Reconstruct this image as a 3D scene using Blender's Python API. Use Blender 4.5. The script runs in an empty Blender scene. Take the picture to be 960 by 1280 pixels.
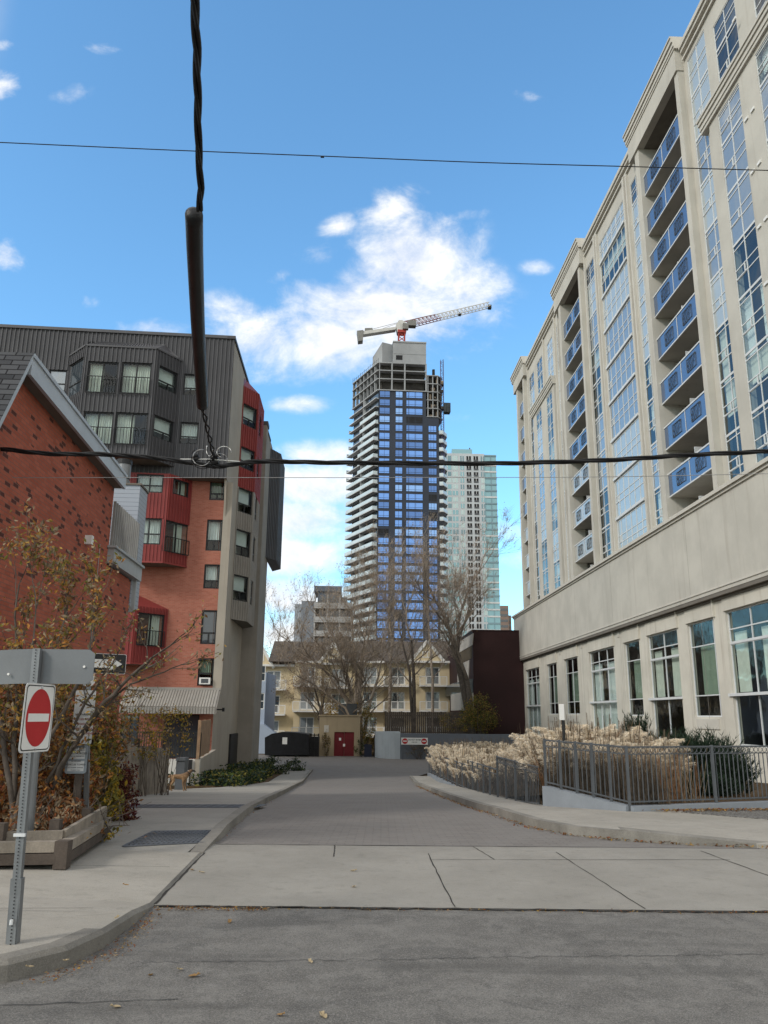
import bpy, bmesh, math, random
from mathutils import Vector, Matrix
random.seed(7)
sc = bpy.context.scene
C = sc.collection
# ------------------------------------------------------------------ camera geometry
FPX = 1000.0
def _n(a):
    l = math.sqrt(sum(x*x for x in a)); return tuple(x/l for x in a)
Zc = Vector(_n((38, 3923, -1000))); f_ = Vector((0, 0, -1))
Yc = (f_ - f_.dot(Zc)*Zc).normalized(); Xc = Yc.cross(Zc)
CAM = Vector((0, 0, 1.65))
def ray(px, py):
    d = Vector(((px-480)/FPX, (640-py)/FPX, -1)); return Vector((d.dot(Xc), d.dot(Yc), d.dot(Zc)))
def at(px, py, Y):
    r = ray(px, py); t = Y/r.y; return Vector((r.x*t, Y, 1.65+r.z*t))
GP = [(0, 0), (11, 0), (16, -.16), (28, -.88), (44, -1.80), (56, -2.05), (75, -2.05), (3000, -2.05)]
def gz(y):
    if y <= 0: return 0.0
    for (a, za), (b, zb) in zip(GP, GP[1:]):
        if a <= y <= b: return za+(zb-za)*(y-a)/(b-a)
    return GP[-1][1]
def gp(px, py, dz=0.0):
    r = ray(px, py); t = 1.0
    while t < 300 and 1.65+r.z*t-gz(r.y*t)-dz > 0: t += .02
    return Vector((r.x*t, r.y*t, 1.65+r.z*t))
class Fr:
    """vertical wall frame: origin xy, direction, outward normal"""
    def __init__(s, p, d, flip=False):
        l = math.hypot(*d[:2]); s.p = (p[0], p[1]); s.u = (d[0]/l, d[1]/l)
        s.n = (s.u[1], -s.u[0]); s.flip = flip
        if flip: s.n = (-s.n[0], -s.n[1])
    def P(s, a, z, d=0.0):
        return Vector((s.p[0]+s.u[0]*a+s.n[0]*d, s.p[1]+s.u[1]*a+s.n[1]*d, z))
    def off(s, d, a=0.0):
        q = s.P(a, 0, d); return Fr((q.x, q.y), s.u, s.flip)
    def pix(s, px, py):
        r = ray(px, py); n = s.n
        t = (s.p[0]*n[0]+s.p[1]*n[1])/(r.x*n[0]+r.y*n[1])
        x, y, z = r.x*t, r.y*t, 1.65+r.z*t
        return ((x-s.p[0])*s.u[0]+(y-s.p[1])*s.u[1], z)
def fr2(a, b, flip=False): return Fr((a[0], a[1]), (b[0]-a[0], b[1]-a[1]), flip)
# ------------------------------------------------------------------ mesh builder
class MB:
    def __init__(s): s.v = []; s.f = []; s.m = []; s.uv = []
    def face(s, pts, mat=0, uv=None):
        i = len(s.v); s.v += [tuple(p) for p in pts]; s.f.append(tuple(range(i, i+len(pts)))); s.m.append(mat)
        s.uv.append(uv if uv else [(p[0], p[1]) for p in pts])
    def fbox(s, fr, s0, s1, z0, z1, d0, d1, mat=0, skip=''):
        if s0 > s1: s0, s1 = s1, s0
        if z0 > z1: z0, z1 = z1, z0
        if d0 > d1: d0, d1 = d1, d0
        P = fr.P
        def q(l, uv): s.face([P(*x) for x in l], mat, uv)
        if 'f' not in skip: q([(s0,z0,d1),(s1,z0,d1),(s1,z1,d1),(s0,z1,d1)], [(s0,z0),(s1,z0),(s1,z1),(s0,z1)])
        if 'b' not in skip: q([(s1,z0,d0),(s0,z0,d0),(s0,z1,d0),(s1,z1,d0)], [(s1,z0),(s0,z0),(s0,z1),(s1,z1)])
        q([(s0,z0,d0),(s0,z0,d1),(s0,z1,d1),(s0,z1,d0)], [(d0,z0),(d1,z0),(d1,z1),(d0,z1)])
        q([(s1,z0,d1),(s1,z0,d0),(s1,z1,d0),(s1,z1,d1)], [(d1,z0),(d0,z0),(d0,z1),(d1,z1)])
        q([(s0,z1,d1),(s1,z1,d1),(s1,z1,d0),(s0,z1,d0)], [(s0,d1),(s1,d1),(s1,d0),(s0,d0)])
        q([(s0,z0,d0),(s1,z0,d0),(s1,z0,d1),(s0,z0,d1)], [(s0,d0),(s1,d0),(s1,d1),(s0,d1)])
    def poly(s, fr, pts, d, mat=0): s.face([fr.P(a, z, d) for a, z in pts], mat, [(a, z) for a, z in pts])
    def prism(s, fr, pts, d0, d1, mat=0):
        s.poly(fr, pts, d1, mat); s.poly(fr, pts[::-1], d0, mat)
        n = len(pts); L = 0
        for i in range(n):
            a, b = pts[i], pts[(i+1) % n]; l = math.hypot(b[0]-a[0], b[1]-a[1])
            s.face([fr.P(a[0],a[1],d0), fr.P(b[0],b[1],d0), fr.P(b[0],b[1],d1), fr.P(a[0],a[1],d1)], mat, [(L,d0),(L+l,d0),(L+l,d1),(L,d1)]); L += l
    def vprism(s, xy, z0, z1, mat=0, top=None, sidemats=None):
        n = len(xy); L = 0
        for i in range(n):
            a, b = xy[i], xy[(i+1) % n]; l = math.hypot(b[0]-a[0], b[1]-a[1])
            s.face([(a[0],a[1],z0),(b[0],b[1],z0),(b[0],b[1],z1),(a[0],a[1],z1)], sidemats[i] if sidemats else mat, [(L,z0),(L+l,z0),(L+l,z1),(L,z1)]); L += l
        s.face([(p[0],p[1],z1) for p in xy], mat if top is None else top); s.face([(p[0],p[1],z0) for p in xy[::-1]], mat)
    def wall(s, fr, s0, s1, z0, z1, holes, d=0.0, rev=.15, mat=0, cellmat=None):
        """wall face with rectangular holes and reveals of depth rev"""
        ss = sorted({s0, s1} | {min(max(h[i], s0), s1) for h in holes for i in (0, 1)})
        zs = sorted({z0, z1} | {min(max(h[i], z0), z1) for h in holes for i in (2, 3)})
        for a, b in zip(ss, ss[1:]):
            run = None
            for c, e in zip(zs, zs[1:]):
                ms, mz = (a+b)/2, (c+e)/2
                inh = any(h[0] < ms < h[1] and h[2] < mz < h[3] for h in holes)
                if not inh: run = [run[0], e] if run else [c, e]
                if (inh or e == zs[-1]) and run:
                    p, q = run; s.face([fr.P(a,p,d), fr.P(b,p,d), fr.P(b,q,d), fr.P(a,q,d)], mat, [(a,p),(b,p),(b,q),(a,q)]); run = None
        for h in holes:
            a, b, c, e = max(h[0], s0), min(h[1], s1), max(h[2], z0), min(h[3], z1)
            if a >= b or c >= e: continue
            i = d-rev
            for l, uv in (([(a,c,d),(a,c,i),(a,e,i),(a,e,d)], [(d,c),(i,c),(i,e),(d,e)]), ([(b,c,i),(b,c,d),(b,e,d),(b,e,i)], [(i,c),(d,c),(d,e),(i,e)]),
                      ([(a,e,d),(b,e,d),(b,e,i),(a,e,i)], [(a,d),(b,d),(b,i),(a,i)]), ([(a,c,d),(b,c,d),(b,c,i),(a,c,i)], [(a,d),(b,d),(b,i),(a,i)])):
                s.face([fr.P(*x) for x in l], mat, uv)
    def tube(s, pts, rad, n=6, mat=0, cap=True):
        pts = [Vector(p) for p in pts]
        if not hasattr(rad, '__len__'): rad = [rad]*len(pts)
        base = len(s.v); up = Vector((0, 0, 1))
        for i, p in enumerate(pts):
            t = (pts[min(i+1, len(pts)-1)]-pts[max(i-1, 0)])
            t = t.normalized() if t.length > 1e-9 else Vector((0,0,1))
            a = t.cross(up if abs(t.z) < .95 else Vector((1, 0, 0))).normalized(); b = t.cross(a)
            for k in range(n):
                an = 2*math.pi*k/n; s.v.append(tuple(p+(a*math.cos(an)+b*math.sin(an))*rad[i]))
        for i in range(len(pts)-1):
            for k in range(n):
                k2 = (k+1) % n
                s.f.append((base+i*n+k, base+i*n+k2, base+(i+1)*n+k2, base+(i+1)*n+k)); s.m.append(mat)
                s.uv.append([(k/n, i), ((k+1)/n, i), ((k+1)/n, i+1), (k/n, i+1)])
        if cap and n > 3:
            for o, r in ((base, 1), (base+(len(pts)-1)*n, 0)):
                s.f.append(tuple(range(o, o+n)) if not r else tuple(range(o+n-1, o-1, -1))); s.m.append(mat); s.uv.append([(0, 0)]*n)
    def bar(s, a, b, w, h=None, mat=0):
        """square bar from a to b"""
        a = Vector(a); b = Vector(b); h = h or w; t = (b-a).normalized()
        x = t.cross(Vector((0,0,1)) if abs(t.z) < .95 else Vector((0, 1, 0))).normalized()*w/2; y = t.cross(x).normalized()*h/2
        c = [p+i*x+j*y for p in (a, b) for i, j in ((-1,-1),(1,-1),(1,1),(-1,1))]
        for q in ((0,1,2,3),(7,6,5,4),(0,4,5,1),(1,5,6,2),(2,6,7,3),(3,7,4,0)): s.face([c[k] for k in q], mat)
    def cyl(s, c, r, z0, z1, n=16, mat=0, r1=None):
        s.tube([(c[0], c[1], z0), (c[0], c[1], z1)], [r, r if r1 is None else r1], n, mat)
    def disc(s, fr, cs, cz, d, r, mat=0, n=32, rz=None, d0=None):
        rz = rz or r
        pts = [(cs+r*math.cos(2*math.pi*k/n), cz+rz*math.sin(2*math.pi*k/n)) for k in range(n)]
        if d0 is None: s.poly(fr, pts, d, mat)
        else: s.prism(fr, pts, d0, d, mat)
    def build(s, name, mats, parent=None, loc=None, smooth=False):
        if not isinstance(mats, (list, tuple)): mats = [mats]
        if parent is not None:
            r = parent
            while r.parent: r = r.parent
            L = Vector(r.location)
        else: L = Vector(loc) if loc is not None else Vector((0, 0, 0))
        me = bpy.data.meshes.new(name)
        me.from_pydata([(x-L.x, y-L.y, z-L.z) for x, y, z in s.v], [], s.f)
        for m in mats: me.materials.append(m)
        me.polygons.foreach_set('material_index', s.m)
        ul = me.uv_layers.new(name='UVMap'); flat = [c for u in s.uv for p in u for c in p]
        ul.data.foreach_set('uv', flat)
        if smooth: me.polygons.foreach_set('use_smooth', [True]*len(s.f))
        me.update()
        o = bpy.data.objects.new(name, me); C.objects.link(o)
        if parent is not None: o.parent = parent
        else: o.location = L
        return o
def tag(o, label=None, cat=None, group=None, kind=None):
    if label: o['label'] = label
    if cat: o['category'] = cat
    if group: o['group'] = group
    if kind: o['kind'] = kind
    return o
def thing(name, label, cat, loc=(0, 0, 0), group=None):
    o = bpy.data.objects.new(name, None); C.objects.link(o); o.location = loc; o.empty_display_size = .3
    return tag(o, label, cat, group)
def struct(o): o['kind'] = 'structure'; return o
def copy_tree(o, parent=None):
    c = o.copy(); C.objects.link(c); c.parent = parent
    for ch in [x for x in o.children]: copy_tree(ch, c)
    return c
# ------------------------------------------------------------------ materials
def rgb(h):
    c = [int(h[i:i+2], 16)/255 for i in (0, 2, 4)]
    return tuple(x/12.92 if x <= .04045 else ((x+.055)/1.055)**2.4 for x in c)
MATS = {}
class NB:
    def __init__(s, name):
        s.mat = bpy.data.materials.new(name); s.mat.use_nodes = True; s.t = s.mat.node_tree; s.t.nodes.clear()
        s.out = s.n('ShaderNodeOutputMaterial')
    def n(s, t, **k):
        x = s.t.nodes.new(t)
        for a, b in k.items(): setattr(x, a, b)
        return x
    def l(s, a, b): s.t.links.new(a, b)
    def setin(s, nd, **k):
        for a, b in k.items():
            i = nd.inputs[a.replace('_', ' ')]
            if hasattr(b, 'is_output') or isinstance(b, bpy.types.NodeSocket): s.l(b, i)
            else: i.default_value = b
    def math(s, op, a, b=None, c=None):
        m = s.n('ShaderNodeMath', operation=op)
        for i, x in enumerate((a, b, c)):
            if x is None: continue
            if isinstance(x, bpy.types.NodeSocket): s.l(x, m.inputs[i])
            else: m.inputs[i].default_value = x
        return m.outputs[0]
    def noise(s, vec, scale, detail=4, rough=.55, dist=0.0):
        x = s.n('ShaderNodeTexNoise'); s.l(vec, x.inputs['Vector']); x.inputs['Scale'].default_value = scale
        x.inputs['Detail'].default_value = detail; x.inputs['Roughness'].default_value = rough; x.inputs['Distortion'].default_value = dist
        return x.outputs['Fac']
    def mix(s, fac, a, b, mode='MIX'):
        m = s.n('ShaderNodeMix', data_type='RGBA', blend_type=mode)
        for i, x in ((0, fac), (6, a), (7, b)):
            if isinstance(x, bpy.types.NodeSocket): s.l(x, m.inputs[i])
            else: m.inputs[i].default_value = x if i == 0 else (tuple(x)+(1,))[:4]
        return m.outputs[2]
    def ramp(s, fac, a, b, lo=0.0, hi=1.0):
        m = s.n('ShaderNodeMapRange'); m.interpolation_type = 'SMOOTHSTEP'; s.l(fac, m.inputs[0])
        for i, x in ((1, a), (2, b), (3, lo), (4, hi)): m.inputs[i].default_value = x
        return m.outputs[0]
    def bump(s, h, st=.3, dist=.01):
        b = s.n('ShaderNodeBump'); s.l(h, b.inputs['Height']); b.inputs['Strength'].default_value = st; b.inputs['Distance'].default_value = dist
        return b.outputs[0]
    def finish(s, col, rough=.8, metal=0.0, normal=None, spec=.5):
        p = s.n('ShaderNodeBsdfPrincipled')
        for k, x in (('Base Color', col), ('Roughness', rough), ('Metallic', metal), ('Specular IOR Level', spec)):
            if isinstance(x, bpy.types.NodeSocket): s.l(x, p.inputs[k])
            else: p.inputs[k].default_value = (tuple(x)+(1,))[:4] if k == 'Base Color' else x
        if normal is not None: s.l(normal, p.inputs['Normal'])
        s.l(p.outputs[0], s.out.inputs[0]); return s.mat
def mul(c, k): return tuple(min(1, x*k) for x in c)
def surf(name, col, rough=.85, var=.12, scale=3.0, fine=60.0, bump=.2, metal=0.0, streak=0.0, spec=.3, dirt=None, bdist=.004):
    b = NB(name); pos = b.n('ShaderNodeNewGeometry').outputs['Position']
    big = b.noise(pos, scale, 5, .6); fi = b.noise(pos, fine, 3, .6)
    c = b.mix(b.ramp(big, .3, .7), mul(col, 1-var), mul(col, 1+var))
    c = b.mix(b.ramp(fi, .3, .7), c, b.mix(1.0, c, (1-var*.6,)*3, 'MULTIPLY'))
    if streak:
        mp = b.n('ShaderNodeMapping'); b.l(pos, mp.inputs[0]); mp.inputs['Scale'].default_value = (2.2, 2.2, .12)
        st = b.noise(mp.outputs[0], 1.3, 6, .65)
        c = b.mix(b.ramp(st, .52, .78, 0, streak), c, dirt or mul(col, .45))
    return b.finish(c, rough, metal, b.bump(fi, bump, bdist), spec)
def brick(name, c1, c2, mortar, dark, w=.23, h=.075, thr=.93, scl=.9):
    b = NB(name); uv = b.n('ShaderNodeUVMap').outputs[0]; pos = b.n('ShaderNodeNewGeometry').outputs['Position']
    def bt(ca, cb, mo):
        t = b.n('ShaderNodeTexBrick'); b.l(uv, t.inputs['Vector']); t.inputs['Scale'].default_value = 1
        for k, x in (('Color1', ca), ('Color2', cb), ('Mortar', mo)): t.inputs[k].default_value = tuple(x)+(1,)
        t.inputs['Brick Width'].default_value = w; t.inputs['Row Height'].default_value = h
        t.inputs['Mortar Size'].default_value = .006; t.inputs['Mortar Smooth'].default_value = .2; t.inputs['Bias'].default_value = 0
        return t
    t1 = bt(c1, c2, mortar); t2 = bt((0, 0, 0), (1, 1, 1), (0, 0, 0))
    sel = b.math('GREATER_THAN', b.math('ADD', t2.outputs[0], b.math('MULTIPLY', b.noise(pos, scl, 3), .55)), thr+.27)
    c = b.mix(b.math('MULTIPLY', sel, .85), t1.outputs[0], dark)
    c = b.mix(b.ramp(b.noise(pos, .6, 4), .3, .7, 0, .35), c, b.mix(1.0, c, (.72, .70, .70), 'MULTIPLY'))
    return b.finish(c, .9, 0, b.bump(b.math('SUBTRACT', 1.0, t1.outputs[1]), .6, .006), .2)
def glass(name, tint=(.05, .06, .07), metal=0.0, rough=.04, trans=0.0, wav=.03):
    b = NB(name); pos = b.n('ShaderNodeNewGeometry').outputs['Position']
    nz = b.noise(pos, .7, 2)
    bp = b.bump(nz, wav, .5)
    if trans:
        g = b.n('ShaderNodeBsdfGlossy'); g.inputs['Roughness'].default_value = rough; g.inputs['Color'].default_value = (.62, .64, .65, 1); b.l(bp, g.inputs['Normal'])
        tr = b.n('ShaderNodeBsdfTransparent'); tr.inputs[0].default_value = tuple(tint)+(1,)
        fz = b.n('ShaderNodeLayerWeight'); fz.inputs[0].default_value = .5; b.l(bp, fz.inputs['Normal'])
        mx = b.n('ShaderNodeMixShader'); b.l(b.math('ADD', b.math('MULTIPLY', b.math('POWER', fz.outputs['Facing'], 3.2), .9), 1-trans), mx.inputs[0]); b.l(tr.outputs[0], mx.inputs[1]); b.l(g.outputs[0], mx.inputs[2])
        b.l(mx.outputs[0], b.out.inputs[0]); return b.mat
    return b.finish(tint, rough, metal, bp, 1.0)
def leafm(name, col, var=.3):
    b = NB(name); pos = b.n('ShaderNodeNewGeometry').outputs['Position']
    c = b.mix(b.ramp(b.noise(pos, 9, 2), .3, .7), mul(col, 1-var), mul(col, 1+var))
    d = b.n('ShaderNodeBsdfDiffuse'); b.l(c, d.inputs[0]); t = b.n('ShaderNodeBsdfTranslucent'); b.l(c, t.inputs[0])
    m = b.n('ShaderNodeMixShader'); m.inputs[0].default_value = .3; b.l(d.outputs[0], m.inputs[1]); b.l(t.outputs[0], m.inputs[2]); b.l(m.outputs[0], b.out.inputs[0])
    return b.mat
m_stucco = surf('beige stucco', (.485, .468, .42), .92, .08, .5, 45, .25, streak=.34, dirt=(.25, .21, .17))
m_stucco2 = surf('pale stucco', (.565, .54, .475), .92, .08, .5, 45, .25, streak=.5, dirt=(.27, .22, .17))
m_trim = surf('stone trim', (.52, .50, .45), .85, .05, 1, 40, .15, streak=.25, dirt=(.25,.21,.17))
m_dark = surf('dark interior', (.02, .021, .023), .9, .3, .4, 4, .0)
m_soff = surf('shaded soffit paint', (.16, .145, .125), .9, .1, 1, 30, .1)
m_alu = surf('light window frame', (.60, .62, .63), .5, .05, 2, 30, .05)
m_blk = surf('black window frame', (.018, .019, .021), .5, .1, 2, 30, .05)
m_white3 = surf('white render', (.58, .57, .54), .9, .05, 1, 30, .1, streak=.2)
m_white = surf('white paint', (.72, .72, .70), .55, .05, 2, 50, .08)
m_slatecl = surf('slate metal cladding', (.060, .060, .066), .55, .10, .8, 25, .1, streak=.25, dirt=(.035, .035, .04))
m_slaterib = surf('slate metal seam', (.095, .096, .104), .5, .10, .8, 25, .1)
m_redcl = surf('red metal cladding', (.215, .036, .034), .5, .10, .8, 25, .1, streak=.25, dirt=(.16, .03, .03))
m_redrib = surf('red metal seam', (.27, .05, .046), .5, .10, .8, 25, .1)
m_greycl = surf('grey metal cladding', (.24, .225, .205), .6, .10, .8, 25, .1, streak=.3)
m_greyrib = surf('grey metal seam', (.31, .295, .27), .6, .10, .8, 25, .1)
m_conc = surf('painted concrete', (.36, .325, .275), .9, .07, .5, 40, .25, streak=.4, dirt=(.17, .13, .10))
m_conc2 = surf('weathered concrete', (.27, .25, .22), .92, .10, .7, 35, .3, streak=.5, dirt=(.12, .10, .085))
m_brick1 = brick('orange brick', (.33, .108, .074), (.41, .15, .105), (.33, .21, .16), (.20, .06, .04), thr=1.08)
m_brick2 = brick('red brick', (.33, .088, .052), (.42, .122, .075), (.20, .11, .085), (.045, .022, .02), thr=.905)
m_asph = None
m_steel = surf('galvanised steel', (.21, .22, .23), .5, .10, 4, 60, .1, metal=.6, spec=.5)
m_steel2 = surf('dull steel plate', (.17, .18, .19), .5, .08, 2.5, 90, .05, metal=.35)
m_fence = surf('grey fence paint', (.085, .094, .104), .55, .12, 3, 40, .1)
m_fencewall = surf('blue grey painted wall', (.235, .26, .29), .85, .08, 1.2, 30, .3, streak=.3, dirt=(.42, .42, .42))
m_wood = surf('weathered timber', (.235, .205, .17), .9, .3, 2.5, 50, .4, streak=.3)
m_woodd = surf('dark timber', (.075, .06, .05), .9, .3, 2.5, 50, .4)
m_woodt = surf('tan timber', (.30, .20, .125), .85, .2, 3, 50, .3)
m_shing = None
m_bark = surf('tree bark', (.10, .083, .07), .95, .3, 6, 40, .5)
m_bark2 = surf('pale bark', (.42, .35, .285), .95, .3, 6, 40, .5)
m_cable = surf('black cable', (.010, .010, .011), .55, .1, 4, 40, .1)
m_wire = surf('pale wire', (.30, .30, .30), .5, .1, 4, 40, .1)
m_gp = [glass('clear pane', (.30, .34, .37), .4, .06), glass('dusky pane', (.06, .075, .09), .25), glass('pale curtained pane', (.42, .47, .48), .15, .1)]
m_glt = glass('see through pane', (.78, .86, .84), trans=.93)
m_gblue = glass('blue balcony glass', (.105, .16, .27), .4, .08)
m_gpale = glass('pale balcony glass', (.42, .42, .40), .1, .15)
m_gtow = [glass('tower glass blue', (.16, .34, .78), .88, .05), glass('tower glass light', (.24, .44, .84), .85, .05), glass('tower glass deep', (.10, .21, .50), .85, .05)]
m_towd = surf('charcoal tower panel', (.030, .038, .056), .6, .12, .1, 2, .0)
m_tconc = surf('raw concrete', (.30, .315, .33), .9, .10, .15, 3, .1, streak=.25)
m_tslab = surf('concrete slab edge', (.46, .48, .50), .85, .06, .2, 3, .1)
m_tglassrail = surf('milky balcony glass', (.50, .58, .61), .25, .08, .2, 3, .0, spec=.6)
m_curt = surf('cream curtain', (.72, .72, .66), .9, .08, 2, 20, .1)
m_curtg = surf('green curtain', (.30, .36, .29), .9, .08, 2, 20, .1)
m_blind = surf('white blind', (.78, .80, .80), .8, .05, 2, 20, .1)

def window(fr, s0, s1, z0, z1, d, parent, vb=(.5,), hb=(), fw=.06, fm=None, gm=None, blind=None, dep=.06, bm=None, extra=None):
    """frame bars = part window, glass = sub-part pane, curtain = sub-part"""
    if s0 > s1: s0, s1 = s1, s0
    fm = fm or m_alu; m = MB()
    m.fbox(fr, s0, s0+fw, z0, z1, d-dep, d); m.fbox(fr, s1-fw, s1, z0, z1, d-dep, d)
    m.fbox(fr, s0+fw, s1-fw, z0, z0+fw, d-dep, d); m.fbox(fr, s0+fw, s1-fw, z1-fw, z1, d-dep, d)
    for h in hb:
        z = z0+(z1-z0)*h; m.fbox(fr, s0+fw, s1-fw, z-fw*.45, z+fw*.45, d-dep, d-.004)
    for v in vb:
        if not isinstance(v, tuple): v = (v, 0, 1)
        s = s0+(s1-s0)*v[0]; a = z0+(z1-z0)*v[1]; b = z0+(z1-z0)*v[2]
        m.fbox(fr, s-fw*.45, s+fw*.45, max(a, z0+fw), min(b, z1-fw), d-dep-.003, d-.002)
    if extra: extra(m, s0, s1, z0, z1)
    w = m.build('window', fm, parent)
    p = MB(); p.poly(fr, [(s0+fw*.5, z0+fw*.5), (s1-fw*.5, z0+fw*.5), (s1-fw*.5, z1-fw*.5), (s0+fw*.5, z1-fw*.5)], d-dep*.6)
    p.build('pane', gm or m_glt, w)
    if blind:
        q = MB()
        for (a, b, c, e) in blind:
            A, B, Z0, Z1 = s0+(s1-s0)*a, s0+(s1-s0)*b, z0+(z1-z0)*c, z0+(z1-z0)*e
            n = max(3, int((B-A)/.06)); n = min(n, 40)
            for i in range(n):
                x0 = A+(B-A)*i/n; x1 = A+(B-A)*(i+1)/n; o0 = .05*(i % 2); o1 = .05*((i+1) % 2)
                q.face([fr.P(x0, Z0, d-.22-o0), fr.P(x1, Z0, d-.22-o1), fr.P(x1, Z1, d-.22-o1), fr.P(x0, Z1, d-.22-o0)])
        q.build('curtain', bm or m_curt, w)
    return w
def ribs(m, fr, s0, s1, z0, z1, holes, d, sp=.2, w=.035, pr=.035, mat=1):
    n = int(round((s1-s0)/sp))
    for i in range(n+1):
        s = s0+(s1-s0)*i/n
        if i == 0: s += w
        if i == n: s -= w
        iv = [(z0, z1)]
        for h in holes:
            if h[0]-w < s < h[1]+w:
                nv = []
                for a, b in iv:
                    if h[3] <= a or h[2] >= b: nv.append((a, b)); continue
                    if h[2] > a: nv.append((a, h[2]))
                    if h[3] < b: nv.append((h[3], b))
                iv = nv
        for a, b in iv:
            if b-a > .05: m.fbox(fr, s-w/2, s+w/2, a, b, d-.01, d+pr, mat, skip='b')
def text(fr, txt, s, z, d, size, mat, parent, name='lettering', align='CENTER', sx=1.0):
    cu = bpy.data.curves.new('txt', 'FONT'); cu.body = txt; cu.size = size; cu.align_x = align; cu.align_y = 'CENTER'; cu.offset = size*.02
    o = bpy.data.objects.new('txt', cu); C.objects.link(o)
    bpy.context.view_layer.update()
    me = bpy.data.meshes.new_from_object(o.evaluated_get(bpy.context.evaluated_depsgraph_get()))
    m = MB()
    for p in me.polygons: m.face([fr.P(s+me.vertices[i].co.x*sx, z+me.vertices[i].co.y, d) for i in p.vertices])
    bpy.data.objects.remove(o); bpy.data.curves.remove(cu); bpy.data.meshes.remove(me)
    return m.build(name, mat, parent)
# ------------------------------------------------------------------ camera
cd = bpy.data.cameras.new('Camera'); cam = bpy.data.objects.new('Camera', cd); C.objects.link(cam); sc.camera = cam
cd.sensor_fit = 'VERTICAL'; cd.sensor_height = 36; cd.lens = 36*FPX/1280; cd.clip_end = 5000; cd.clip_start = .05
cam.matrix_world = Matrix.Translation(CAM) @ Matrix((Xc, Yc, Zc)).to_4x4()
sc.render.resolution_x = 768; sc.render.resolution_y = 1024
# ------------------------------------------------------------------ light
SUN_EL, SUN_AZ = math.radians(34), math.radians(232)      # compass-like angle from +Y, clockwise: behind and to the left
sd = bpy.data.lights.new('sun', 'SUN'); sd.energy = 1.5; sd.angle = math.radians(11); sd.color = (1, .94, .86)
so = bpy.data.objects.new('sun', sd); C.objects.link(so)
dirv = Vector((math.sin(SUN_AZ)*math.cos(SUN_EL), math.cos(SUN_AZ)*math.cos(SUN_EL), math.sin(SUN_EL)))
so.rotation_euler = dirv.to_track_quat('Z', 'Y').to_euler()
w = bpy.data.worlds.new('World'); sc.world = w; w.use_nodes = True; nt = w.node_tree; nt.nodes.clear()
wb = NB.__new__(NB); wb.t = nt; wb.mat = None; wb.out = nt.nodes.new('ShaderNodeOutputWorld')
sky = wb.n('ShaderNodeTexSky'); sky.sky_type = 'NISHITA'; sky.sun_disc = False; sky.sun_elevation = SUN_EL; sky.sun_rotation = SUN_AZ
sky.air_density = 1.0; sky.dust_density = .6; sky.ozone_density = 1.2
tc = wb.n('ShaderNodeTexCoord').outputs['Generated']
sx = wb.n('ShaderNodeSeparateXYZ'); wb.l(tc, sx.inputs[0]); X_, Y_, Z_ = sx.outputs
Ya = wb.math('MAXIMUM', wb.math('ABSOLUTE', Y_), .02)
cb = wb.n('ShaderNodeCombineXYZ'); wb.l(wb.math('DIVIDE', X_, Ya), cb.inputs[0]); wb.l(wb.math('DIVIDE', Z_, Ya), cb.inputs[1])
pv = cb.outputs[0]
def fbm(scale, detail, rough, dist=0, off=(0, 0, 0), sc_=(1, 1, 1)):
    mp = wb.n('ShaderNodeMapping'); wb.l(pv, mp.inputs[0]); mp.inputs['Location'].default_value = off; mp.inputs['Scale'].default_value = sc_
    return wb.noise(mp.outputs[0], scale, detail, rough, dist)
BL = [  # (px, py, rx, ry, rot deg, weight) of each cloud seen in the sky, as directions
 (508,325,108,74,-38,1.0),(480,385,165,78,0,1.0),(575,365,70,48,-15,.8),(490,262,58,34,-25,.72),(410,425,105,58,10,.9),(330,425,100,52,5,.78),(295,392,66,32,15,.6),
 (425,283,34,18,-25,.62),(398,325,50,22,-20,.6),(350,345,34,14,-25,.48),(580,268,36,13,-10,.45),
 (190,409,62,17,0,.72),(8,318,38,26,10,.72),(2,110,34,24,25,.66),(92,118,44,20,-15,.5),(4,55,20,10,0,.5),(125,62,36,14,0,.36),(655,120,30,12,20,.42),(110,378,34,15,0,.34),
 (376,506,52,16,0,.66),(345,465,70,24,5,.42),(400,570,70,24,0,.7),(395,610,95,42,0,.95),(380,650,105,42,0,1.0),(425,650,60,34,0,.8),(345,695,140,42,0,1.0),(350,745,140,38,0,1.0),(360,790,150,34,0,.95),
 (632,662,60,22,0,.62),(650,700,60,16,0,.45),(670,335,28,13,0,.40),(560,520,40,14,0,.3)]
acc = None
for (px, py, rx, ry, ro, wt) in BL:
    r = ray(px, py); cx, cz = r.x/r.y, r.z/r.y; rr = ray(px+rx, py); rx_ = abs(rr.x/rr.y-cx); ru = ray(px, py-ry); ry_ = abs(ru.z/ru.y-cz)
    s1 = wb.n('ShaderNodeVectorMath', operation='SUBTRACT'); wb.l(pv, s1.inputs[0]); s1.inputs[1].default_value = (cx, cz, 0)
    ro_ = wb.n('ShaderNodeVectorRotate', rotation_type='Z_AXIS'); wb.l(s1.outputs[0], ro_.inputs['Vector']); ro_.inputs['Angle'].default_value = math.radians(ro)
    s2 = wb.n('ShaderNodeVectorMath', operation='DIVIDE'); wb.l(ro_.outputs[0], s2.inputs[0]); s2.inputs[1].default_value = (rx_, ry_, 1)
    s3 = wb.n('ShaderNodeVectorMath', operation='LENGTH'); wb.l(s2.outputs[0], s3.inputs[0])
    v = wb.ramp(s3.outputs['Value'], 1.35, 0.0, 0, wt)
    acc = v if acc is None else wb.math('MAXIMUM', acc, v)
nz = fbm(7.5, 9, .62, .5, (3.1, 1.7, 0), (1, 1.25, 1)); nz2 = fbm(22, 7, .65, .3, (9, 4, 0))
nn = wb.math('ADD', wb.math('MULTIPLY', wb.math('SUBTRACT', nz, .5), 1.7), wb.math('MULTIPLY', wb.math('SUBTRACT', nz2, .5), .65))
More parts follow.
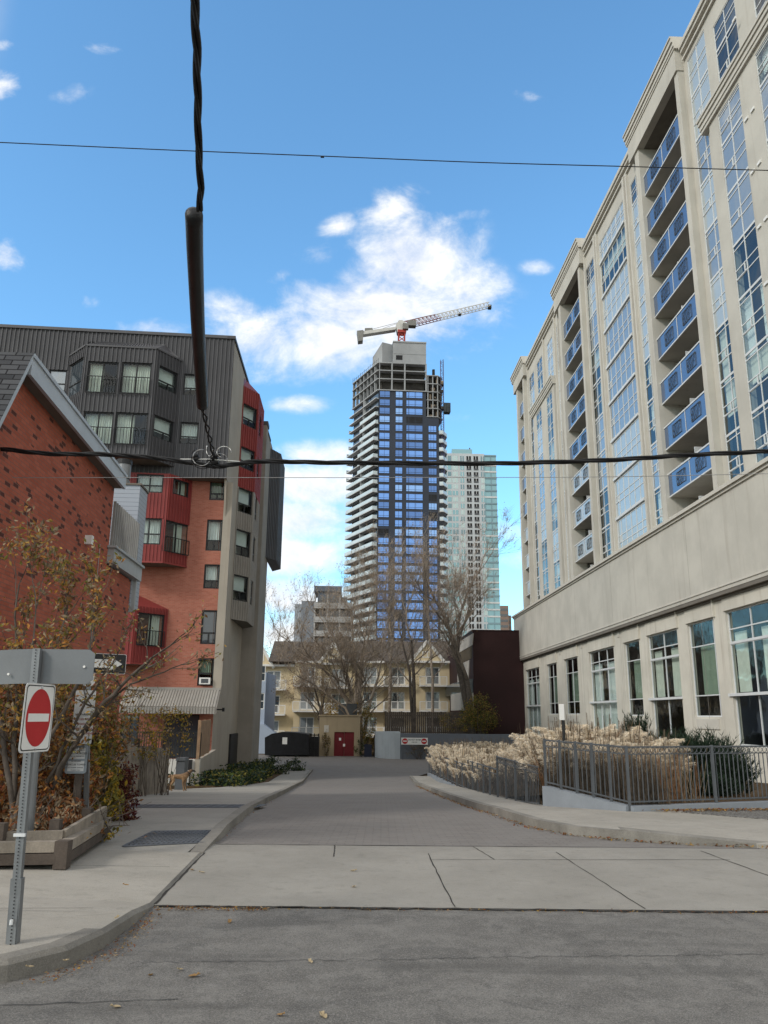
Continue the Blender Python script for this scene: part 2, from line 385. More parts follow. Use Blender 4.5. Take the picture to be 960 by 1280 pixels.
dens = wb.math('ADD', acc, nn)
cl_f = wb.math('MULTIPLY', wb.ramp(dens, .16, 1.0), wb.ramp(acc, .02, .26))
front = wb.math('GREATER_THAN', Y_, .02)
lft_ = wb.ramp(wb.math('DIVIDE', X_, Ya), -.56, -.74)  # mask for extra cloud left of view, added to pale window reflections
# unseen cloud added behind, beside and overhead to whiten the ambient light
n3 = wb.noise(tc, 2.6, 7, .6, .3)
cl_b = wb.ramp(n3, .34, .54)
side = wb.math('MAXIMUM', wb.ramp(wb.math('DIVIDE', wb.math('ABSOLUTE', X_), Ya), 1.0, 1.6), wb.ramp(wb.math('DIVIDE', Z_, Ya), 1.25, 1.8))
cloud = wb.math('MAXIMUM', wb.math('MULTIPLY', cl_f, front), wb.math('MULTIPLY', cl_b, wb.math('MAXIMUM', wb.math('SUBTRACT', 1.0, front), side)))
lit = wb.ramp(wb.math('ADD', wb.math('MULTIPLY', nz, .6), wb.math('MULTIPLY', nz2, .5)), .35, .75)
ccol = wb.mix(lit, (3.9, 4.2, 4.9), (6.1, 6.0, 5.7))
scol = wb.mix(1.0, sky.outputs[0], (.87, 1.33, 1.48), 'MULTIPLY')
side = wb.math('MAXIMUM', side, lft_); cloud = wb.math('MAXIMUM', cloud, wb.math('MULTIPLY', cl_b, lft_)); ccol = wb.mix(wb.math('MAXIMUM', wb.math('SUBTRACT', 1.0, front), side), ccol, (6.2, 5.75, 5.0)); col = wb.mix(wb.math('MULTIPLY', cloud, .95), scol, ccol)  # added out-of-view cloud gets a warm tint against the blue ambient
bg = wb.n('ShaderNodeBackground'); wb.l(col, bg.inputs[0]); bg.inputs[1].default_value = .15; wb.l(bg.outputs[0], wb.out.inputs[0])
sc.view_settings.view_transform = 'Standard'; sc.view_settings.look = 'None'; sc.view_settings.exposure = .44; sc.view_settings.gamma = 1
# ------------------------------------------------------------------ ground
def asphalt():
    b = NB('asphalt'); pos = b.n('ShaderNodeNewGeometry').outputs['Position']
    big = b.noise(pos, .55, 5, .6); mid = b.noise(pos, 3.5, 5, .65); fi = b.noise(pos, 75, 5, .8)
    c = b.mix(b.ramp(big, .3, .7), (.098, .094, .089), (.140, .135, .127))
    c = b.mix(b.ramp(mid, .35, .75, 0, .7), c, (.215, .208, .195)); c = b.mix(b.ramp(b.noise(pos, 1.3, 6, .7, 1.0), .52, .60, 0, .6), c, (.075, .073, .071))
    c = b.mix(b.ramp(fi, .42, .72, 0, .75), c, (.25, .24, .225))
    c = b.mix(b.ramp(fi, .45, .25, 0, .7), c, (.035, .035, .036))
    ag = b.n('ShaderNodeTexVoronoi'); b.l(pos, ag.inputs['Vector']); ag.inputs['Scale'].default_value = 160; abw = b.n('ShaderNodeRGBToBW'); b.l(ag.outputs['Color'], abw.inputs[0])
    c = b.mix(b.ramp(abw.outputs[0], .66, .9, 0, .5), c, (.30, .29, .27)); c = b.mix(b.ramp(abw.outputs[0], .36, .16, 0, .5), c, (.05, .05, .05))
    c = b.mix(b.ramp(b.noise(pos, 11, 5, .75), .5, .72, 0, .45), c, (.08, .078, .075))
    mp = b.n('ShaderNodeMapping'); b.l(pos, mp.inputs[0]); mp.inputs['Scale'].default_value = (.22, 2.6, 1); mp.inputs['Rotation'].default_value = (0, 0, .03)
    c = b.mix(b.ramp(b.noise(mp.outputs[0], 1.0, 5, .6), .5, .68, 0, .38), c, (.07, .068, .066))
    v = b.n('ShaderNodeTexVoronoi', feature='DISTANCE_TO_EDGE'); 
    wp = b.n('ShaderNodeVectorMath', operation='ADD'); nzc = b.n('ShaderNodeTexNoise'); nzc.inputs['Scale'].default_value = 1.2; nzc.inputs['Detail'].default_value = 6; b.l(pos, nzc.inputs['Vector'])
    b.l(pos, wp.inputs[0]); b.l(nzc.outputs['Color'], wp.inputs[1]); b.l(wp.outputs[0], v.inputs['Vector']); v.inputs['Scale'].default_value = .22
    crack = b.ramp(v.outputs['Distance'], .004, .0012)
    c = b.mix(b.math('MULTIPLY', crack, .0), c, (.03, .03, .03))
    h = b.math('SUBTRACT', fi, b.math('MULTIPLY', crack, .0))
    return b.finish(c, .95, 0, b.bump(h, .7, .006), .2)
def concrete(name, c1, c2, joints=None, uvs=False):
    b = NB(name); pos = b.n('ShaderNodeNewGeometry').outputs['Position']
    big = b.noise(pos, .8, 6, .65); mid = b.noise(pos, 6, 5, .7); fi = b.noise(pos, 110, 3, .7)
    c = b.mix(b.ramp(big, .3, .7), c1, c2)
    c = b.mix(b.ramp(mid, .5, .8, 0, .45), c, mul(c1, .6)); c = b.mix(b.ramp(b.noise(pos, 2.2, 7, .7, 1.5), .55, .7, 0, .4), c, mul(c1, .68)); c = b.mix(b.ramp(fi, .45, .75, 0, .45), c, mul(c2, 1.25)); c = b.mix(b.ramp(fi, .45, .25, 0, .6), c, mul(c1, .45)); c = b.mix(b.ramp(b.noise(pos, 22, 5, .8), .52, .75, 0, .35), c, mul(c1, .6))
    return b.finish(c, .93, 0, b.bump(b.math('ADD', fi, b.math('MULTIPLY', mid, .6)), .5, .004), .2)
def pavers():
    b = NB('brick pavers'); uv = b.n('ShaderNodeUVMap').outputs[0]; pos = b.n('ShaderNodeNewGeometry').outputs['Position']
    t = b.n('ShaderNodeTexBrick'); b.l(uv, t.inputs['Vector']); t.inputs['Scale'].default_value = 1
    for k, x in (('Color1', (.145, .132, .124)), ('Color2', (.20, .182, .17)), ('Mortar', (.085, .078, .072))): t.inputs[k].default_value = x+(1,)
    t.inputs['Brick Width'].default_value = .24; t.inputs['Row Height'].default_value = .12; t.inputs['Mortar Size'].default_value = .008; t.inputs['Mortar Smooth'].default_value = .3
    c = b.mix(b.ramp(b.noise(pos, 1.1, 6, .65), .3, .7, .35, .8), t.outputs[0], (.195, .184, .173)); c = b.mix(b.ramp(b.noise(pos, 90, 3), .5, .8, 0, .5), c, (.25, .24, .22))
    return b.finish(c, .92, 0, b.bump(b.math('SUBTRACT', 1.0, t.outputs[1]), .5, .005), .2)
def soil():
    b = NB('soil and leaf mulch'); pos = b.n('ShaderNodeNewGeometry').outputs['Position']
    c = b.mix(b.ramp(b.noise(pos, 5, 6, .7), .35, .65), (.045, .035, .025), (.10, .065, .035)); c = b.mix(b.ramp(b.noise(pos, 40, 4, .7), .5, .7, 0, .8), c, (.17, .10, .045))
    return b.finish(c, .95, 0, b.bump(b.noise(pos, 30, 4), .8, .03), .1)
def gravel():
    b = NB('gravel'); pos = b.n('ShaderNodeNewGeometry').outputs['Position']
    v = b.n('ShaderNodeTexVoronoi'); b.l(pos, v.inputs['Vector']); v.inputs['Scale'].default_value = 38
    bw = b.n('ShaderNodeRGBToBW'); b.l(v.outputs['Color'], bw.inputs[0])
    c = b.mix(bw.outputs[0], (.13, .125, .12), (.34, .33, .31)); c = b.mix(b.ramp(v.outputs['Distance'], .35, .7), c, (.06, .055, .05))
    return b.finish(c, .95, 0, b.bump(v.outputs['Distance'], .8, .02), .2)
m_asph = asphalt(); m_apron = concrete('concrete apron', (.23, .219, .197), (.285, .272, .246)); m_side = concrete('pavement concrete', (.27, .255, .225), (.34, .32, .285))
m_kerb = concrete('kerb concrete', (.15, .142, .128), (.26, .246, .22)); m_pav = pavers(); m_soil = soil(); m_grav = gravel()
m_joint = surf('joint dirt', (.035, .032, .028), .95, .3, 5, 60, .3)
m_patch = surf('asphalt patch', (.045, .045, .046), .95, .15, 3, 120, .4)
def sheet(name, rows, dz, mat, sub=1.0, parent=None, ujoin=None):
    dz0 = dz; dzf = dz if callable(dz) else (lambda y: dz0); dz = dzf(rows[-1][0])
    """rows: [(y, xl, xr)], surface follows the ground profile; kerb(s) on the sides"""
    m = MB(); prev = None; R = []
    ys = sorted({r[0] for r in rows} | {g[0] for g in GP if rows[0][0] < g[0] < rows[-1][0]} | {rows[0][0]+sub*i for i in range(int((rows[-1][0]-rows[0][0])/sub))})
    def lerp(y):
        for (a, l0, r0), (b, l1, r1) in zip(rows, rows[1:]):
            if a <= y <= b: t = (y-a)/(b-a) if b > a else 0; return l0+(l1-l0)*t, r0+(r1-r0)*t
        return rows[-1][1], rows[-1][2]
    for y in ys:
        l, r = lerp(y); R.append((y, l, r))
    for (a, l0, r0), (b, l1, r1) in zip(R, R[1:]):
        da, db = dzf(a), dzf(b); m.face([(l0, a, gz(a)+da), (r0, a, gz(a)+da), (r1, b, gz(b)+db), (l1, b, gz(b)+db)], 0, [(l0, a), (r0, a), (r1, b), (l1, b)])
        if dz > .05:
            for x0, x1 in ((l0, l1), (r0, r1)): m.face([(x0, a, gz(a)+da), (x1, b, gz(b)+db), (x1, b, gz(b)-.2), (x0, a, gz(a)-.2)], 0, [(a, dz), (b, dz), (b, -.2), (a, -.2)])
    if dz > .05:
        for (y, l, r) in (R[0], R[-1]): m.face([(l, y, gz(y)+dzf(y)), (r, y, gz(y)+dzf(y)), (r, y, gz(y)-.2), (l, y, gz(y)-.2)], 0, [(l, dz), (r, dz), (r, -.2), (l, -.2)])
    o = m.build(name, mat, parent); return o
# one great sheet to the horizon
m = MB(); ys = [-300, -60, -10, 0, 2, 4, 6, 8, 11, 13.5, 16, 20, 24, 28, 33, 38, 44, 50, 56, 75, 120, 400, 2500]
for a, b in zip(ys, ys[1:]): m.face([(-900, a, gz(a)-.05), (900, a, gz(a)-.05), (900, b, gz(b)-.05), (-900, b, gz(b)-.05)])
struct(m.build('ground', m_soil))
o = sheet('street', [(-14, -60, 60), (8.6, -60, 60)], 0, m_asph); struct(o)
# kerb lines of the lane, from the far end to the apron
KL = [(10.5, -2.17), (11.6, -2.20), (13.6, -2.33), (17, -2.55), (21.5, -2.85), (27, -3.15), (33, -3.5), (44, -4.1), (58, -4.75)]
KR = [(11.3, 5.4), (11.6, 4.35), (12.1, 3.4), (12.8, 2.8), (13.8, 2.5), (15.5, 2.27), (18.3, 2.08), (24, 1.97), (30.5, 1.90), (40, 1.76), (50, 1.68)]
def lerp_l(L, y):
    if y <= L[0][0]: return L[0][1]
    for (a, x), (b, z) in zip(L, L[1:]):
        if a <= y <= b: return x+(z-x)*(y-a)/(b-a)
    return L[-1][1]
yl = sorted({a for a, _ in KL} | {a for a, _ in KR if a > 11.3} | {66, 72, 80})
rows = []
for y in [11.25]+[q for q in yl if q > 11.3]:
    l = lerp_l(KL, y) if y <= 58 else {66: -9, 72: -13, 80: -13}[y]
    r = lerp_l(KR, y) if y <= 50 else (1.7 if y < 58 else {58: 3.5, 66: 9, 72: 10, 80: 10}.get(y, 3.5))
    rows.append((y, l, r))
struct(sheet('paver_road', rows, .004, m_pav))
struct(sheet('concrete_apron', [(7.72, -2.0, 30), (10.5, -2.17, 30), (11.25, -2.19, 30)], .010, m_apron))
# joints and street edge dirt
jm = MB()
def strip(a, b, w, dz, wob=.0, n=14):
    a = Vector(a); b = Vector(b); t = (b-a).normalized(); nx = Vector((-t.y, t.x)); P0 = None; rnd = random.Random(int(a.x*100)+5)
    for i in range(n+1):
        p = a.lerp(b, i/n)+nx*rnd.uniform(-wob, wob); ww = w*rnd.uniform(.6, 1.4)/2; q = (p-nx*ww, p+nx*ww)
        if P0: jm.face([(c.x, c.y, gz(c.y)+dz) for c in (P0[0], q[0], q[1], P0[1])])
        P0 = q
for a, b in (((.58, 10.6), (.66, 7.75)), ((2.2, 10.8), (2.35, 7.75)), ((-.6, 11.2), (-.56, 10.3)), ((1.2, 11.2), (1.35, 10.2)), ((4.1, 11), (4.3, 7.75)), ((6.2, 11), (6.5, 7.75))): strip(a, b, .012, .014, .006)
strip((-2.15, 11.2), (5, 11.28), .03, .016, .006, 30); strip((.6, 10.15), (4.2, 10.35), .012, .0145, .006, 20)
strip((-1.98, 7.69), (9, 7.69), .04, .012, .02, 120); strip((-2.15, 10.5), (-2.0, 7.75), .02, .0135, .008, 20)
for x in (-3.9, -5.8): strip((x, 5.5), (x-.25, 9.0), .010, .137, .004, 10)
strip((-2.3, 7.0), (-8, 6.7), .010, .137, .004, 14); strip((-2.2, 9.0), (-3.3, 9.05), .010, .105, .004, 6)
struct(jm.build('pavement_joints', m_joint))
jm = MB()
strip((-1.7, 6.05), (3.3, 6.45), .006, .005, .028, 110); strip((-3.5, 5.0), (-1.2, 5.35), .008, .005, .02, 30)
struct(jm.build('road_cracks', m_patch))
# left pavement: rounded corner slab
cor = [(-14, 5.3), (-4.6, 5.3), (-3.4, 5.32), (-2.75, 5.42), (-2.35, 5.62), (-2.1, 5.95), (-2.0, 6.4), (-1.99, 7.1), (-2.0, 7.7), (-2.18, 10.5)]
m = MB(); dzs = [.13]*6+[.128, .10, .035, .014]
kb = .16
inn = []
for i, (x, y) in enumerate(cor):
    a = Vector(cor[max(i-1, 0)]); b = Vector(cor[min(i+1, len(cor)-1)]); t = (b-a).normalized(); inn.append((x-t.y*kb, y+t.x*kb))
for i in range(len(cor)-1):
    (x0, y0), (x1, y1) = cor[i], cor[i+1]; a0, a1 = inn[i], inn[i+1]; h0, h1 = dzs[i], dzs[i+1]
    m.face([(x0, y0, -.05), (x1, y1, -.05), (x1, y1, max(h1-.03, 0)), (x0, y0, max(h0-.03, .0))], 1)
    c0 = ((x0*.8+a0[0]*.2), (y0*.8+a0[1]*.2)); c1 = ((x1*.8+a1[0]*.2), (y1*.8+a1[1]*.2))
    m.face([(x0, y0, max(h0-.03, 0)), (x1, y1, max(h1-.03, 0)), (c1[0], c1[1], h1), (c0[0], c0[1], h0)], 1)
    m.face([(c0[0], c0[1], h0), (c1[0], c1[1], h1), (a1[0], a1[1], h1+.001), (a0[0], a0[1], h0+.001)], 1 if i < 6 else 0)
top = [(x, y) for x, y in inn]+[(-5.6, 11.3), (-14, 11.3)]
zt = [h+.001 for h in dzs]+[.03, .13]
cx, cy = -6.0, 8.0
for i in range(len(top)):
    j = (i+1) % len(top); m.face([(cx, cy, .12), (top[i][0], top[i][1], zt[i]), (top[j][0], top[j][1], zt[j])], 0)
struct(m.build('left_pavement', [m_side, m_kerb]))
m_drive = concrete('driveway concrete', (.245, .235, .215), (.30, .288, .262))
LPR = [(10.45, -5.6, -2.36)]+[(y, -7.6 if y < 26 else -8.2, lerp_l(KL, y)-.16) for y in (11.3, 13.6, 17, 21.5, 27)]+[(33, -6.3, -3.72), (44, -6.2, -4.3), (58, -6.4, -4.95)]
struct(sheet('driveway', LPR, lambda y: min(.055, max(.016, .016+(y-10.45)*.03)), m_drive))
struct(sheet('left_kerb', [(y, x-.16, x) for y, x in KL], lambda y: min(.13, .015+max(0, y-10.5)*.06), m_kerb))
struct(sheet('far_pavement', [(58, -12, -5), (66, -12, -9.1)], .08, m_drive))
RP = [(y, x, x+.16) for y, x in KR if y > 12]
struct(sheet('right_kerb', RP, .14, m_kerb))
m = MB()   # kerb flare on the right
fl = [(12.1, 3.4), (11.75, 4.1), (11.55, 4.9), (11.45, 5.8)]
for i in range(3):
    (y0, x0), (y1, x1) = fl[i], fl[i+1]; h0, h1 = [.14, .11, .06, .012][i], [.14, .11, .06, .012][i+1]
    m.face([(x0, y0, -.05), (x1, y1, -.05), (x1, y1, h1-.02), (x0, y0, h0-.02)]); m.face([(x0, y0, h0-.02), (x1, y1, h1-.02), (x1, y1+.16, h1), (x0, y0+.16, h0)])
struct(m.build('kerb_return', m_kerb))
WL = [(11.55, 4.9), (12.2, 3.55), (13.0, 2.92), (15.5, 2.43)]
m = MB()
hp = lambda x, y: .012+.118*max(0, min(1, max((y-11.2)/1.3, (6.0-x)/3.0)))
pl = [(5.8, 11.22), (4.9, 11.6), (4.1, 11.9), (3.42, 12.25), (2.96, 12.8), (2.66, 13.8), (2.43, 15.5), (2.24, 18.3), (2.13, 24), (2.06, 30.5), (1.92, 40), (1.84, 50), (3.0, 50), (3.1, 40), (3.25, 30), (3.3, 22), (3.45, 17.4), (4.7, 15.8), (9, 17.2), (14, 18.5), (30, 18.5), (30, 11.2), (14, 11.2), (9, 11.2)]
bmh = bmesh.new(); vs = [bmh.verts.new((x, y, 0)) for x, y in pl]; bmh.faces.new(vs); bmesh.ops.triangulate(bmh, faces=bmh.faces[:])
bmesh.ops.subdivide_edges(bmh, edges=[e for e in bmh.edges if e.calc_length() > 1.5], cuts=3); bmesh.ops.triangulate(bmh, faces=bmh.faces[:])
for f in bmh.faces: m.face([(v.co.x, v.co.y, gz(v.co.y)+hp(v.co.x, v.co.y)) for v in f.verts], 0)
bmh.free()
for (x0, y0), (x1, y1) in zip(pl, pl[1:7]): m.face([(x0, y0, gz(y0)-.1), (x1, y1, gz(y1)-.1), (x1, y1, gz(y1)+hp(x1, y1)), (x0, y0, gz(y0)+hp(x0, y0))], 0)
struct(m.build('right_pavement', m_side))
m = MB(); m.face([(5.3, 15.9, -.018), (7.5, 13.2, .0), (14, 12.4, .0), (14, 18.4, -.2), (9, 17.1, -.05)]); 
for i in range(5): pass
struct(sheet('gravel_patch', [(13.2, 7.4, 14), (14.6, 6.2, 14), (15.6, 5.5, 14), (16.2, 6.0, 14), (17.0, 8.6, 14)], .137, m_grav))
# drain grates
def gd(y): return min(.055, max(.016, .016+(y-10.45)*.03))
def grate(pts, label):
    g = thing('drain_grate', label, 'drain grate', (pts[0][0], pts[0][1], gz(pts[0][1])+.055), 'drain grates in the driveway')
    a, b, c, d = [Vector(p) for p in pts]; m = MB(); 
    Z = lambda p, e=0: (p.x, p.y, gz(p.y)+gd(p.y)+.004+e)
    m.face([Z(a), Z(b), Z(c), Z(d)]); m.build('pit', m_dark, g)
    m = MB(); n = 16
    for p, q in ((a, b), (b, c), (c, d), (d, a)): m.bar(Z(p, .006), Z(q, .006), .05, .012)
    for i in range(1, n): m.bar(Z(a.lerp(b, i/n), .006), Z(d.lerp(c, i/n), .006), .035, .008)
    for i in range(1, 9): m.bar(Z(a.lerp(d, i/9), .007), Z(b.lerp(c, i/9), .007), .028, .008)
    m.build('bars', m_steel2g, g)
m_steel2g = surf('dark steel grating', (.12, .13, .145), .6, .15, 4, 60, .1, metal=.3)
q = [gp(155, 1056, .055), gp(255, 1052, .055), gp(277, 1039, .055), gp(192, 1040, .055)]
grate([(p.x, p.y) for p in q], 'near grating of dark bars set in the driveway beside the kerb')
q = [gp(140, 1010, .055), gp(318, 1010, .055), gp(332, 1006.5, .055), gp(150, 1006.5, .055)]
grate([(p.x, p.y) for p in q], 'long narrow drain channel crossing the whole driveway, beyond the other grating')
# ------------------------------------------------------------------ right building
RB = Fr((16.5, 0), (-.035, 1), flip=True)
rb = thing('apartment_building', 'tall beige stucco apartment block with stacked recessed blue glass balconies on the right', 'building', RB.P(45, -2, 0))
FL = [10.55+2.61*i for i in range(9)]; ZT = 34.05
cols = {'A': (71.0, 72.7), 'B': (67.6, 69.3), 'C': (63.7, 65.3), 'D': (60.35, 61.9), 'E': (51.4, 52.9), 'F': (44.75, 49.7), 'G': (41.65, 43.1), 'H': (32.5, 34.15), 'I': (29.55, 31.25), 'J': (25.9, 27.7), 'K': (21.6, 23.4)}
bal = {'b1': (54.05, 59.3), 'b2': (35.25, 40.75), 'b3': (74.4, 76.9)}
cols = {k: (a-.2, b+.2) if k not in 'F' else (a-.1, b+.1) for k, (a, b) in cols.items()}
holes = []
for k, (a, b) in cols.items(): holes.append((a, b, 11.5, 33.8 if k not in 'H' else 34.6))
bh = [(a, b, 11.5, 34.45) for a, b in bal.values()]
T = -.15
m = MB(); m.wall(RB, 19.0, 78.1, 11.3, 35.75, holes, T, .22); 
for a, b in bal.values(): pass
m = MB(); segs = [(19.0, bal['b2'][0]), (bal['b2'][1], bal['b1'][0]), (bal['b1'][1], bal['b3'][0]), (bal['b3'][1], 78.1)]
for a, b in segs: m.wall(RB, a, b, 11.3, 35.75, [h for h in holes if a < h[0] < b], T, .12)
for a, b in bal.values():
    m.wall(RB, a, b, 34.45, 35.75, [], T, .2)
    # recess box walls
    for s_ in (a, b):
        m.face([RB.P(s_, 11.3, T), RB.P(s_, 11.3, T-1.9), RB.P(s_, 34.45, T-1.9), RB.P(s_, 34.45, T)], 0, [(0, 11.3), (1.9, 11.3), (1.9, 34.45), (0, 34.45)])
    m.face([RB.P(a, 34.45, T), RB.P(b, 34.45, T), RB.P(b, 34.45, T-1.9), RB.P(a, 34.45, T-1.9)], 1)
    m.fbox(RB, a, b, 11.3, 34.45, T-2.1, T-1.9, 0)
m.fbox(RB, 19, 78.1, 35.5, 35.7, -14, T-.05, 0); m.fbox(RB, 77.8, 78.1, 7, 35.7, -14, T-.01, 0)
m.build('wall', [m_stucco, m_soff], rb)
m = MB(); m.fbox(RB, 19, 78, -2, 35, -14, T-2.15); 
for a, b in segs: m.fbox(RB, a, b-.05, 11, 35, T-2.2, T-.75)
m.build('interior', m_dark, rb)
# projecting surrounds round the balcony stacks with cornices
for nm, (A, B, a, b) in {'x': (53.1, 60.9, *bal['b1']), 'y': (34.75, 42.1, *bal['b2']), 'z': (73.4, 78.4, *bal['b3'])}.items():
    m = MB(); D = .28
    m.fbox(RB, A, B, 34.45, 36.2, T+.001, D)
    m.fbox(RB, b, b+.62, 11.5, 34.45, T+.001, D-.1); m.fbox(RB, a-.45, a, 11.5, 34.45, T+.001, D-.1)
    m.fbox(RB, A, B, 35.7, 36.2, -6, T)
    m.build('balcony_surround', m_stucco, rb)
    m = MB()
    for z0, z1, d in ((35.72, 35.86, .33), (35.86, 36.1, .38), (36.1, 36.36, .46), (36.36, 36.46, .52)): m.fbox(RB, A-.12, B+.12+(.3 if nm == 'z' else 0), z0, z1, -6.1, d)
    m.build('cornice', m_trim, rb)
for a, b in ((19, 34.6), (42.25, 53.0), (61.0, 73.3)):
    m = MB()
    for z0, z1, d in ((34.9, 35.02, -.02), (35.35, 35.55, .03), (35.55, 35.8, .12)): m.fbox(RB, a, b, z0, z1, T+.001 if z1 < 35 else -.6, d)
    m.build('cornice', m_trim, rb)
# proud lower volumes with string course
for a, b, ks in ((62.75, 71.1, 'BC'), (19.0, 32.9, 'IJK')):
    m = MB(); hs = [(cols[k][0]+.02, cols[k][1]-.02, 11.5, 28.75) for k in ks]
    if a > 60: m.wall(RB, a, 70.6, 11.3, 29.0, hs, .10, .249)
    else: m.wall(RB, a, b-.6, 11.3, 29.0, hs, .10, .249)
    e0, e1 = (a, 70.6) if a > 60 else (a, b-.6)
    for s_ in (e0, e1): m.face([RB.P(s_, 11.3, T), RB.P(s_, 11.3, .10), RB.P(s_, 29, .10), RB.P(s_, 29, T)], 0, [(0, 11.3), (.25, 11.3), (.25, 29), (0, 29)])
    if a < 60: m.fbox(RB, b-.6, b-.35, 11.4, 29, T+.001, .0); m.fbox(RB, b-.35, b-.1, 11.4, 29, T+.001, -.08)
    m.build('projecting_wall', m_stucco, rb)
    m = MB()
    for z0, z1, d in ((28.95, 29.12, .22), (29.12, 29.36, .27), (29.36, 29.55, .34), (29.55, 29.66, .40)): m.fbox(RB, a-.1, b+.05, z0, z1, T+.001, d)
    m.build('string_course', m_trim, rb)
# stepped pilasters either side of the wide bay and others
m = MB()
for s_ in (50.0, 50.55, 43.55, 44.15, 53.0-.05, 61.1, 62.3, 73.0, 66.4):
    m.fbox(RB, s_, s_+.18, 11.5, 34.9, T+.001, T+.14)
for s_ in (50.25, 43.85): m.fbox(RB, s_, s_+.16, 11.5, 34.9, T+.001, T+.22)
m.build('pilaster', m_trim, rb)
rnd = random.Random(3)
def unit(s0, s1, z, wide=False, wd=T-.02, ztop_=99):
    gm = rnd.choice([m_gp[0], m_glt, m_glt, m_glt, m_gp[2]]); bl_ = rnd.choice([[(0, .46, .02, .98)], [(.0, 1, .02, .98)], [(.5, .98, .36, .98)], [(0, 1, .5, .98)], [(0, .3, 0, .98), (.7, 1, 0, .98)], []]) if gm is m_glt else None
    vb = [.5] if not wide else [.14, .32, .5, .68, .86]
    def extra(m, a, b, z0, z1):
        # small opener sash and thick floor band
        x = b-(b-a)*(.5 if not wide else .14); h = z1-z0
        m.fbox(RB, x, b, z0+h*.36, z0+h*.38, wd-.05, wd+.01); m.fbox(RB, x+.18, x+.24, z0+h*.36, z0+h*.52, wd-.05, wd+.01)
        if wide: m.fbox(RB, a, b, z1-.16, z1, wd-.05, wd+.1)
    return window(RB, s0, s1, z+.9, min(z+.9+2.61, ztop_), wd, rb, vb=vb, hb=[.36, .53, .90], fw=.055, gm=gm, extra=extra, dep=.04, blind=bl_, bm=rnd.choice([m_blind, m_curt, m_blind]))
for k, (a, b) in cols.items():
    if k == 'K': rng = range(2, 9)
    else: rng = range(9)
    for i in rng:
        z = FL[i]
        o = unit(a, b, z, wide=(k == 'F'), wd=(.075 if k in 'BCIJK' and i < 7 else T-.02), ztop_=(28.75 if k in 'BCIJK' and i == 6 else 99)) if i < 8 else window(RB, a, b, z+.9, min(z+.9+2.61, 33.8 if k != 'H' else 34.6), T-.02, rb, dep=.04, vb=[.5] if k != 'F' else [.14, .32, .5, .68, .86], hb=[.42, .6], fw=.055, gm=m_gp[rnd.randint(0, 2)])
# balconies
for nm, (a, b) in bal.items():
    for i in range(9):
        z = FL[i]
        if i == 0: z = 10.6
        m = MB(); m.fbox(RB, a, b, z-.2, z, T-1.9, T+.10, 0)
        o = m.build('balcony', m_stucco if nm != 'b3' else m_stucco, rb)
        m = MB(); gpan = (m_gpale if (nm != 'b2' and i < 4) else m_gblue)
        if i > 0 or nm == 'b1':
            m.fbox(RB, a+.02, b-.02, z-.12, z+1.02, T+.115, T+.13); m.build('railing_glass', gpan, o)
            m = MB(); m.fbox(RB, a, b, z+1.02, z+1.10, T+.09, T+.16); m.fbox(RB, a, b, z-.2, z-.13, T+.101, T+.15)
            n = 1
            for j in range(1, 1+n): m.fbox(RB, a+(b-a)*j/2-.02, a+(b-a)*j/2+.02, z-.12, z+1.02, T+.134, T+.15)
            m.build('handrail', m_alu, o)
            if nm != 'b3':
                for c0 in (a+(b-a)*.27, a+(b-a)*.70):
                    m = MB()
                    w2, h2, zc, t = .52, .34, z+.46, .045
                    def line(p, q): m.bar(RB.P(c0+p[0], zc+p[1], T+.16), RB.P(c0+q[0], zc+q[1], T+.16), .026, .02)
                    for p, q in (((-w2-.02,-h2),(w2+.02,-h2)), ((w2,-h2),(w2,h2)), ((w2,h2),(-w2,h2)), ((-w2,h2),(-w2,-h2)), ((w2,-h2),(-.1,h2)), ((.25,-h2),(-w2,h2)), ((-.05,-h2),(-.3,.0)), ((w2, -.05), (.1, h2))): line(p, q)
                    m.build('railing_ornament', m_fence, o)
        else:
            m.fbox(RB, a, b, z+1.0, z+1.1, T+.09, T+.16); m.build('handrail', m_alu, o)
        if nm != 'b3' and rnd.random() < .45:
            x = rnd.uniform(a+.6, b-.9); m = MB(); m.fbox(RB, x, x+.45, z+.42, z+.46, T-1.0, T-.55); m.fbox(RB, x, x+.04, z+.46, z+.95, T-1.0, T-.55)
            for p, q in ((x+.02, T-.97), (x+.41, T-.97), (x+.02, T-.6), (x+.41, T-.6)): m.fbox(RB, p-.015, p+.015, z, z+.42, q-.015, q+.015)
            tag(m.build('balcony_chair', m_white, None, RB.P(x, z, T-.8)), 'small white chair on a recessed balcony of the beige block', 'chair', 'chairs on the recessed balconies')
        if nm != 'b3':
            # glazed door wall at the back and screen between flats
            m = MB(); mid = a+(b-a)*.52
            m.fbox(RB, a+.3, mid-.25, z+.05, z+2.15, T-1.88, T-1.84); m.fbox(RB, mid+.9, b-.4, z+.05, z+2.15, T-1.88, T-1.84); m.build('patio_door', m_gp[1], o)
            m = MB(); m.fbox(RB, mid, mid+.05, z, z+1.75, T-1.8, T-.25); 
            m.fbox(RB, a+.25, a+.32, z, z+2.2, T-1.84, T-1.8); m.fbox(RB, mid-.3, mid-.22, z, z+2.2, T-1.84, T-1.8); m.build('divider', m_alu, o)
            m = MB(); m.fbox(RB, b-.09, b-.001, z+1.55, z+1.75, T-.75, T-.62); m.build('wall_lamp', m_alu, o)
# vents
for i in range(2, 9):
    for s_ in (28.9, 28.35) if i < 7 else (28.9,):
        m = MB(); m.fbox(RB, s_, s_+.28, FL[i]+.3, FL[i]+.42, .10, .16); m.build('vent', m_white, rb)
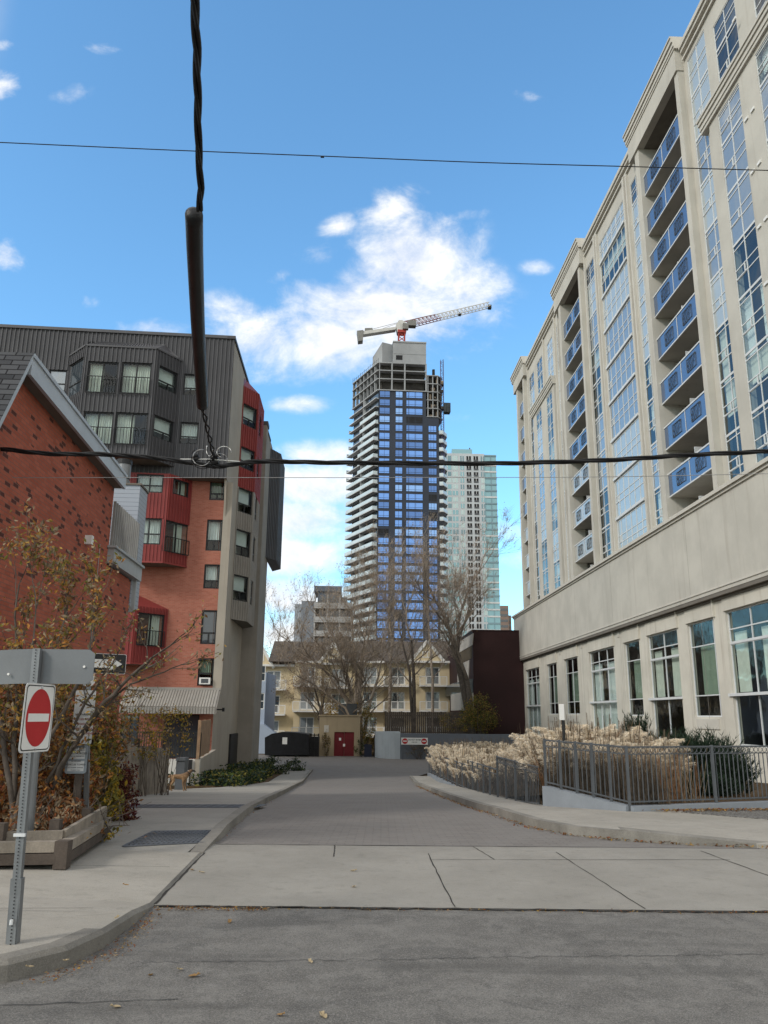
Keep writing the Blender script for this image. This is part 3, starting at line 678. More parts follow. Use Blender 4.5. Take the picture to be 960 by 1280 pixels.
# podium
pod_h = [(72.6, 78.2, .1, 6.0, 3), (66.3, 69.6, 1.9, 6.0, 1), (60.0, 63.8, 1.9, 6.05, 1), (51.5, 57.0, .7, 6.1, 3), (46.8, 49.5, 1.8, 6.1, 1), (41.2, 45.5, .62, 6.15, 2), (36.9, 39.9, 1.75, 6.2, 1), (31.6, 35.7, .55, 6.3, 2), (26.5, 30.0, .6, 6.3, 2), (21, 24.2, .6, 6.3, 2)]
m = MB(); m.wall(RB, 14, 81.5, -2.6, 7.15, [h[:4] for h in pod_h], 0, .3); m.fbox(RB, 81.4, 81.5, -2.6, 7.15, -12, -.01)
m.build('podium_wall', m_stucco2, rb)
m = MB(); m.fbox(RB, 14, 81.75, 7.15, 11.32, -12, .32); m.build('podium_band', m_stucco, rb)
m = MB()
for z0, z1, d in ((11.32, 11.45, .40), (11.45, 11.62, .50), (7.32, 7.40, .36)): m.fbox(RB, 14, 81.75+(d-.32), z0, z1, T-.3 if z0 > 11 else -.1, d)
m.build('podium_coping', m_trim, rb)
m = MB(); m.fbox(RB, 14, 81.75, 6.98, 7.149, -.1, .30); m.fbox(RB, 14, 81.7, 6.86, 6.98, -.1, .10); m.build('shadow_moulding', m_soff, rb)  # moulding coloured dark to paint in the shadow line under the band
for h in pod_h:
    m = MB(); a, b, c, e, n = h
    m.fbox(RB, a-.15, b+.1, e+.02, e+.78, .001, .05); m.fbox(RB, a-.22, a-.14, e+.0, e+.85, .001, .11); m.build('window_lintel', m_stucco2, rb)
    if n > 1:
        zl = RB.pix(909, 869)[1]
        vb = [(.5, 0, 1)] if n == 2 else [(.33, 0, 1), (.66, 0, 1)]
        fl_ = (zl-c)/(e-c)
        def extra(m, s0, s1, z0, z1, zl=zl):
            m.fbox(RB, s0-.08, s1+.25, zl-.06, zl+.06, -.2, .08); m.fbox(RB, s0, s1, z0, z0+.08, -.2, -.1)
            m.fbox(RB, s0, s1, zl+(z1-zl)*.60, zl+(z1-zl)*.63, -.2, -.1)
        window(RB, a, b, c, e, -.12, rb, vb=vb, hb=[fl_, fl_+(1-fl_)*.60, fl_+(1-fl_)*.78], fw=.06, blind=[(.02, .44, fl_+.02, .84), (.66, .99, fl_+.02, .84), (.0, 1, 0, fl_*.98)] if n == 3 else [(.05, .42, fl_+.02, .84), (.72, .99, fl_+.02, .84)], bm=m_curt if n == 2 else m_blind, extra=extra)
    else:
        window(RB, a, b, c, e, -.12, rb, vb=[.5] if b-a > 3.2 else [.12], hb=[.22, .74], fw=.06, blind=[(.02, .80, .23, .74)], bm=m_curtg)
        m = MB(); m.fbox(RB, a+.3, b-.3, c-.55, c-.1, .001, .05); m.build('window_sill', m_trim, rb)
for s_ in (25.2, 38.4, 50.3, 58.8, 70.2):
    m = MB(); m.fbox(RB, s_, s_+.025, 7.45, 11.3, .32, .323); m.fbox(RB, s_-.2, s_-.175, -1.5, 6.85, .0, .003); m.build('expansion_joint', m_conc2, rb)
m = MB()
for s_ in (30.2, 50.2, 58.6, 64.9): m.fbox(RB, s_, s_+.35, 6.55, 6.95, .001, .04)
m.build('wall_grille', m_trim, rb)
m = MB(); m.tube([RB.P(31.2, -1, .06), RB.P(31.2, 7.0, .06)], .05, 8); m.build('drainpipe', m_trim, rb)
# ------------------------------------------------------------------ left apartment building
L0 = (-8.97, 44.0)
LF = Fr(L0, (1, .09)); LS = Fr(L0, (-.04, 1))
lb = thing('apartment_building', 'orange brick and dark metal clad apartment block with red bays, beside the lane', 'building', (-13, 50, -2))
CO = .75                                            # overhang of the dark upper storeys
LC = LF.off(CO); zr = LC.pix(290, 424)[1]; zcb = LC.pix(281, 598)[1]; sR = LC.pix(291, 424)[0]
BO = 1.5; LBB = LF.off(CO+BO)
def hole(fr, p, q): a = fr.pix(*p); b = fr.pix(*q); return (min(a[0], b[0]), max(a[0], b[0]), min(a[1], b[1]), max(a[1], b[1]))
k1 = lambda x, y: (x*.375, 380+y*.375)
k6 = lambda x, y: (140+x/4.8, 560+y/4.8)
k4 = lambda x, y: (240+x/4.27, 700+y/4.27)
k3 = lambda x, y: (260+x/4.92, 440+y/4.92)
h_c = [hole(LC, k1(614, 232), k1(655, 305)), hole(LC, k1(602, 393), k1(658, 468)), hole(LC, k1(165, 218), k1(216, 290)), hole(LC, k1(40, 380), k1(100, 450))]
m = MB(); m.wall(LC, -24, 0, zcb, zr, h_c, 0, .14, 0); ribs(m, LC, -24, 0, zcb, zr, h_c, 0, .24, .05, .045, 1)
m.fbox(LC, -24, .05, zr, zr+.18, -1.2, .1, 1)
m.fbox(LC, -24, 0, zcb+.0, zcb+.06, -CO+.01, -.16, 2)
m.build('upper_cladding', [m_slatecl, m_slaterib, m_soff], lb)
for h in h_c: window(LC, *h, -.06, lb, vb=[(.5, 0, .35)], hb=[.35], fw=.07, fm=m_blk, gm=m_gp[0] if h[0] < -6 else m_glt, blind=None if h[0] < -6 else [(.05, .95, .35, 1)], bm=m_blind)
# octagonal dark bay
bl = LBB.pix(*k1(287, 150))[0]; br = LBB.pix(*k1(523, 150))[0]; cl = LC.pix(*k1(236, 165))[0]; cr = LC.pix(*k1(607, 180))[0]
bt = LBB.pix(*k1(400, 140))[1]; bb = LBB.pix(*k1(490, 512))[1]
A, B, Cc, D = LC.P(cl, 0), LBB.P(bl, 0), LBB.P(br, 0), LC.P(cr, 0)
F1, F2, F3 = fr2(A, B), LBB, fr2(Cc, D)
wl = (B-A).length; wr = (D-Cc).length
h_f = [hole(LBB, k1(*a), k1(*b)) for a, b in (((295,190),(386,300)), ((408,193),(498,303)), ((280,357),(370,470)), ((388,360),(486,472)))]
h_r = [hole(F3, k1(*a), k1(*b)) for a, b in (((532,203),(588,303)), ((516,368),(574,465)))]
h_l = [hole(F1, k1(232,205), k1(268,290))]
m = MB()
for fr, a, b, hs in ((F1, 0, wl, h_l), (LBB, bl, br, h_f), (F3, 0, wr, h_r)):
    m.wall(fr, a, b, bb, bt, hs, 0, .14, 0); ribs(m, fr, a, b, bb, bt, hs, 0, .24, .05, .045, 1); m.fbox(fr, a, b, bt-.1, bt, .0, .07, 1)
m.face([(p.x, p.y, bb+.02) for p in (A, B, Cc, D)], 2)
rt = bt+.9; a2, b2, c2, d2 = LC.P(cl+1.0, rt), LC.P(cl+1.6, rt), LC.P(cr-1.6, rt), LC.P(cr-1.0, rt)
up = lambda p: Vector((p.x, p.y, bt))
for q in ((up(A), up(B), b2, a2), (up(B), up(Cc), c2, b2), (up(Cc), up(D), d2, c2)): m.face(q, 0)
for i in range(1, 24): t = i/24; m.bar(up(B).lerp(up(Cc), t)+Vector((0, 0, .02)), b2.lerp(c2, t)+Vector((0, 0, .02)), .05, .05, 1)
for i in range(1, 7): t = i/7; m.bar(up(Cc).lerp(up(D), t)+Vector((0, 0, .02)), c2.lerp(d2, t)+Vector((0, 0, .02)), .05, .05, 1)
m.build('bay', [m_slatecl, m_slaterib, m_soff], lb)
def railing(fr, a, b, z0, z1, d, parent, mat, n=9):
    m = MB(); m.fbox(fr, a, b, z1-.04, z1, d-.02, d+.02); m.fbox(fr, a, b, z0, z0+.04, d-.02, d+.02)
    for i in range(n+1): s = a+(b-a)*i/n; m.fbox(fr, s-.012, s+.012, z0+.04, z1-.04, d-.012, d+.012)
    return m.build('railing', mat, parent)
for i, h in enumerate(h_f):
    window(LBB, *h, -.06, lb, vb=[.5], hb=[], fw=.08, fm=m_blk, blind=[[(.05, .5, 0, 1)], [(.02, .95, 0, 1)], [(.0, .98, 0, 1)], [(.02, .55, 0, 1)]][i], bm=m_curt)
    hh = (h[3]-h[2]); railing(LBB, h[0], h[1], h[2], h[2]+hh*.52, .12, lb, m_blk, 10)
for h in h_r: window(F3, *h, -.06, lb, vb=[(.55, 0, .35)], hb=[.35], fw=.08, fm=m_blk, blind=[(.02, .98, .36, 1)], bm=m_blind)
for h in h_l: window(F1, *h, -.06, lb, vb=[], hb=[.35], fw=.08, fm=m_blk, gm=m_gp[1])
# brick front
zb = -2.4; zawn = LF.pix(215, 862)[1]
h_b = [hole(LF, a, b) for a, b in ((k6(590,190), k6(684,315)), (k6(572,428), k6(673,618)), (k6(556,697), k6(656,845)), (k6(541,972), k6(637,1178)), (k4(36,523), k4(124,672)))]
h_b = [(a, min(b, -.13), c, d) for a, b, c, d in h_b]
h_g = [hole(LF, (206, 893), (246, 948)), hole(LF, (152, 893), (170, 950))]
m = MB(); m.wall(LF, -24, -.02, zb, zcb, h_b+h_g, 0, .16, 0); m.wall(LS.off(-.001), 0, 12, zb, zcb, [], -.3, .1, 0)
m.build('brick_wall', m_brick1, lb)
for i, h in enumerate(h_b):
    if i == 4:
        window(LF, *h, -.06, lb, vb=[], hb=[.45], fw=.09, fm=m_blk, blind=[(.05, .95, .42, 1)], bm=m_curtg)
        g = MB(); a = LF.pix(*k4(42, 628)); b = LF.pix(*k4(98, 664)); g.fbox(LF, a[0], b[0], b[1], a[1], -.2, .22, 0); ac = g.build('air_conditioner', m_white, lb)
        g = MB(); n = 7
        for j in range(n): z = b[1]+.08+(a[1]-b[1]-.16)*j/(n-1); g.fbox(LF, a[0]+.1, b[0]-.1, z-.015, z+.015, .22, .235)
        g.build('grille', m_fence, ac)
    else: window(LF, *h, -.06, lb, vb=[(.5, 0, .32)], hb=[.33], fw=.09, fm=m_blk, blind=[(.06, .94, .34 if i else .2, 1)] if i < 3 else None, gm=m_gp[1] if i == 3 else None, bm=m_blind if i else m_curtg)
for h in h_g: window(LF, *h, -.06, lb, vb=[.5], hb=[], fw=.07, fm=m_blk, gm=m_gp[1])
# flat grey end corner strip
m = MB(); m.fbox(LF, -.14, .32, zawn-.2, zcb-.02, -.05, .04); 
a = LC.pix(281, 598)[1]; pr = [(-CO, zcb), (0.001, zcb), (0.001, zr), (-CO, zr)]
m.build('corner_trim', m_conc, lb)
# side (lane) facade of concrete: sloping eave end, bays and piers
SE = 24.0
zt = zr
m = MB(); m.fbox(LS, -CO-.1, 12.5, zb, zt, -14, 0)
m2 = MB(); m2.prism(LS, [(-CO-.1, zcb-2.4), (-CO+.05, zcb-2.6), (.5, zcb-2.6), (.5, zr+.05), (-CO-.1, zr+.05)], .0, .09)
m.v = []; m.f = []; m.m = []; m.uv = []
m.prism(LS, [(0, zb), (12.5, zb), (12.5, zt-.1), (-CO, zt-.0), (-CO, zcb), (-.55, zcb-.02), (0, zcb-2.2)], -.1, 0)
SEND = LS.pix(323, 880)[0]; m.fbox(LS, 1.6, SEND, zb, zt-.15, -14, -.11)
m.build('side_wall', m_conc, lb)
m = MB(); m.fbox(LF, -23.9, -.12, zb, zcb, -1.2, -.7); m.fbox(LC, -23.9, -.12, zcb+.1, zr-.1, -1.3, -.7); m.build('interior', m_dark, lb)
m = MB(); m.fbox(LS, -CO-.12, 12.6, zt-.02, zt+.16, -1, .08); m.build('roof_edge', m_slatecl, lb)
# red over grey bay on the side
s0 = LS.pix(*k3(212, 320))[0]; Bd = .85
b0, b1, b2_, b3 = s0, s0+1.35, s0+4.4, s0+5.6
q0, q1, q2, q3 = LS.P(b0, 0, 0), LS.P(b1, 0, Bd), LS.P(b2_, 0, Bd), LS.P(b3, 0, 0)
G1, G2, G3 = fr2(q0, q1), fr2(q1, q2), fr2(q2, q3)
zbt = G1.pix(*k3(235, 215))[1]; zbm = G1.pix(*k3(220, 840))[1]; zbb = G1.pix(*k4(210, 315))[1]
sw = []
L1 = (q1-q0).length; L2 = (q2-q1).length; L3 = (q3-q2).length
for t_, b_ in ((320, 452), (590, 722), (843, 995), (1103, 1262)):
    a = G1.pix(*k3(235, t_))[1]; b = G1.pix(*k3(235, b_))[1]; sw.append((a, b))
a = G1.pix(*k4(240, 78))[1]; b = G1.pix(*k4(240, 215))[1]; sw.append((a, b))
h1 = [(.1, L1-.1, b, a) for a, b in sw]; h2 = [(L2*.3, L2*.62, b, a) for a, b in sw]
for nm, z0, z1, mt in (('red_bay', zbm, zbt, [m_redcl, m_redrib, m_soff]), ('grey_bay', zbb, zbm, [m_greycl, m_greyrib, m_soff])):
    m = MB()
    for fr, L, hs in ((G1, L1, h1), (G2, L2, h2), (G3, L3, [])):
        hs = [h for h in hs if z0-.3 < (h[2]+h[3])/2 < z1]
        m.wall(fr, 0, L, z0, z1, hs, 0, .12, 0); ribs(m, fr, 0, L, z0, z1, hs, 0, .22, .045, .04, 1)
    m.face([(p.x, p.y, z0+.01) for p in (q0, q1, q2, q3)], 2); 
    if nm == 'red_bay': m.face([(q0.x, q0.y, z1), (q1.x, q1.y, z1), LS.P(b1, z1+.9, .02), LS.P(b0, z1+.5, .02)], 0); m.face([(q1.x, q1.y, z1), (q2.x, q2.y, z1), LS.P(b2_, z1+.9, .02), LS.P(b1, z1+.9, .02)], 0); m.face([(q2.x, q2.y, z1), (q3.x, q3.y, z1), LS.P(b3, z1+.4, .02), LS.P(b2_, z1+.9, .02)], 0)
    m.build(nm, mt, lb)
for h in h1: window(G1, *h, -.05, lb, vb=[(.5, 0, .35)], hb=[.36], fw=.08, fm=m_blk, blind=[(.05, .95, .38, 1)], bm=m_blind)
for h in h2: window(G2, *h, -.05, lb, vb=[], hb=[.35], fw=.08, fm=m_blk, gm=m_gp[1])
# far pier and further dark bay
P0 = LS.off(1.0); ps = P0.pix(*k3(318, 400))[0]; zp = P0.pix(*k3(345, 352))[1]
ps = max(ps, 9.5)
m = MB(); m.fbox(LS, ps, ps+.9, zb, zp-.2, -.3, 1.0); pe_ = LS.off(.95).pix(326, 880)[0]; m.fbox(LS, ps+.9, pe_, zb, zp-.4, -.3, .95); m.build('pier', m_conc2, lb)
m = MB(); m.fbox(LS, ps-.02, ps+.92, zp-.3, zp, -.3, 1.06); m.fbox(LS, ps+.93, ps+3, zp-.5, zp-.35, -1, 1.0); m.build('pier_cap', m_slatecl, lb)
DB = LS.off(2.2); ds = ps+3.2
za = zp-.9; zd = DB.pix(*k3(400, 1120))[1]
d0 = LS.P(ds, 0, .9); d1 = LS.P(ds+1.4, 0, 1.6); d2_ = LS.P(ds+5, 0, 1.6); d3 = LS.P(ds+6, 0, .9)
m = MB()
for p, q in ((d0, d1), (d1, d2_), (d2_, d3)):
    fr = fr2(p, q); L = (q-p).length; m.wall(fr, 0, L, zd, za, [], 0, .1, 0); ribs(m, fr, 0, L, zd, za, [], 0, .24, .05, .045, 1)
for z in (zd, za): m.face([(p.x, p.y, z) for p in (d0, d1, d2_, d3)], 0)
m.build('dark_bay', [m_slatecl, m_slaterib], lb)
# dark service door at foot and red bays on front
m = MB(); a = gp(292, 966); fr = LS; sd0 = LS.pix(293, 940)[0]; m.fbox(LS, 6.2, 9.3, zb, zb+2.9, .0, .12); m.build('service_door', m_blk, lb)
RF = 1.25; LR = LF.off(RF)
def redbay(xl, xc, xr, yt, yb, wf, wsd, top=True):
    c = LR.pix(xc, (yt+yb)/2)[0]; r = LF.pix(xr, (yt+yb)/2)[0]; l = LR.pix(xl, (yt+yb)/2)[0]
    zt_, zb_ = LR.pix(xc, yt)[1], LR.pix(xc, yb)[1]
    p0, p1, p2, p3 = LF.P(l-1.0, 0), LR.P(l, 0), LR.P(c, 0), LF.P(r, 0)
    fa, fb, fc = fr2(p0, p1), LR, fr2(p2, p3); La, Lc = (p1-p0).length, (p3-p2).length
    hb_ = [hole(LR, *w) for w in wf]; hc_ = [hole(fc, *w) for w in wsd]
    m = MB()
    for fr, a, b, hs in ((fa, 0, La, []), (LR, l, c, hb_), (fc, 0, Lc, hc_)):
        m.wall(fr, a, b, zb_, zt_, hs, 0, .12, 0); ribs(m, fr, a, b, zb_, zt_, hs, 0, .2, .04, .04, 1)
        m.fbox(fr, a, b, zb_, zb_+.08, 0, .055, 1)
    m.face([(p.x, p.y, zb_+.01) for p in (p0, p1, p2, p3)], 2)
    if top:
        T = zt_+.75; m.face([(p0.x,p0.y,zt_),(p1.x,p1.y,zt_), LF.P(l, T, .01), LF.P(l-.6, T, .01)], 0); m.face([(p1.x,p1.y,zt_),(p2.x,p2.y,zt_), LF.P(c-.2, T, .01), LF.P(l, T, .01)], 0); m.face([(p2.x,p2.y,zt_),(p3.x,p3.y,zt_), LF.P(c-.2, T, .01)], 0)
    m.build('red_bay', [m_redcl, m_redrib, m_soff], lb)
    for h in hb_: window(LR, *h, -.05, lb, vb=[.5], hb=[.4], fw=.08, fm=m_blk, blind=[(.02, .98, 0, 1)], bm=m_blind)
    for h in hc_:
        window(fc, *h, -.05, lb, vb=[.5], hb=[], fw=.08, fm=m_blk, blind=[(.5, .98, 0, 1)], bm=m_curt)
        if h[3]-h[2] > 1.5: railing(fc, h[0], h[1], h[2], h[2]+(h[3]-h[2])*.48, .1, lb, m_blk, 9)
redbay(158, 208, 237, 592, 704, [(k6(150,155), k6(303,270)), (k6(150,418), k6(288,580))], [(k6(370,180), k6(458,300)), (k6(320,428), k6(450,648))], top=False)
redbay(150, 166.5, 208, 757, 830, [], [(k6(160,985), k6(303,1195))])
# awning
za1 = LF.pix(215, 862)[1]; AF = LF.off(1.5); za2 = AF.pix(215, 884)[1]; za3 = AF.pix(215, 892)[1]
sl, sr_ = LF.pix(160, 862)[0], LF.pix(276, 862)[0]
m = MB(); n = 34
for i in range(n):
    a, b = sl+(sr_-sl)*i/n, sl+(sr_-sl)*(i+1)/n; e = (b-a)*.14
    m.face([AF.P(a, za2, 0), AF.P(b, za2, 0), LF.P(b, za1, .05), LF.P(a, za1, .05)], 0)
    m.bar(AF.P(a, za2+.02, 0), LF.P(a, za1+.02, .05), .10, .05, 1)
    m.fbox(AF, a, b, za3, za2, -.02, 0, 0); m.fbox(AF, a-.05, a+.05, za3, za2, 0, .03, 1)
m.fbox(LF, sl, sr_, za1, za1+.12, .0, .12, 1)
m.build('awning', [m_greycl, m_greyrib], lb)
m = MB(); m.tube([LS.P(.9, .9+1, .0), LS.P(.9, 1.9, .35)], .04, 6); m.fbox(LS, .8, 1.0, 1.8, 2.0, .3, .42); m.build('wall_lamp', m_blk, lb)
# patio wall, rail and timber screen in front of the block
PF = Fr((LF.P(-.1, 0, 9.5).x, LF.P(-.1, 0, 9.5).y), (1, .03)); PF = Fr((-7.62, 34.2), (1, .03))
wsx = PF.pix(217, 960)[0]; wex = PF.pix(249, 960)[0]; wz0 = -1.9; wz1 = PF.pix(235, 949)[1]
pt = thing('patio_wall', 'low white rendered patio wall under the black railing', 'wall', PF.P(wex, wz0))
m = MB(); m.fbox(PF, wsx-1.5, wex, wz0, wz1, -.2, 0); m.fbox(Fr((PF.P(wex,0).x, PF.P(wex,0).y), (-.13, 1)), .0, 9.6, wz0, wz1, -.2, 0, 1); m.build('wall', [m_white3, m_conc], pt)
m = MB(); a = PF.pix(238, 956); m.fbox(PF, a[0]-.07, a[0]+.07, a[1]-.2, a[1]+.2, 0, .12); m.tube([PF.P(a[0], a[1]-.2, .03), PF.P(a[0], wz0, .03)], .02, 6); m.build('meter_box', m_blk, pt)
rl = thing('patio_railing', 'black metal railing on top of the low white patio wall', 'railing', PF.P(wsx, wz1, -.1))
m = MB(); z1 = PF.pix(235, 915)[1]; a, b = wsx-1.5, wex-.02
m.fbox(PF, a, b, z1-.05, z1, -.12, -.08); m.fbox(PF, a, b, wz1+.06, wz1+.1, -.12, -.08); m.fbox(PF, a, b, z1-.2, z1-.17, -.12, -.08)
m.build('rail', m_blk, rl); m = MB()
for i in range(26): s = a+(b-a)*i/25; m.fbox(PF, s-.015, s+.015, wz1, z1-.05, -.115, -.085)
m.build('baluster', m_blk, rl)['kind'] = 'stuff'
SF = Fr((PF.P(wex, 0).x, PF.P(wex, 0).y), (-.13, 1))
sc_ = thing('timber_screen', 'slatted tan timber privacy screen at the patio corner', 'screen', SF.P(0, wz1))
m = MB(); z1 = PF.pix(250, 900)[1]
for s in (0.05, 2.6, 5.3): m = MB(); m.fbox(SF, s, s+.1, wz1, z1, -.16, -.06); m.build('post', m_woodt, sc_)
m = MB(); n = 13
for i in range(n): z = wz1+.12+(z1-wz1-.2)*i/(n-1); m.fbox(SF, 0, 5.4, z-.055, z+.055, -.06, -.03)
m.build('slats', m_woodt, sc_)
# ------------------------------------------------------------------ red brick gable house
pe = at(144, 946, 22.0); kH = -.05
HS = Fr((pe.x-kH*22, 0), (kH, 1)); hx = HS.pix(144, 946)[0]
hs = thing('brick_house', 'dark red brick house with pale gable trim and shingled roof, nearest on the left', 'house', HS.P(hx, -.5))
nb = HS.off(.1).pix(139, 704); eb = HS.pix(150, 606); pk = HS.pix(38, 463); lft = HS.pix(0, 527); rb_ = HS.pix(168, 742)
sl_ = (pk[1]-lft[1])/(pk[0]-lft[0]); le = pk[0]-3.2; lz = pk[1]-3.2*sl_
ne = HS.pix(171, 600)[0]
m = MB()
m.prism(HS, [(le, -.3), (hx, -1.2), (hx, nb[1]-.05), (nb[0], nb[1]-.05), (nb[0], eb[1]), pk, (le, lz)], -8, 0)
m.build('wall', m_brick2, hs)
def shingle():
    b = NB('dark shingles'); uv = b.n('ShaderNodeUVMap').outputs[0]
    t = b.n('ShaderNodeTexBrick'); b.l(uv, t.inputs['Vector']); t.inputs['Scale'].default_value = 1
    for k, x in (('Color1', (.035, .037, .042)), ('Color2', (.085, .088, .095)), ('Mortar', (.012, .012, .014))): t.inputs[k].default_value = x+(1,)
    t.inputs['Brick Width'].default_value = .32; t.inputs['Row Height'].default_value = .14; t.inputs['Mortar Size'].default_value = .012
    return b.finish(t.outputs[0], .95, 0, b.bump(b.math('SUBTRACT', 1.0, t.outputs[1]), .8, .01), .2)
m_shing = shingle()
m = MB(); HO = HS.off(.29); PK = HO.pix(42, 441)
def slope(a, b, d0, d1, th=.12):
    L = math.hypot(b[0]-a[0], b[1]-a[1])
    m.face([HS.P(a[0], a[1], d1), HS.P(b[0], b[1], d1), HS.P(b[0], b[1], d0), HS.P(a[0], a[1], d0)], 0, [(d1, 0), (d1, L), (d0, L), (d0, 0)])
slope((le-.1, lz+.12), (PK[0], PK[1]), -8.2, .30); ee = HO.pix(157, 592); slope((PK[0], PK[1]), (ee[0]+.1, ee[1]), -8.2, .30)
m.build('roof', m_shing, hs)
m = MB()
m.prism(HS, [(PK[0], PK[1]-.015), (ee[0]+.1, ee[1]-.015), (ee[0]+.1, ee[1]-.38), (PK[0]-.0, PK[1]-.42)], .22, .29)
m.prism(HS, [(PK[0], PK[1]-.015), (PK[0], PK[1]-.2), (le-.1, lz-.08), (le-.1, lz+.1)], .22, .29)
m.prism(HS, [(PK[0], PK[1]-.015), (ee[0]+.12, ee[1]-.015), (ee[0]+.12, ee[1]-.08), (PK[0], PK[1]-.09)], .29, .32)
m.build('fascia', surf('pale blue trim', (.42, .47, .52), .6, .06, 1, 40, .1, streak=.2), hs)
m = MB(); m.prism(HS, [(PK[0], PK[1]-.3), (ee[0]+.1, ee[1]-.33), (ee[0]+.1, ee[1]-.37), (PK[0], PK[1]-.40)], .0, .22); m.build('soffit', m_soff, hs)
# inset balcony
m_vinyl = NB('pale siding'); _uv = m_vinyl.n('ShaderNodeUVMap').outputs[0]; _s = m_vinyl.n('ShaderNodeSeparateXYZ'); m_vinyl.l(_uv, _s.inputs[0])
_f = m_vinyl.math('FRACT', m_vinyl.math('MULTIPLY', _s.outputs[1], 8)); 
m_vinyl = m_vinyl.finish(m_vinyl.mix(m_vinyl.ramp(_f, .0, .18), (.16, .18, .21), (.36, .40, .46)), .6, 0, m_vinyl.bump(_f, .6, .02), .3)
bz = nb[1]; ns = nb[0]
m = MB(); m.fbox(HS, ns-.05, hx+.5, bz-.0, bz+.38, -1.4, .16); m.fbox(HS, ns-.1, hx+.55, bz+.38, bz+.44, -1.4, .22); m.fbox(HS, hx+.2, hx+.3, bz-.9, bz, -.1, .1)
m.build('balcony', surf('grey blue trim', (.36, .38, .39), .6, .08, 1, 40, .1, streak=.3), hs)
zt_ = HS.pix(143, 628)[1]; 
m = MB(); n = 13
for i in range(n+1): s = ns+.03+(hx+.1-ns)*i/n; m.fbox(HS, s-.03, s+.03, bz+.44, zt_, .02, .08)
m.build('railing', surf('grey slat paint', (.25, .25, .24), .7, .1, 2, 40, .1), hs)
cz = HS.pix(174, 605)[1]; c0 = hx+.12
m = MB(); m.fbox(HS, c0, c0+.9, bz-.75, cz, -1.35, -.0); m.fbox(HS, c0-.04, c0+.94, cz, cz+.05, -1.39, .04, 1); m.build('chimney_chase', [m_vinyl, m_soff], hs)
m = MB(); c = HS.P(c0+.4, 0, -.62); m.cyl(c, .2, cz, cz+.24, 20); m.cyl(c, .165, cz+.24, cz+.3, 20); m.cyl(c, .2, cz+.3, cz+.72, 20); m.cyl(c, .22, cz+.72, cz+.86, 20, 1); m.build('flue', [m_steel, m_blk], hs)
m = MB(); a = HS.pix(107, 675); m.fbox(HS, a[0]-.07, a[0]+.07, a[1]-.1, a[1]+.1, 0, .16); m.build('wall_lamp', m_white, hs)
m = MB(); m.tube([HS.P(*HS.pix(124, 680), .02), HS.P(*HS.pix(113, 800), .02), HS.P(HS.pix(113, 800)[0], .4, .02)], .010, 5); m.build('wall_cable', m_wire, hs)
# ------------------------------------------------------------------ tower under construction
A0 = at(472.5, 600, 240); TF = Fr((A0.x, A0.y), (1, .07)); TL = Fr((A0.x, A0.y), (.505, -1)); # left face runs away to the left
TL = Fr((A0.x, A0.y), (-.505, 1), flip=True)
tw = thing('tower_under_construction', 'dark glass residential tower still under construction, raw concrete floors on top, crane above it', 'tower', (A0.x+8, A0.y+8, -2))
c3 = lambda x, y: (400+x/3.368, 360+y/3.368)
ztop = TF.pix(502, 454.5)[1]; zg = TF.pix(502, 488.5)[1]; fw_ = TF.pix(533, 600)[0]; fr_w = TF.pix(549, 600)[0]; lw = TL.pix(440, 600)[0]
fh = (TF.pix(490, c3(0, 547)[1])[1]-TF.pix(490, c3(0, 1060)[1])[1])/14.0
nfl = int((zg+2)/fh)
zfl = [zg-fh*(i+1) for i in range(nfl)]
zg2 = TF.pix(541, 521)[1]
xyP = lambda fr, s, d=0: (fr.P(s, 0, d).x, fr.P(s, 0, d).y)
m = MB(); core = [xyP(TF, 0, -.05), xyP(TF, fw_, -.05), xyP(TF, fw_+.0, -16), xyP(TL, lw, -.5), xyP(TL, lw, -.2), xyP(TL, .2, -.4)]
m.vprism(core, -2.5, zg); m.vprism([xyP(TF, fw_, -.05), xyP(TF, fr_w, -.05), xyP(TF, fr_w+.5, -14), xyP(TF, fw_, -14)], -2.5, zg2)
m.build('facade_panel', m_towd, tw)
c3x = lambda x: TF.pix(400+x/3.368, 600)[0]
colsT = [(c3x(247), c3x(292), [.5]), (c3x(316), c3x(347), [.5]), (c3x(362), c3x(433), [.13, .17, .53, .58]), (c3x(457), c3x(492), [.3, .65])]
rnd = random.Random(11); cnt = 0; st = MB(); stg = MB()
for i, z in enumerate(zfl):
    if z < 4: break
    for j, (a, b, vb) in enumerate(colsT):
        if j == 3 and z > zg2-fh*1.1: continue
        gm = m_dark if rnd.random() < .03 or (i < 1 and rnd.random() < .4) else m_gtow[rnd.choice([0, 0, 2, 0, 1, 2, 2])] if i < 26 else m_gtow[rnd.choice([0, 2])]
        cnt += 1
        if cnt <= 100: window(TF, a, b, z+.45, z+fh-.25, .02, tw, vb=vb, hb=[.25, .45] if False else [.28], fw=.10, fm=m_towd, gm=gm, dep=.06)
        else:
            for v in [0, .28, 1]: zz = z+.45+(fh-.7)*v; st.fbox(TF, a, b, zz-.05, zz+.05, -.02, .06, 0)
            for v in [0]+vb+[1]: s = a+(b-a)*v; st.fbox(TF, s-.05, s+.05, z+.45, z+fh-.25, -.02, .065, 0)
            st.fbox(TF, a, b, z+.45, z+fh-.25, -.03, -.01, 1)
o = st.build('lower_windows', [m_towd, m_gtow[0]], tw); o['kind'] = 'stuff'
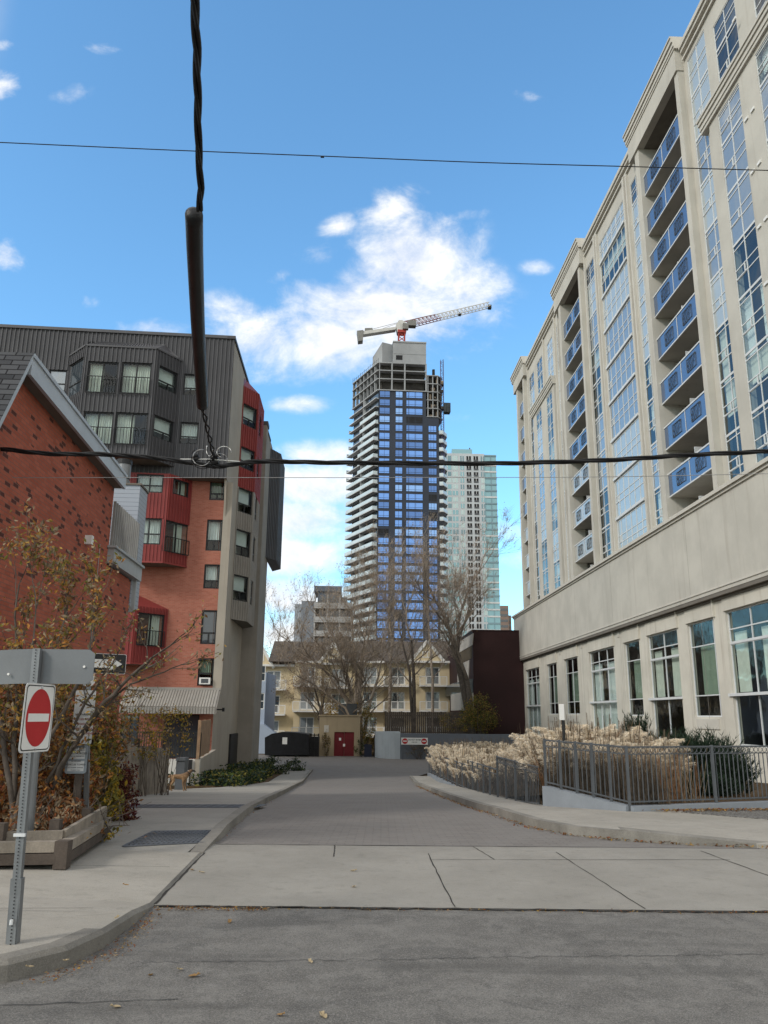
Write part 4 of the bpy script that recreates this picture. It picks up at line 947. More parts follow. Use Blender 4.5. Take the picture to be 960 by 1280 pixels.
# balconies on the left and right edges
for i, z in enumerate(zfl):
    if z < 3: break
    m = MB(); dd = 1.7 if i > 4 else 1.1
    m.fbox(TL, .2, lw+1.2, z-.12, z+.14, -.3, dd, 0)
    if i >= 2:
        m.fbox(TL, .3, lw*(1 if i > 8 else .55)+1.1, z+.16, z+1.15, dd-.06, dd, 1); m.fbox(TL, .25, .31, z+.16, z+1.15, .1, dd-.06, 1)
        m.fbox(TL, lw+1.13, lw+1.2, z+.16, z+1.15, .1, dd-.06, 1)
    m.fbox(TL, lw*.5, lw*.5+.12, z+.15, z+fh-.13, -.2, dd-.2, 0)
    m.build('balcony', [m_tslab, m_tglassrail], tw)
for i, z in enumerate(zfl):
    if z < 3 or z > zg2-fh: continue
    m = MB(); p = [xyP(TF, fr_w-.3, -.3), xyP(TF, fr_w+1.3, .1), xyP(TF, fr_w+3.1, -3), xyP(TF, fr_w+3.0, -8), xyP(TF, fr_w-.3, -8)]
    m.vprism(p, z-.12, z+.14, 0)
    p2 = [xyP(TF, fr_w-.1, -.2), xyP(TF, fr_w+1.25, .1), xyP(TF, fr_w+3.05, -3), xyP(TF, fr_w+3.0, -3.1), xyP(TF, fr_w+1.2, 0)]; 
    for q, r in zip(p2[:2], p2[1:3]): fr = fr2(q, r); L = math.dist(q, r); m.fbox(fr, 0, L, z+.16, z+1.15, -.05, 0, 1)
    m.build('balcony', [m_tslab, m_tglassrail], tw)
m = MB(); 
for i, z in enumerate(zfl):    # dark glazing behind left balconies
    if z > 3: 
        for a, b in ((.03, .30), (.33, .62), (.66, .97)): m.fbox(TL, lw*a, lw*b, z+.3, z+fh-.35, -.3, -.12)
m.build('balcony_glazing', m_gp[1], tw)['kind'] = 'stuff'
# raw floors
zr0 = [zg+.0, TF.pix(500, 474.5)[1], TF.pix(500, 464)[1], ztop]
m = MB()
xs = [0, TF.pix(490, 460)[0], TF.pix(506, 460)[0], fw_]
for z in zr0: m.vprism([xyP(TF, 0, .3), xyP(TF, fw_+.2, .3), xyP(TF, fw_+.2, -15), xyP(TL, lw, 0), xyP(TL, lw, .6), xyP(TL, 0, .6)], z-.16, z+.16)
for z0, z1 in zip(zr0, zr0[1:]):
    for s in xs: m.fbox(TF, s-.22 if s else 0, s+.22, z0, z1, -.3, .25)
    for t in range(1, 8): s = lw*t/7; m.fbox(TL, s-.15, s+.15, z0, z1, -.6, .3)
m.build('raw_floor', m_tconc, tw)
m = MB(); m.vprism([xyP(TF, .5, -1.8), xyP(TF, fw_-.4, -1.8), xyP(TF, fw_-.4, -13), xyP(TL, lw-1, -2), xyP(TL, 1, -1.6)], zg, ztop); m.build('recessed_wall', surf('dark recess', (.055, .052, .048), .95, .5, .25, 3, 0), tw)
mh0 = TF.pix(492, 452)[0]; zph = TF.pix(510, 427)[1]
m = MB(); m.fbox(TF, TF.pix(491.5, 440)[0], fw_+.05, ztop+.1, zph, -15, .05); m.fbox(TF, TF.pix(491, 440)[0], fw_+.15, zph-.5, zph, -15.2, .25)
fr = TF; zz = TF.pix(510, 442.5)[1]; m.fbox(TF, TF.pix(491.5, 440)[0], fw_+.1, zz-.12, zz+.12, .04, .12)
m.build('core_wall', m_tconc, tw)
m = MB(); a = TF.pix(495, 444); b = TF.pix(503, 450); m.fbox(TF, a[0], b[0], b[1], a[1], .04, .09); m.build('opening', m_dark, tw)
m = MB(); lz0 = ztop
m.prism(TL, [(-.2, ztop+.1), (lw*.35, ztop+.1), (lw*.35, ztop+5.0), (-.2, zph-.5)], -6, -.9); m.build('core_side', m_tconc, tw)
for t in range(0, 16):
    pass
m = MB()
for t in range(0, 14): s = lw*t/13; m.tube([TL.P(s, ztop, .4), TL.P(s, ztop+1.3+random.random(), .4)], .06, 4)
m.tube([TL.P(0, ztop+1.1, .4), TL.P(lw, ztop+1.1, .4)], .05, 4); m.build('guard_rail', m_fence, tw)
# scaffolded right wing
m = MB(); zs2 = zg2+.2
lv = [zg2+fh*i for i in range(0, 6)]
for z in lv: m.vprism([xyP(TF, fw_+.2, .2), xyP(TF, fr_w-.2, .2), xyP(TF, fr_w+1.6, -2), xyP(TF, fr_w+1.2, -10), xyP(TF, fw_+.2, -10)], z-.15, z+.12, 0)
rr = random.Random(5)
for z0, z1 in zip(lv, lv[1:]):
    for s in (fw_+.6, fw_+2.2, fr_w-.3, fr_w+1.0): m.fbox(TF, s-.15, s+.15, z0, z1, -1.4 if s > fr_w else -.2, -1.1 if s > fr_w else .05, 0)
    for _ in range(7): a = rr.uniform(fw_+.3, fr_w+1.0); m.fbox(TF, a, a+rr.uniform(.3, 1.4), z0+.2, z0+rr.uniform(.6, 2.4), -2.5, -.5, rr.choice([1, 1, 2]))
m.fbox(TF, fw_+2.4, fw_+3.2, lv[-1], lv[-1]+3.2, -3, -2, 1); m.fbox(TF, fw_+.2, fr_w+1.2, lv[0], lv[-1]-.5, -9, -2.8, 1)
m.build('scaffold_wing', [m_tconc, surf('site clutter dark', (.05, .048, .045), .9, .4, .5, 3, 0), surf('site boards', (.30, .24, .18), .9, .3, .5, 3, 0)], tw)
m = MB(); hs0 = TF.pix(553, 460)[0]; hz1 = TF.pix(553, 448)[1]; hz0 = TF.pix(553, 520)[1]
for a, b in ((0, 0), (.9, 0), (0, -.9), (.9, -.9)): m.bar(TF.P(hs0+a-.4, hz0-20, b-1), TF.P(hs0+a-.4, hz1, b-1), .16)
z = hz0-20; k = 0
while z < hz1-1: m.bar(TF.P(hs0-.4+(.9 if k % 2 else 0), z, -1), TF.P(hs0-.4+(0 if k % 2 else .9), z+1.3, -1), .1); m.bar(TF.P(hs0-.4, z, -1), TF.P(hs0+.5, z, -1), .1); z += 1.3; k += 1
m.build('hoist_mast', surf('blue mast', (.10, .11, .22), .6, .1, 1, 5, 0), tw)
m = MB(); a = TF.pix(555, 503.5); b = TF.pix(563, 515.5); m.fbox(TF, a[0], b[0], b[1], a[1], -2, .2); 
for i in range(5): s = a[0]+(b[0]-a[0])*i/4; m.fbox(TF, s-.05, s+.05, b[1], a[1], .2, .3, 1)
m.build('hoist_cage', [surf('hoist cage', (.035, .05, .055), .8, .3, 1, 5, 0), m_fence], tw)
# crane
CF = TF.off(-4); hub = CF.pix(502, 412)
cr = thing('tower_crane', 'white tower crane with a raised lattice jib on top of the unfinished tower', 'crane', CF.P(hub[0], zph))
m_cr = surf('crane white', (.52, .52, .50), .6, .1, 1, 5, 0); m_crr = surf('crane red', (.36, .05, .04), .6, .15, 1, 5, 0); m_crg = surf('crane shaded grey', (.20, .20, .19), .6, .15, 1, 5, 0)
m = MB(); s = hub[0]; z1 = CF.pix(502, 416)[1]
for a in (-1, 1):
    for b in (-1, 1): m.bar(CF.P(s+a, zph, b), CF.P(s+a, z1, b), .35)
zz = zph
while zz < z1-1.2:
    m.bar(CF.P(s-1, zz, 1), CF.P(s+1, zz+1.6, 1), .22); m.bar(CF.P(s+1, zz, 1), CF.P(s-1, zz+1.6, 1), .22); m.bar(CF.P(s+1, zz, 1), CF.P(s+1, zz+1.6, -1), .22); zz += 1.6
m.fbox(CF, s-1.4, s+1.4, z1-.5, z1+.5, -1.4, 1.4); m.build('mast', m_crr, cr)
pj = lambda x, y: CF.pix(440+x/5.333, 370+y/5.333)
m = MB(); p = [pj(x, y) for x, y in ((290, 205), (310, 172), (335, 172), (372, 200), (360, 245), (300, 250))]; m.prism(CF, p, -1.2, 1.2); m.build('slewing_frame', m_cr, cr)
m = MB(); a, b = pj(372, 172), pj(425, 208); m.fbox(CF, a[0], b[0], b[1], a[1], -1, 1.3); a, b = pj(335, 200), pj(372, 238); m.fbox(CF, a[0], b[0], b[1], a[1], .8, 2.2); m.build('operator_cab', m_crg, cr)
m = MB(); t0, t1, t2, t3 = pj(40, 248), pj(290, 215), pj(290, 232), pj(60, 268); m.prism(CF, [t3, t2, t1, t0], -1.1, 1.1); m.build('counter_jib', m_cr, cr)
m = MB(); m.prism(CF, [pj(32, 243), pj(75, 238), pj(72, 308), pj(40, 312)], -1.3, 1.3); m.build('counterweight', m_crg, cr)
m = MB(); m.prism(CF, [pj(85, 222), pj(135, 220), pj(140, 238), pj(85, 242)], -.9, .9); m.build('winch', m_crg, cr)
m = MB(); m.tube([CF.P(*pj(130, 222)), CF.P(*pj(318, 174))], .08, 4); m.tube([CF.P(*pj(160, 232)), CF.P(*pj(318, 178))], .07, 4); m.tube([CF.P(*pj(330, 172)), CF.P(*pj(530, 127))], .09, 4); m.build('stay_cable', m_crg, cr)
m = MB(); T0, T1, B0, B1 = pj(345, 172), pj(915, 40), pj(410, 200), pj(920, 72)
n = 22; lp = lambda a, b, t: (a[0]+(b[0]-a[0])*t, a[1]+(b[1]-a[1])*t)
mr = MB()
for i in range(n):
    q = m if i > 7 else mr; t, u = i/n, (i+1)/n; ta, tb, ba, bb_ = lp(T0, T1, t), lp(T0, T1, u), lp(B0, B1, t), lp(B0, B1, u)
    q.bar(CF.P(*ta), CF.P(*tb), .22)
    for d in (-.8, .8): q.bar(CF.P(*ba, d), CF.P(*bb_, d), .2); q.bar(CF.P(*ba, d), CF.P(*lp(ta, tb, .5)), .11); q.bar(CF.P(*lp(ta, tb, .5)), CF.P(*bb_, d), .11)
mr.build('red_jib_section', surf('crane dull red', (.20, .09, .09), .6, .15, 1, 5, 0), cr); m.build('jib', m_cr, cr)
m = MB(); a = pj(918, 72); m.fbox(CF, a[0]-.6, a[0]+.5, a[1]-.8, a[1]+.5, -.6, .6); a = pj(718, 122); m.fbox(CF, a[0]-.4, a[0]+.4, a[1]-.5, a[1]+.4, -.5, .5); m.build('trolley', m_blk, cr)
# ------------------------------------------------------------------ pale tower behind
QF = Fr((at(555, 600, 330).x, 330), (1, .03)); c7 = lambda x, y: (530+x/6.095, 430+y/6.095)
tt = thing('glass_tower', 'pale grey and turquoise glass residential tower behind the unfinished one', 'tower', QF.P(10, -2))
zt = QF.pix(*c7(330, 835))[1]; s0 = -6; sg = QF.pix(606, 600)[0]; s1 = QF.pix(*c7(556, 1100))[0]
m = MB(); m.fbox(QF, s0, sg, -2, zt, -18, 0); m.build('wall', surf('pale precast', (.46, .50, .53), .8, .05, .1, 2, 0), tt)
m_teal = [glass('turquoise glass', (.20, .38, .44), .5, .1), glass('dark turquoise glass', (.14, .24, .29), .5, .08), glass('light turquoise glass', (.38, .52, .54), .4, .12)]
zt2 = QF.pix(*c7(520, 843))[1]; fh2 = (QF.pix(*c7(390, 965))[1]-QF.pix(*c7(390, 1158))[1])/4
m = MB(); m.fbox(QF, sg, s1, -2, zt2, -17, -.3); m.build('corner_glazing', m_teal[0], tt)
m = MB(); a = QF.pix(*c7(215, 788)); b = QF.pix(*c7(372, 835)); m.fbox(QF, a[0], b[0], zt, a[1], -12, -2); m.build('penthouse', m_teal[0], tt)
m = MB(); a = QF.pix(*c7(355, 775)); m.tube([QF.P(a[0], zt, -3), QF.P(a[0], a[1], -3)], .3, 5); m.build('antenna', m_fence, tt)
cx7 = lambda x: QF.pix(530+x/6.095, 640)[0]
wcs = [(150, 212, 3, 1), (220, 262, 3, 1), (282, 310, 1, 1), (330, 365, 0, 0), (385, 420, 0, 0), (440, 470, 1, 1)]
z = zt-1.0; i = 0; cnt = 0; st = MB(); rr = random.Random(9)
bands = MB()
while z > 8:
    for j, (a, b, ty, gl) in enumerate(wcs):
        a_, b_ = cx7(a), cx7(b); z0, z1 = z-fh2*.74, z-fh2*.05
        if i == 0: z0 -= .4
        cnt += 1
        if cnt <= 100:
            m = MB()
            if ty == 0: m.fbox(QF, a_, b_, z0, z1, -.02, .03, 1); m.fbox(QF, a_, b_, z0, z0+.7, .03, .12, 2); m.fbox(QF, (a_+b_)/2-.1, (a_+b_)/2+.1, z0, z1, .03, .09, 0)
            else: m.fbox(QF, a_, b_, z0, z1, -.02, .03, 3+rr.randint(0, 2)); m.fbox(QF, (a_+b_)/2-.12, (a_+b_)/2+.12, z0, z1, .03, .09, 0)
            m.build('window', [m_alu, m_dark, m_fence]+m_teal, tt)
        else:
            st.fbox(QF, a_, b_, z0, z1, -.02, .03, 1 if ty == 0 else 2+rr.randint(0, 2)); st.fbox(QF, (a_+b_)/2-.12, (a_+b_)/2+.12, z0, z1, .03, .09, 0)
    bands.fbox(QF, sg-.1, s1+.05, z-.15, z+.5, -.29, .0, rr.choice([0, 0, 1])); bands.fbox(QF, sg+2.6, sg+2.9, z-fh2, z, -.29, -.1, 0)
    z -= fh2*(1.55 if i == 0 else 1); i += 1
st.build('lower_windows', [m_alu, m_dark]+m_teal, tt)['kind'] = 'stuff'; bands.build('spandrel', [m_teal[1], m_alu], tt)['kind'] = 'stuff'
# small brown tower far right
BF = Fr((at(626, 760, 420).x, 420), (1, 0)); a = BF.pix(627, 757)
bt_ = thing('brown_apartment_tower', 'small distant brown apartment tower just right of the turquoise one', 'tower', BF.P(a[0], -2))
b = BF.pix(639, 757); m = MB(); m.fbox(BF, a[0]-6, b[0]-1.5, -2, a[1], -15, 0); m.fbox(BF, b[0]-1.5, b[0], -2, a[1]-5, -15, -1); m.build('wall', surf('brown precast', (.22, .165, .14), .9, .1, .1, 2, 0), bt_)
for i in range(11): m = MB(); z = a[1]-1.5-i*2.9; m.fbox(BF, a[0]-5, b[0]-2, z-1.3, z, -.1, .05); m.fbox(BF, b[0]-1.4, b[0]-.3, z-1.3-5, z-5, -1.1, -.95); m.build('window_band', m_gp[1], bt_)
# grey mid-rise left of tower
GF = Fr((at(368, 780, 170).x, 170), (1, .05)); g0 = GF.pix(368, 752); g1 = GF.pix(377, 751); g2 = GF.pix(393, 751); g3 = GF.pix(440, 750)
gm_ = thing('grey_apartment_block', 'blank grey end wall and balconies of an apartment block left of the unfinished tower', 'building', GF.P(0, -2))
m = MB(); m.fbox(GF, g1[0], g2[0], -2, g1[1], -20, 0); m.build('end_wall', surf('slate grey render', (.19, .215, .25), .9, .05, .1, 2, 0), gm_)
m = MB(); m.fbox(GF, g0[0], g1[0], -2, g0[1]-.2, -18, -2); m.build('side_wall', surf('light blue render', (.36, .40, .45), .9, .05, .1, 2, 0), gm_)
m = MB(); m.fbox(GF, g2[0], g3[0], -2, g1[1], -20, -1.5); m.build('recess_wall', surf('recess render', (.11, .11, .115), .9, .1, .1, 2, 0), gm_)
a, b = GF.pix(397, 731), GF.pix(424, 751); m = MB(); m.fbox(GF, a[0], b[0], g1[1], a[1], -12, -3); m.fbox(GF, a[0]-.8, b[0]+.5, a[1]-1.0, a[1]+.2, -12.5, -2.6); m.build('penthouse', surf('slate penthouse', (.10, .12, .15), .9, .05, .1, 2, 0), gm_)
c9 = lambda y: GF.pix(410, 720+y/4.364)[1]
for i in range(9):
    z = c9(165)-2.95*i-.3; 
    m = MB(); m.fbox(GF, g2[0], g3[0], z-.2, z+.1, -1.5, .4); m.fbox(GF, g2[0], g3[0], z+.15, z+1.0, .3, .38); 
    for t in (0, .33, .66): s = g2[0]+(g3[0]-g2[0])*t; m.fbox(GF, s, s+.3, z+.1, z+2.75, -1.5, .2)
    m.build('balcony', surf('pale balcony', (.36, .36, .36), .9, .05, .1, 2, 0), gm_)
    m = MB(); m.fbox(GF, g2[0]+1, g3[0]-1, z+1.1, z+2.5, -1.5, -1.4); m.build('window_band', m_gp[1], gm_)
# ------------------------------------------------------------------ yellow townhouses
YF = Fr((at(322, 850, 98).x, 98), (1, .03)); c8 = lambda x, y: (320+x/4.364, 720+y/4.364)
m_yel = surf('yellow siding', (.60, .50, .33), .9, .06, .3, 6, 0, streak=.15); m_yroof = surf('dark roof shingle', (.045, .06, .08), .9, .2, .5, 6, .1)
m_broof = surf('brown roof shingle', (.085, .07, .058), .9, .2, .5, 6, .1)
def townhouse(x0, x1, zt_px, ridge_px, label, roofm, gable=None, shift=0.0, seed=1):
    a = YF.pix(x0, 850)[0]; b = YF.pix(x1, 850)[0]; ze = YF.pix((x0+x1)/2, zt_px)[1]; zr_ = YF.off(-6).pix((x0+x1)/2, ridge_px)[1]
    F = YF.off(shift); t = thing('townhouse', label, 'house', F.P((a+b)/2, -2), 'yellow townhouses across the end of the lane')
    R_ = random.Random(seed); st_ = 2.9; fl_ = [ze-2.75-st_*i for i in range(3)]
    hs = []; n = max(1, int((b-a)/3.6)); bays = []
    for i in range(n):
        c = a+(b-a)*(i+.5)/n; bays.append(c)
        for z in fl_: hs.append((c-.85, c+.85, z+.1, z+2.15))
    m = MB(); m.wall(F, a, b-.02, -2.2, ze, hs, 0, .15, 0); m.fbox(F, a+.03, b-.05, -2.2, ze-.02, -9.97, -.5)
    m.face([F.P(a, -2.2, 0), F.P(a, ze, 0), F.P(a, ze, -10), F.P(a, -2.2, -10)]); m.face([F.P(b-.02, -2.2, 0), F.P(b-.02, ze, 0), F.P(b-.02, ze, -10), F.P(b-.02, -2.2, -10)])
    if gable:
        g0_, g1_, gz_ = F.pix(gable[0], 850)[0], F.pix(gable[1], 850)[0], F.pix((gable[0]+gable[1])/2, gable[2])[1]
        m.prism(F, [(g0_, ze), (g1_, ze), ((g0_+g1_)/2, gz_)], -.2, .3)
    m.build('wall', m_yel, t)
    m = MB(); m.prism(Fr((F.P(a, 0, 0).x, F.P(a, 0, 0).y), (-F.n[0], -F.n[1])), [(-.5, ze), (5.5, zr_), (11, ze)], -(b-a)-.0, 0.0); m.build('roof', roofm, t)
    m = MB(); m.fbox(F, a, b, ze-.12, ze+.12, .3, .62)
    if gable:
        for q in (g0_, g1_):
            p0, p1 = F.P(q+(.4 if q > (g0_+g1_)/2 else -.4), ze-.3, .34), F.P((g0_+g1_)/2, gz_+.15, .34); m.bar(p0, p1, .12, .34)
        w_ = (g0_+g1_)/2; 
    m.build('eaves', m_white, t)
    if gable and gz_-ze > 1.6: window(F, w_-.6, w_+.6, ze+.5, min(ze+2.1, gz_-1.1), .33, t, fm=m_white, gm=m_gp[1], fw=.1)
    for h in hs: window(F, *h, -.05, t, vb=[.5], fm=m_white, gm=m_gp[R_.choice([0, 1, 1])], fw=.11)
    for z in fl_:
        for c in bays:
            m = MB(); m.fbox(F, c-1.6, c+1.6, z-.18, z, .001, 1.3); o = m.build('balcony', m_white, t)
            m = MB(); m.fbox(F, c-1.6, c+1.6, z+.95, z+1.03, 1.22, 1.3); m.fbox(F, c-1.6, c+1.6, z+.08, z+.13, 1.22, 1.3)
            for k in range(5): s = c-1.6+3.2*k/4; m.fbox(F, s-.05, s+.05, z, z+1.0, 1.21, 1.31)
            for k in range(26): s = c-1.55+3.1*k/25; m.fbox(F, s-.012, s+.012, z+.1, z+.95, 1.25, 1.27)
            m.build('railing', m_white, o)
    return t
townhouse(315, 369, 832, 806, 'yellow sided townhouse with dark blue roof, leftmost of the row', m_yroof, (308, 338, 806), 0, 1)
townhouse(369, 402, 828, 803, 'yellow sided townhouse partly hidden behind the small bare tree', m_broof, None, .8, 2)
townhouse(402, 445, 830, 803, 'yellow sided townhouse behind the big multi-stemmed tree', m_broof, (400, 432, 806), 0, 3)
townhouse(445, 480, 828, 803, 'yellow sided townhouse between the two tallest bare trees', m_broof, None, .5, 4)
townhouse(480, 514, 828, 803, 'yellow sided townhouse left of the steep gable', m_broof, None, 0, 5)
townhouse(514, 566, 828, 803, 'yellow sided townhouse with the steep white-edged gable', m_broof, (514, 554, 803), .6, 6)
townhouse(566, 640, 828, 803, 'yellow sided townhouse mostly hidden by the maroon building', m_broof, None, 0, 7)
# pale blue house at left
BF2 = Fr((at(333, 880, 84).x, 84), (1, 0)); bh_ = thing('blue_house', 'narrow pale blue sided house beyond the left apartment block', 'house', BF2.P(0, -2))
a = BF2.pix(321, 840); b = BF2.pix(333, 840)
m_bsid = surf('pale blue siding', (.36, .43, .54), .8, .05, .5, 8, 0)
m = MB(); hs_ = [(a[0]+.1, a[0]+.9, z, z+1.6) for z in (5.0, 2.2)]; m.wall(BF2, a[0]-3, b[0], -2.2, a[1], hs_, 0, .12); m.fbox(BF2, a[0]-3, b[0]-.03, -2.2, a[1]-.02, -8, -.4); m.face([BF2.P(b[0], -2.2, 0), BF2.P(b[0], a[1], 0), BF2.P(b[0], a[1], -8), BF2.P(b[0], -2.2, -8)]); m.build('wall', m_bsid, bh_)
for h in hs_: window(BF2, *h, -.04, bh_, vb=[], hb=[.5], fm=m_white, gm=m_gp[1], fw=.08)
m = MB()
p0 = BF2.pix(331, 905); p1 = BF2.pix(343, 921)
m.prism(BF2, [(p0[0]-.6, -2.1), (p1[0]+1.2, -2.1), (p1[0]+1.0, p1[1]-.2), (p0[0], p0[1]), (p0[0]-.6, p0[1])], -.2, .9); m.build('stair', m_bsid, bh_)
# ------------------------------------------------------------------ maroon building on the right
a0 = at(592, 850, 79); MF = Fr((a0.x, 79), (1, .04)); MS = Fr((a0.x, 79), (-.04, 1), flip=True)
mb = thing('maroon_building', 'dark maroon boxy building with white panels on its side, behind the yellow bush', 'building', MF.P(2, -2))
zt = MF.pix(620, 789)[1]; mr_ = MF.pix(668, 850)[0]
m_mar = surf('maroon cladding', (.030, .010, .010), .7, .12, .6, 20, .05); m_bone = surf('bone white panel', (.52, .49, .44), .8, .06, .5, 20, 0, streak=.3)
m = MB(); m.fbox(MF, 0, mr_, -2.2, zt, -24, 0); m.fbox(MF, -.05, mr_, zt, zt+.12, -24, .05); m.build('wall', m_mar, mb)
c10 = lambda x, y: (480+x/4.8, 760+y/4.8)
m = MB(); 
def mp_(pts, d): return [MS.off(d).pix(*c10(*p)) for p in pts]
m.prism(MS, mp_([(440, 275), (530, 222), (536, 152), (436, 212)], .05), .0, .08); m.prism(MS, mp_([(442, 465), (506, 440), (512, 312), (442, 345)], .05), .0, .08)
m.build('white_panel', m_bone, mb)
m = MB(); p = mp_([(400, 520), (498, 500), (502, 605), (405, 622)], 1.2); zz = sorted(q[1] for q in p); sa = min(q[0] for q in p); sb_ = max(q[0] for q in p)
m.fbox(MS, .2, min(sb_, 20), (zz[0]+zz[1])/2, (zz[2]+zz[3])/2, 0, 1.2); m.build('white_box_bay', m_bone, mb)
m = MB(); m.fbox(MS, .3, 20, (zz[2]+zz[3])/2+.02, (zz[2]+zz[3])/2+1.3, 0, .5); m.build('dark_window_band', m_gp[1], mb)
m = MB(); p = mp_([(440, 345), (525, 300), (528, 228), (440, 275)], .02); m.prism(MS, p, 0, .03); m.build('brown_band', surf('tan band', (.12, .09, .05), .8, .1, 1, 10, 0), mb)
# ------------------------------------------------------------------ end of the lane
EF = Fr((at(400, 930, 78.5).x, 78.5), (1, 0)); zE = -2.05
bx = thing('garage_block', 'small flat-roofed tan service block with maroon double doors at the end of the lane', 'building', EF.P(2, zE))
a, b = EF.pix(399.5, 895), EF.pix(467.5, 945); b = (EF.pix(448, 945)[0], zE); dl, dr, dt = EF.pix(417.5, 930)[0], EF.pix(442.5, 930)[0], EF.pix(430, 915)[1]
bxr = EF.pix(450, 920)[0]
m = MB(); m.wall(EF, a[0], bxr, zE-.2, a[1], [(dl, dr, zE-.2, dt)], 0, .2); m.fbox(EF, a[0]+.03, bxr-.03, zE-.2, a[1]-.02, -5.97, -.25); m.fbox(EF, a[0]-.08, bxr+.08, a[1], a[1]+.12, -6, .08)
m.face([EF.P(a[0], zE, 0), EF.P(a[0], a[1], 0), EF.P(a[0], a[1], -6), EF.P(a[0], zE, -6)]); m.face([EF.P(bxr, zE, 0), EF.P(bxr, a[1], 0), EF.P(bxr, a[1], -6), EF.P(bxr, zE, -6)])
m.build('wall', surf('tan render', (.36, .29, .195), .9, .07, .6, 20, .1, streak=.4), bx)
for q0, q1 in ((dl, (dl+dr)/2-.02), ((dl+dr)/2+.02, dr)): m = MB(); m.fbox(EF, q0, q1, zE-.1, dt, -.16, -.1); m.build('door', surf('maroon door', (.15, .012, .018), .6, .1, 1, 20, 0), bx)
for q, y in ((EF.pix(425, 924), 0), (EF.pix(430, 931.5), 0)): m = MB(); m.fbox(EF, q[0]-.1, q[0]+.1, q[1]-.12, q[1]+.12, -.1, -.08); m.build('notice', m_white, bx)
q = EF.pix(408, 912); m = MB(); m.fbox(EF, q[0]-.22, q[0]+.22, q[1]-.25, q[1]+.4, 0, .03); m.build('notice', m_bone, bx)
q = EF.pix(432, 890); m = MB(); m.fbox(EF.off(-2), q[0]-.8, q[0]+1.0, a[1]+.1, a[1]+1.2, -1.5, 0); m.build('roof_unit', m_fence, bx)
# grey retaining wall with curved end
gw = thing('retaining_wall', 'blue grey rendered retaining wall with a rounded pale end, across the end of the lane', 'wall', (1, 75, -2))
GW = Fr((at(500, 930, 75).x, 75), (1, .0)); gt = GW.pix(485, 915)[1]; ge = GW.pix(468, 930)[0]
m = MB(); pts = []
for i in range(9): t = math.radians(90*i/8); pts.append((GW.P(0, 0).x+ge*math.sin(t)*1.0, 75+1.9*(1-math.cos(t))+.0)) 
pts = [(GW.P(0,0).x, 74.2)]+[(GW.P(0, 0).x+ge*math.sin(math.radians(11.25*i)), 74.2+4*(1-math.cos(math.radians(11.25*i)))) for i in range(1, 9)]
for (x0, y0), (x1, y1) in zip(pts, pts[1:]): m.face([(x0, y0, -2.2), (x1, y1, -2.2), (x1, y1, gt), (x0, y0, gt)], 0, [(x0, 0), (x1, 0), (x1, 1), (x0, 1)])
m.face([(x, y, gt) for x, y in pts]+[(pts[0][0], 79, gt)], 0)
m.build('curved_end', surf('pale blue render', (.40, .44, .47), .9, .06, .8, 20, .1, streak=.3), gw)
m = MB(); wr = GW.pix(598, 930)[0]; gt2 = GW.pix(540, 917)[1]; m.fbox(GW, 0.0, wr+9, -2.3, gt2, -.4, .75); m.build('long_wall', surf('dark blue render', (.14, .155, .18), .9, .06, .8, 20, .1, streak=.3), gw)
# timber fence above
TFn = Fr((at(481, 900, 79).x, 79), (1, .02)); tf = thing('timber_fence', 'tall weathered board fence above the grey retaining wall', 'fence', TFn.P(0, -.5))
za_, zb_ = TFn.pix(520, 890)[1], TFn.pix(520, 916)[1]; te = TFn.pix(600, 900)[0]; m = MB(); s = 0; rr = random.Random(2)
while s < te: wdt = .19; m.fbox(TFn, s, s+wdt-.02, zb_-.6, za_+rr.uniform(-.06, .06), -.03+rr.uniform(-.01, .01), .0); s += wdt
m.build('boards', surf('brown fence boards', (.105, .085, .070), .95, .3, 2, 20, .2, streak=.4), tf)
m = MB(); m.fbox(TFn, 0, te, za_-.4, za_-.3, -.1, -.04); m.fbox(TFn, 0, te, zb_, zb_+.1, -.1, -.04); m.build('rail', m_woodd, tf)
m = MB(); m.fbox(TFn, -1, te+6, -2.4, zb_-.3, -3.5, .6)
struct(m.build('raised_bed', m_soil))
# do-not-enter board
NF = Fr((at(501, 927, 73.2).x, 73.2), (1, 0)); a, b = NF.pix(501.5, 922), NF.pix(534.8, 931); 
nb_ = thing('lane_end_sign', 'long white board with two red circular do-not-enter marks, on the grey wall', 'sign', NF.P((a[0]+b[0])/2, a[1]))
m = MB(); m.fbox(NF, a[0], b[0], b[1], a[1], -.05, 0); m.build('board', surf('sign white', (.72, .72, .70), .6, .03, 1, 10, 0), nb_)
m_sred = surf('sign red', (.42, .018, .022), .45, .06, 4, 30, 0)
zc_ = (a[1]+b[1])/2; r_ = (a[1]-b[1])*.42
for c in (a[0]+r_*1.35, b[0]-r_*1.35): m = MB(); m.disc(NF, c, zc_, .012, r_, 0, 20, d0=.001); m.fbox(NF, c-r_*.65, c+r_*.65, zc_-r_*.2, zc_+r_*.2, .013, .018, 1); m.build('no_entry_mark', [m_sred, m_white], nb_)
text(NF, 'DO NOT ENTER', (a[0]+b[0])/2, zc_+r_*.45, .01, r_*.62, m_blk, nb_); text(NF, 'ONE WAY', (a[0]+b[0])/2, zc_-r_*.35, .01, r_*.42, m_blk, nb_)
for c in (a[0]+.15, b[0]-.15): m = MB(); m.fbox(NF, c-.04, c+.04, zE, a[1], -.12, -.055); m.build('post', m_fence, nb_)
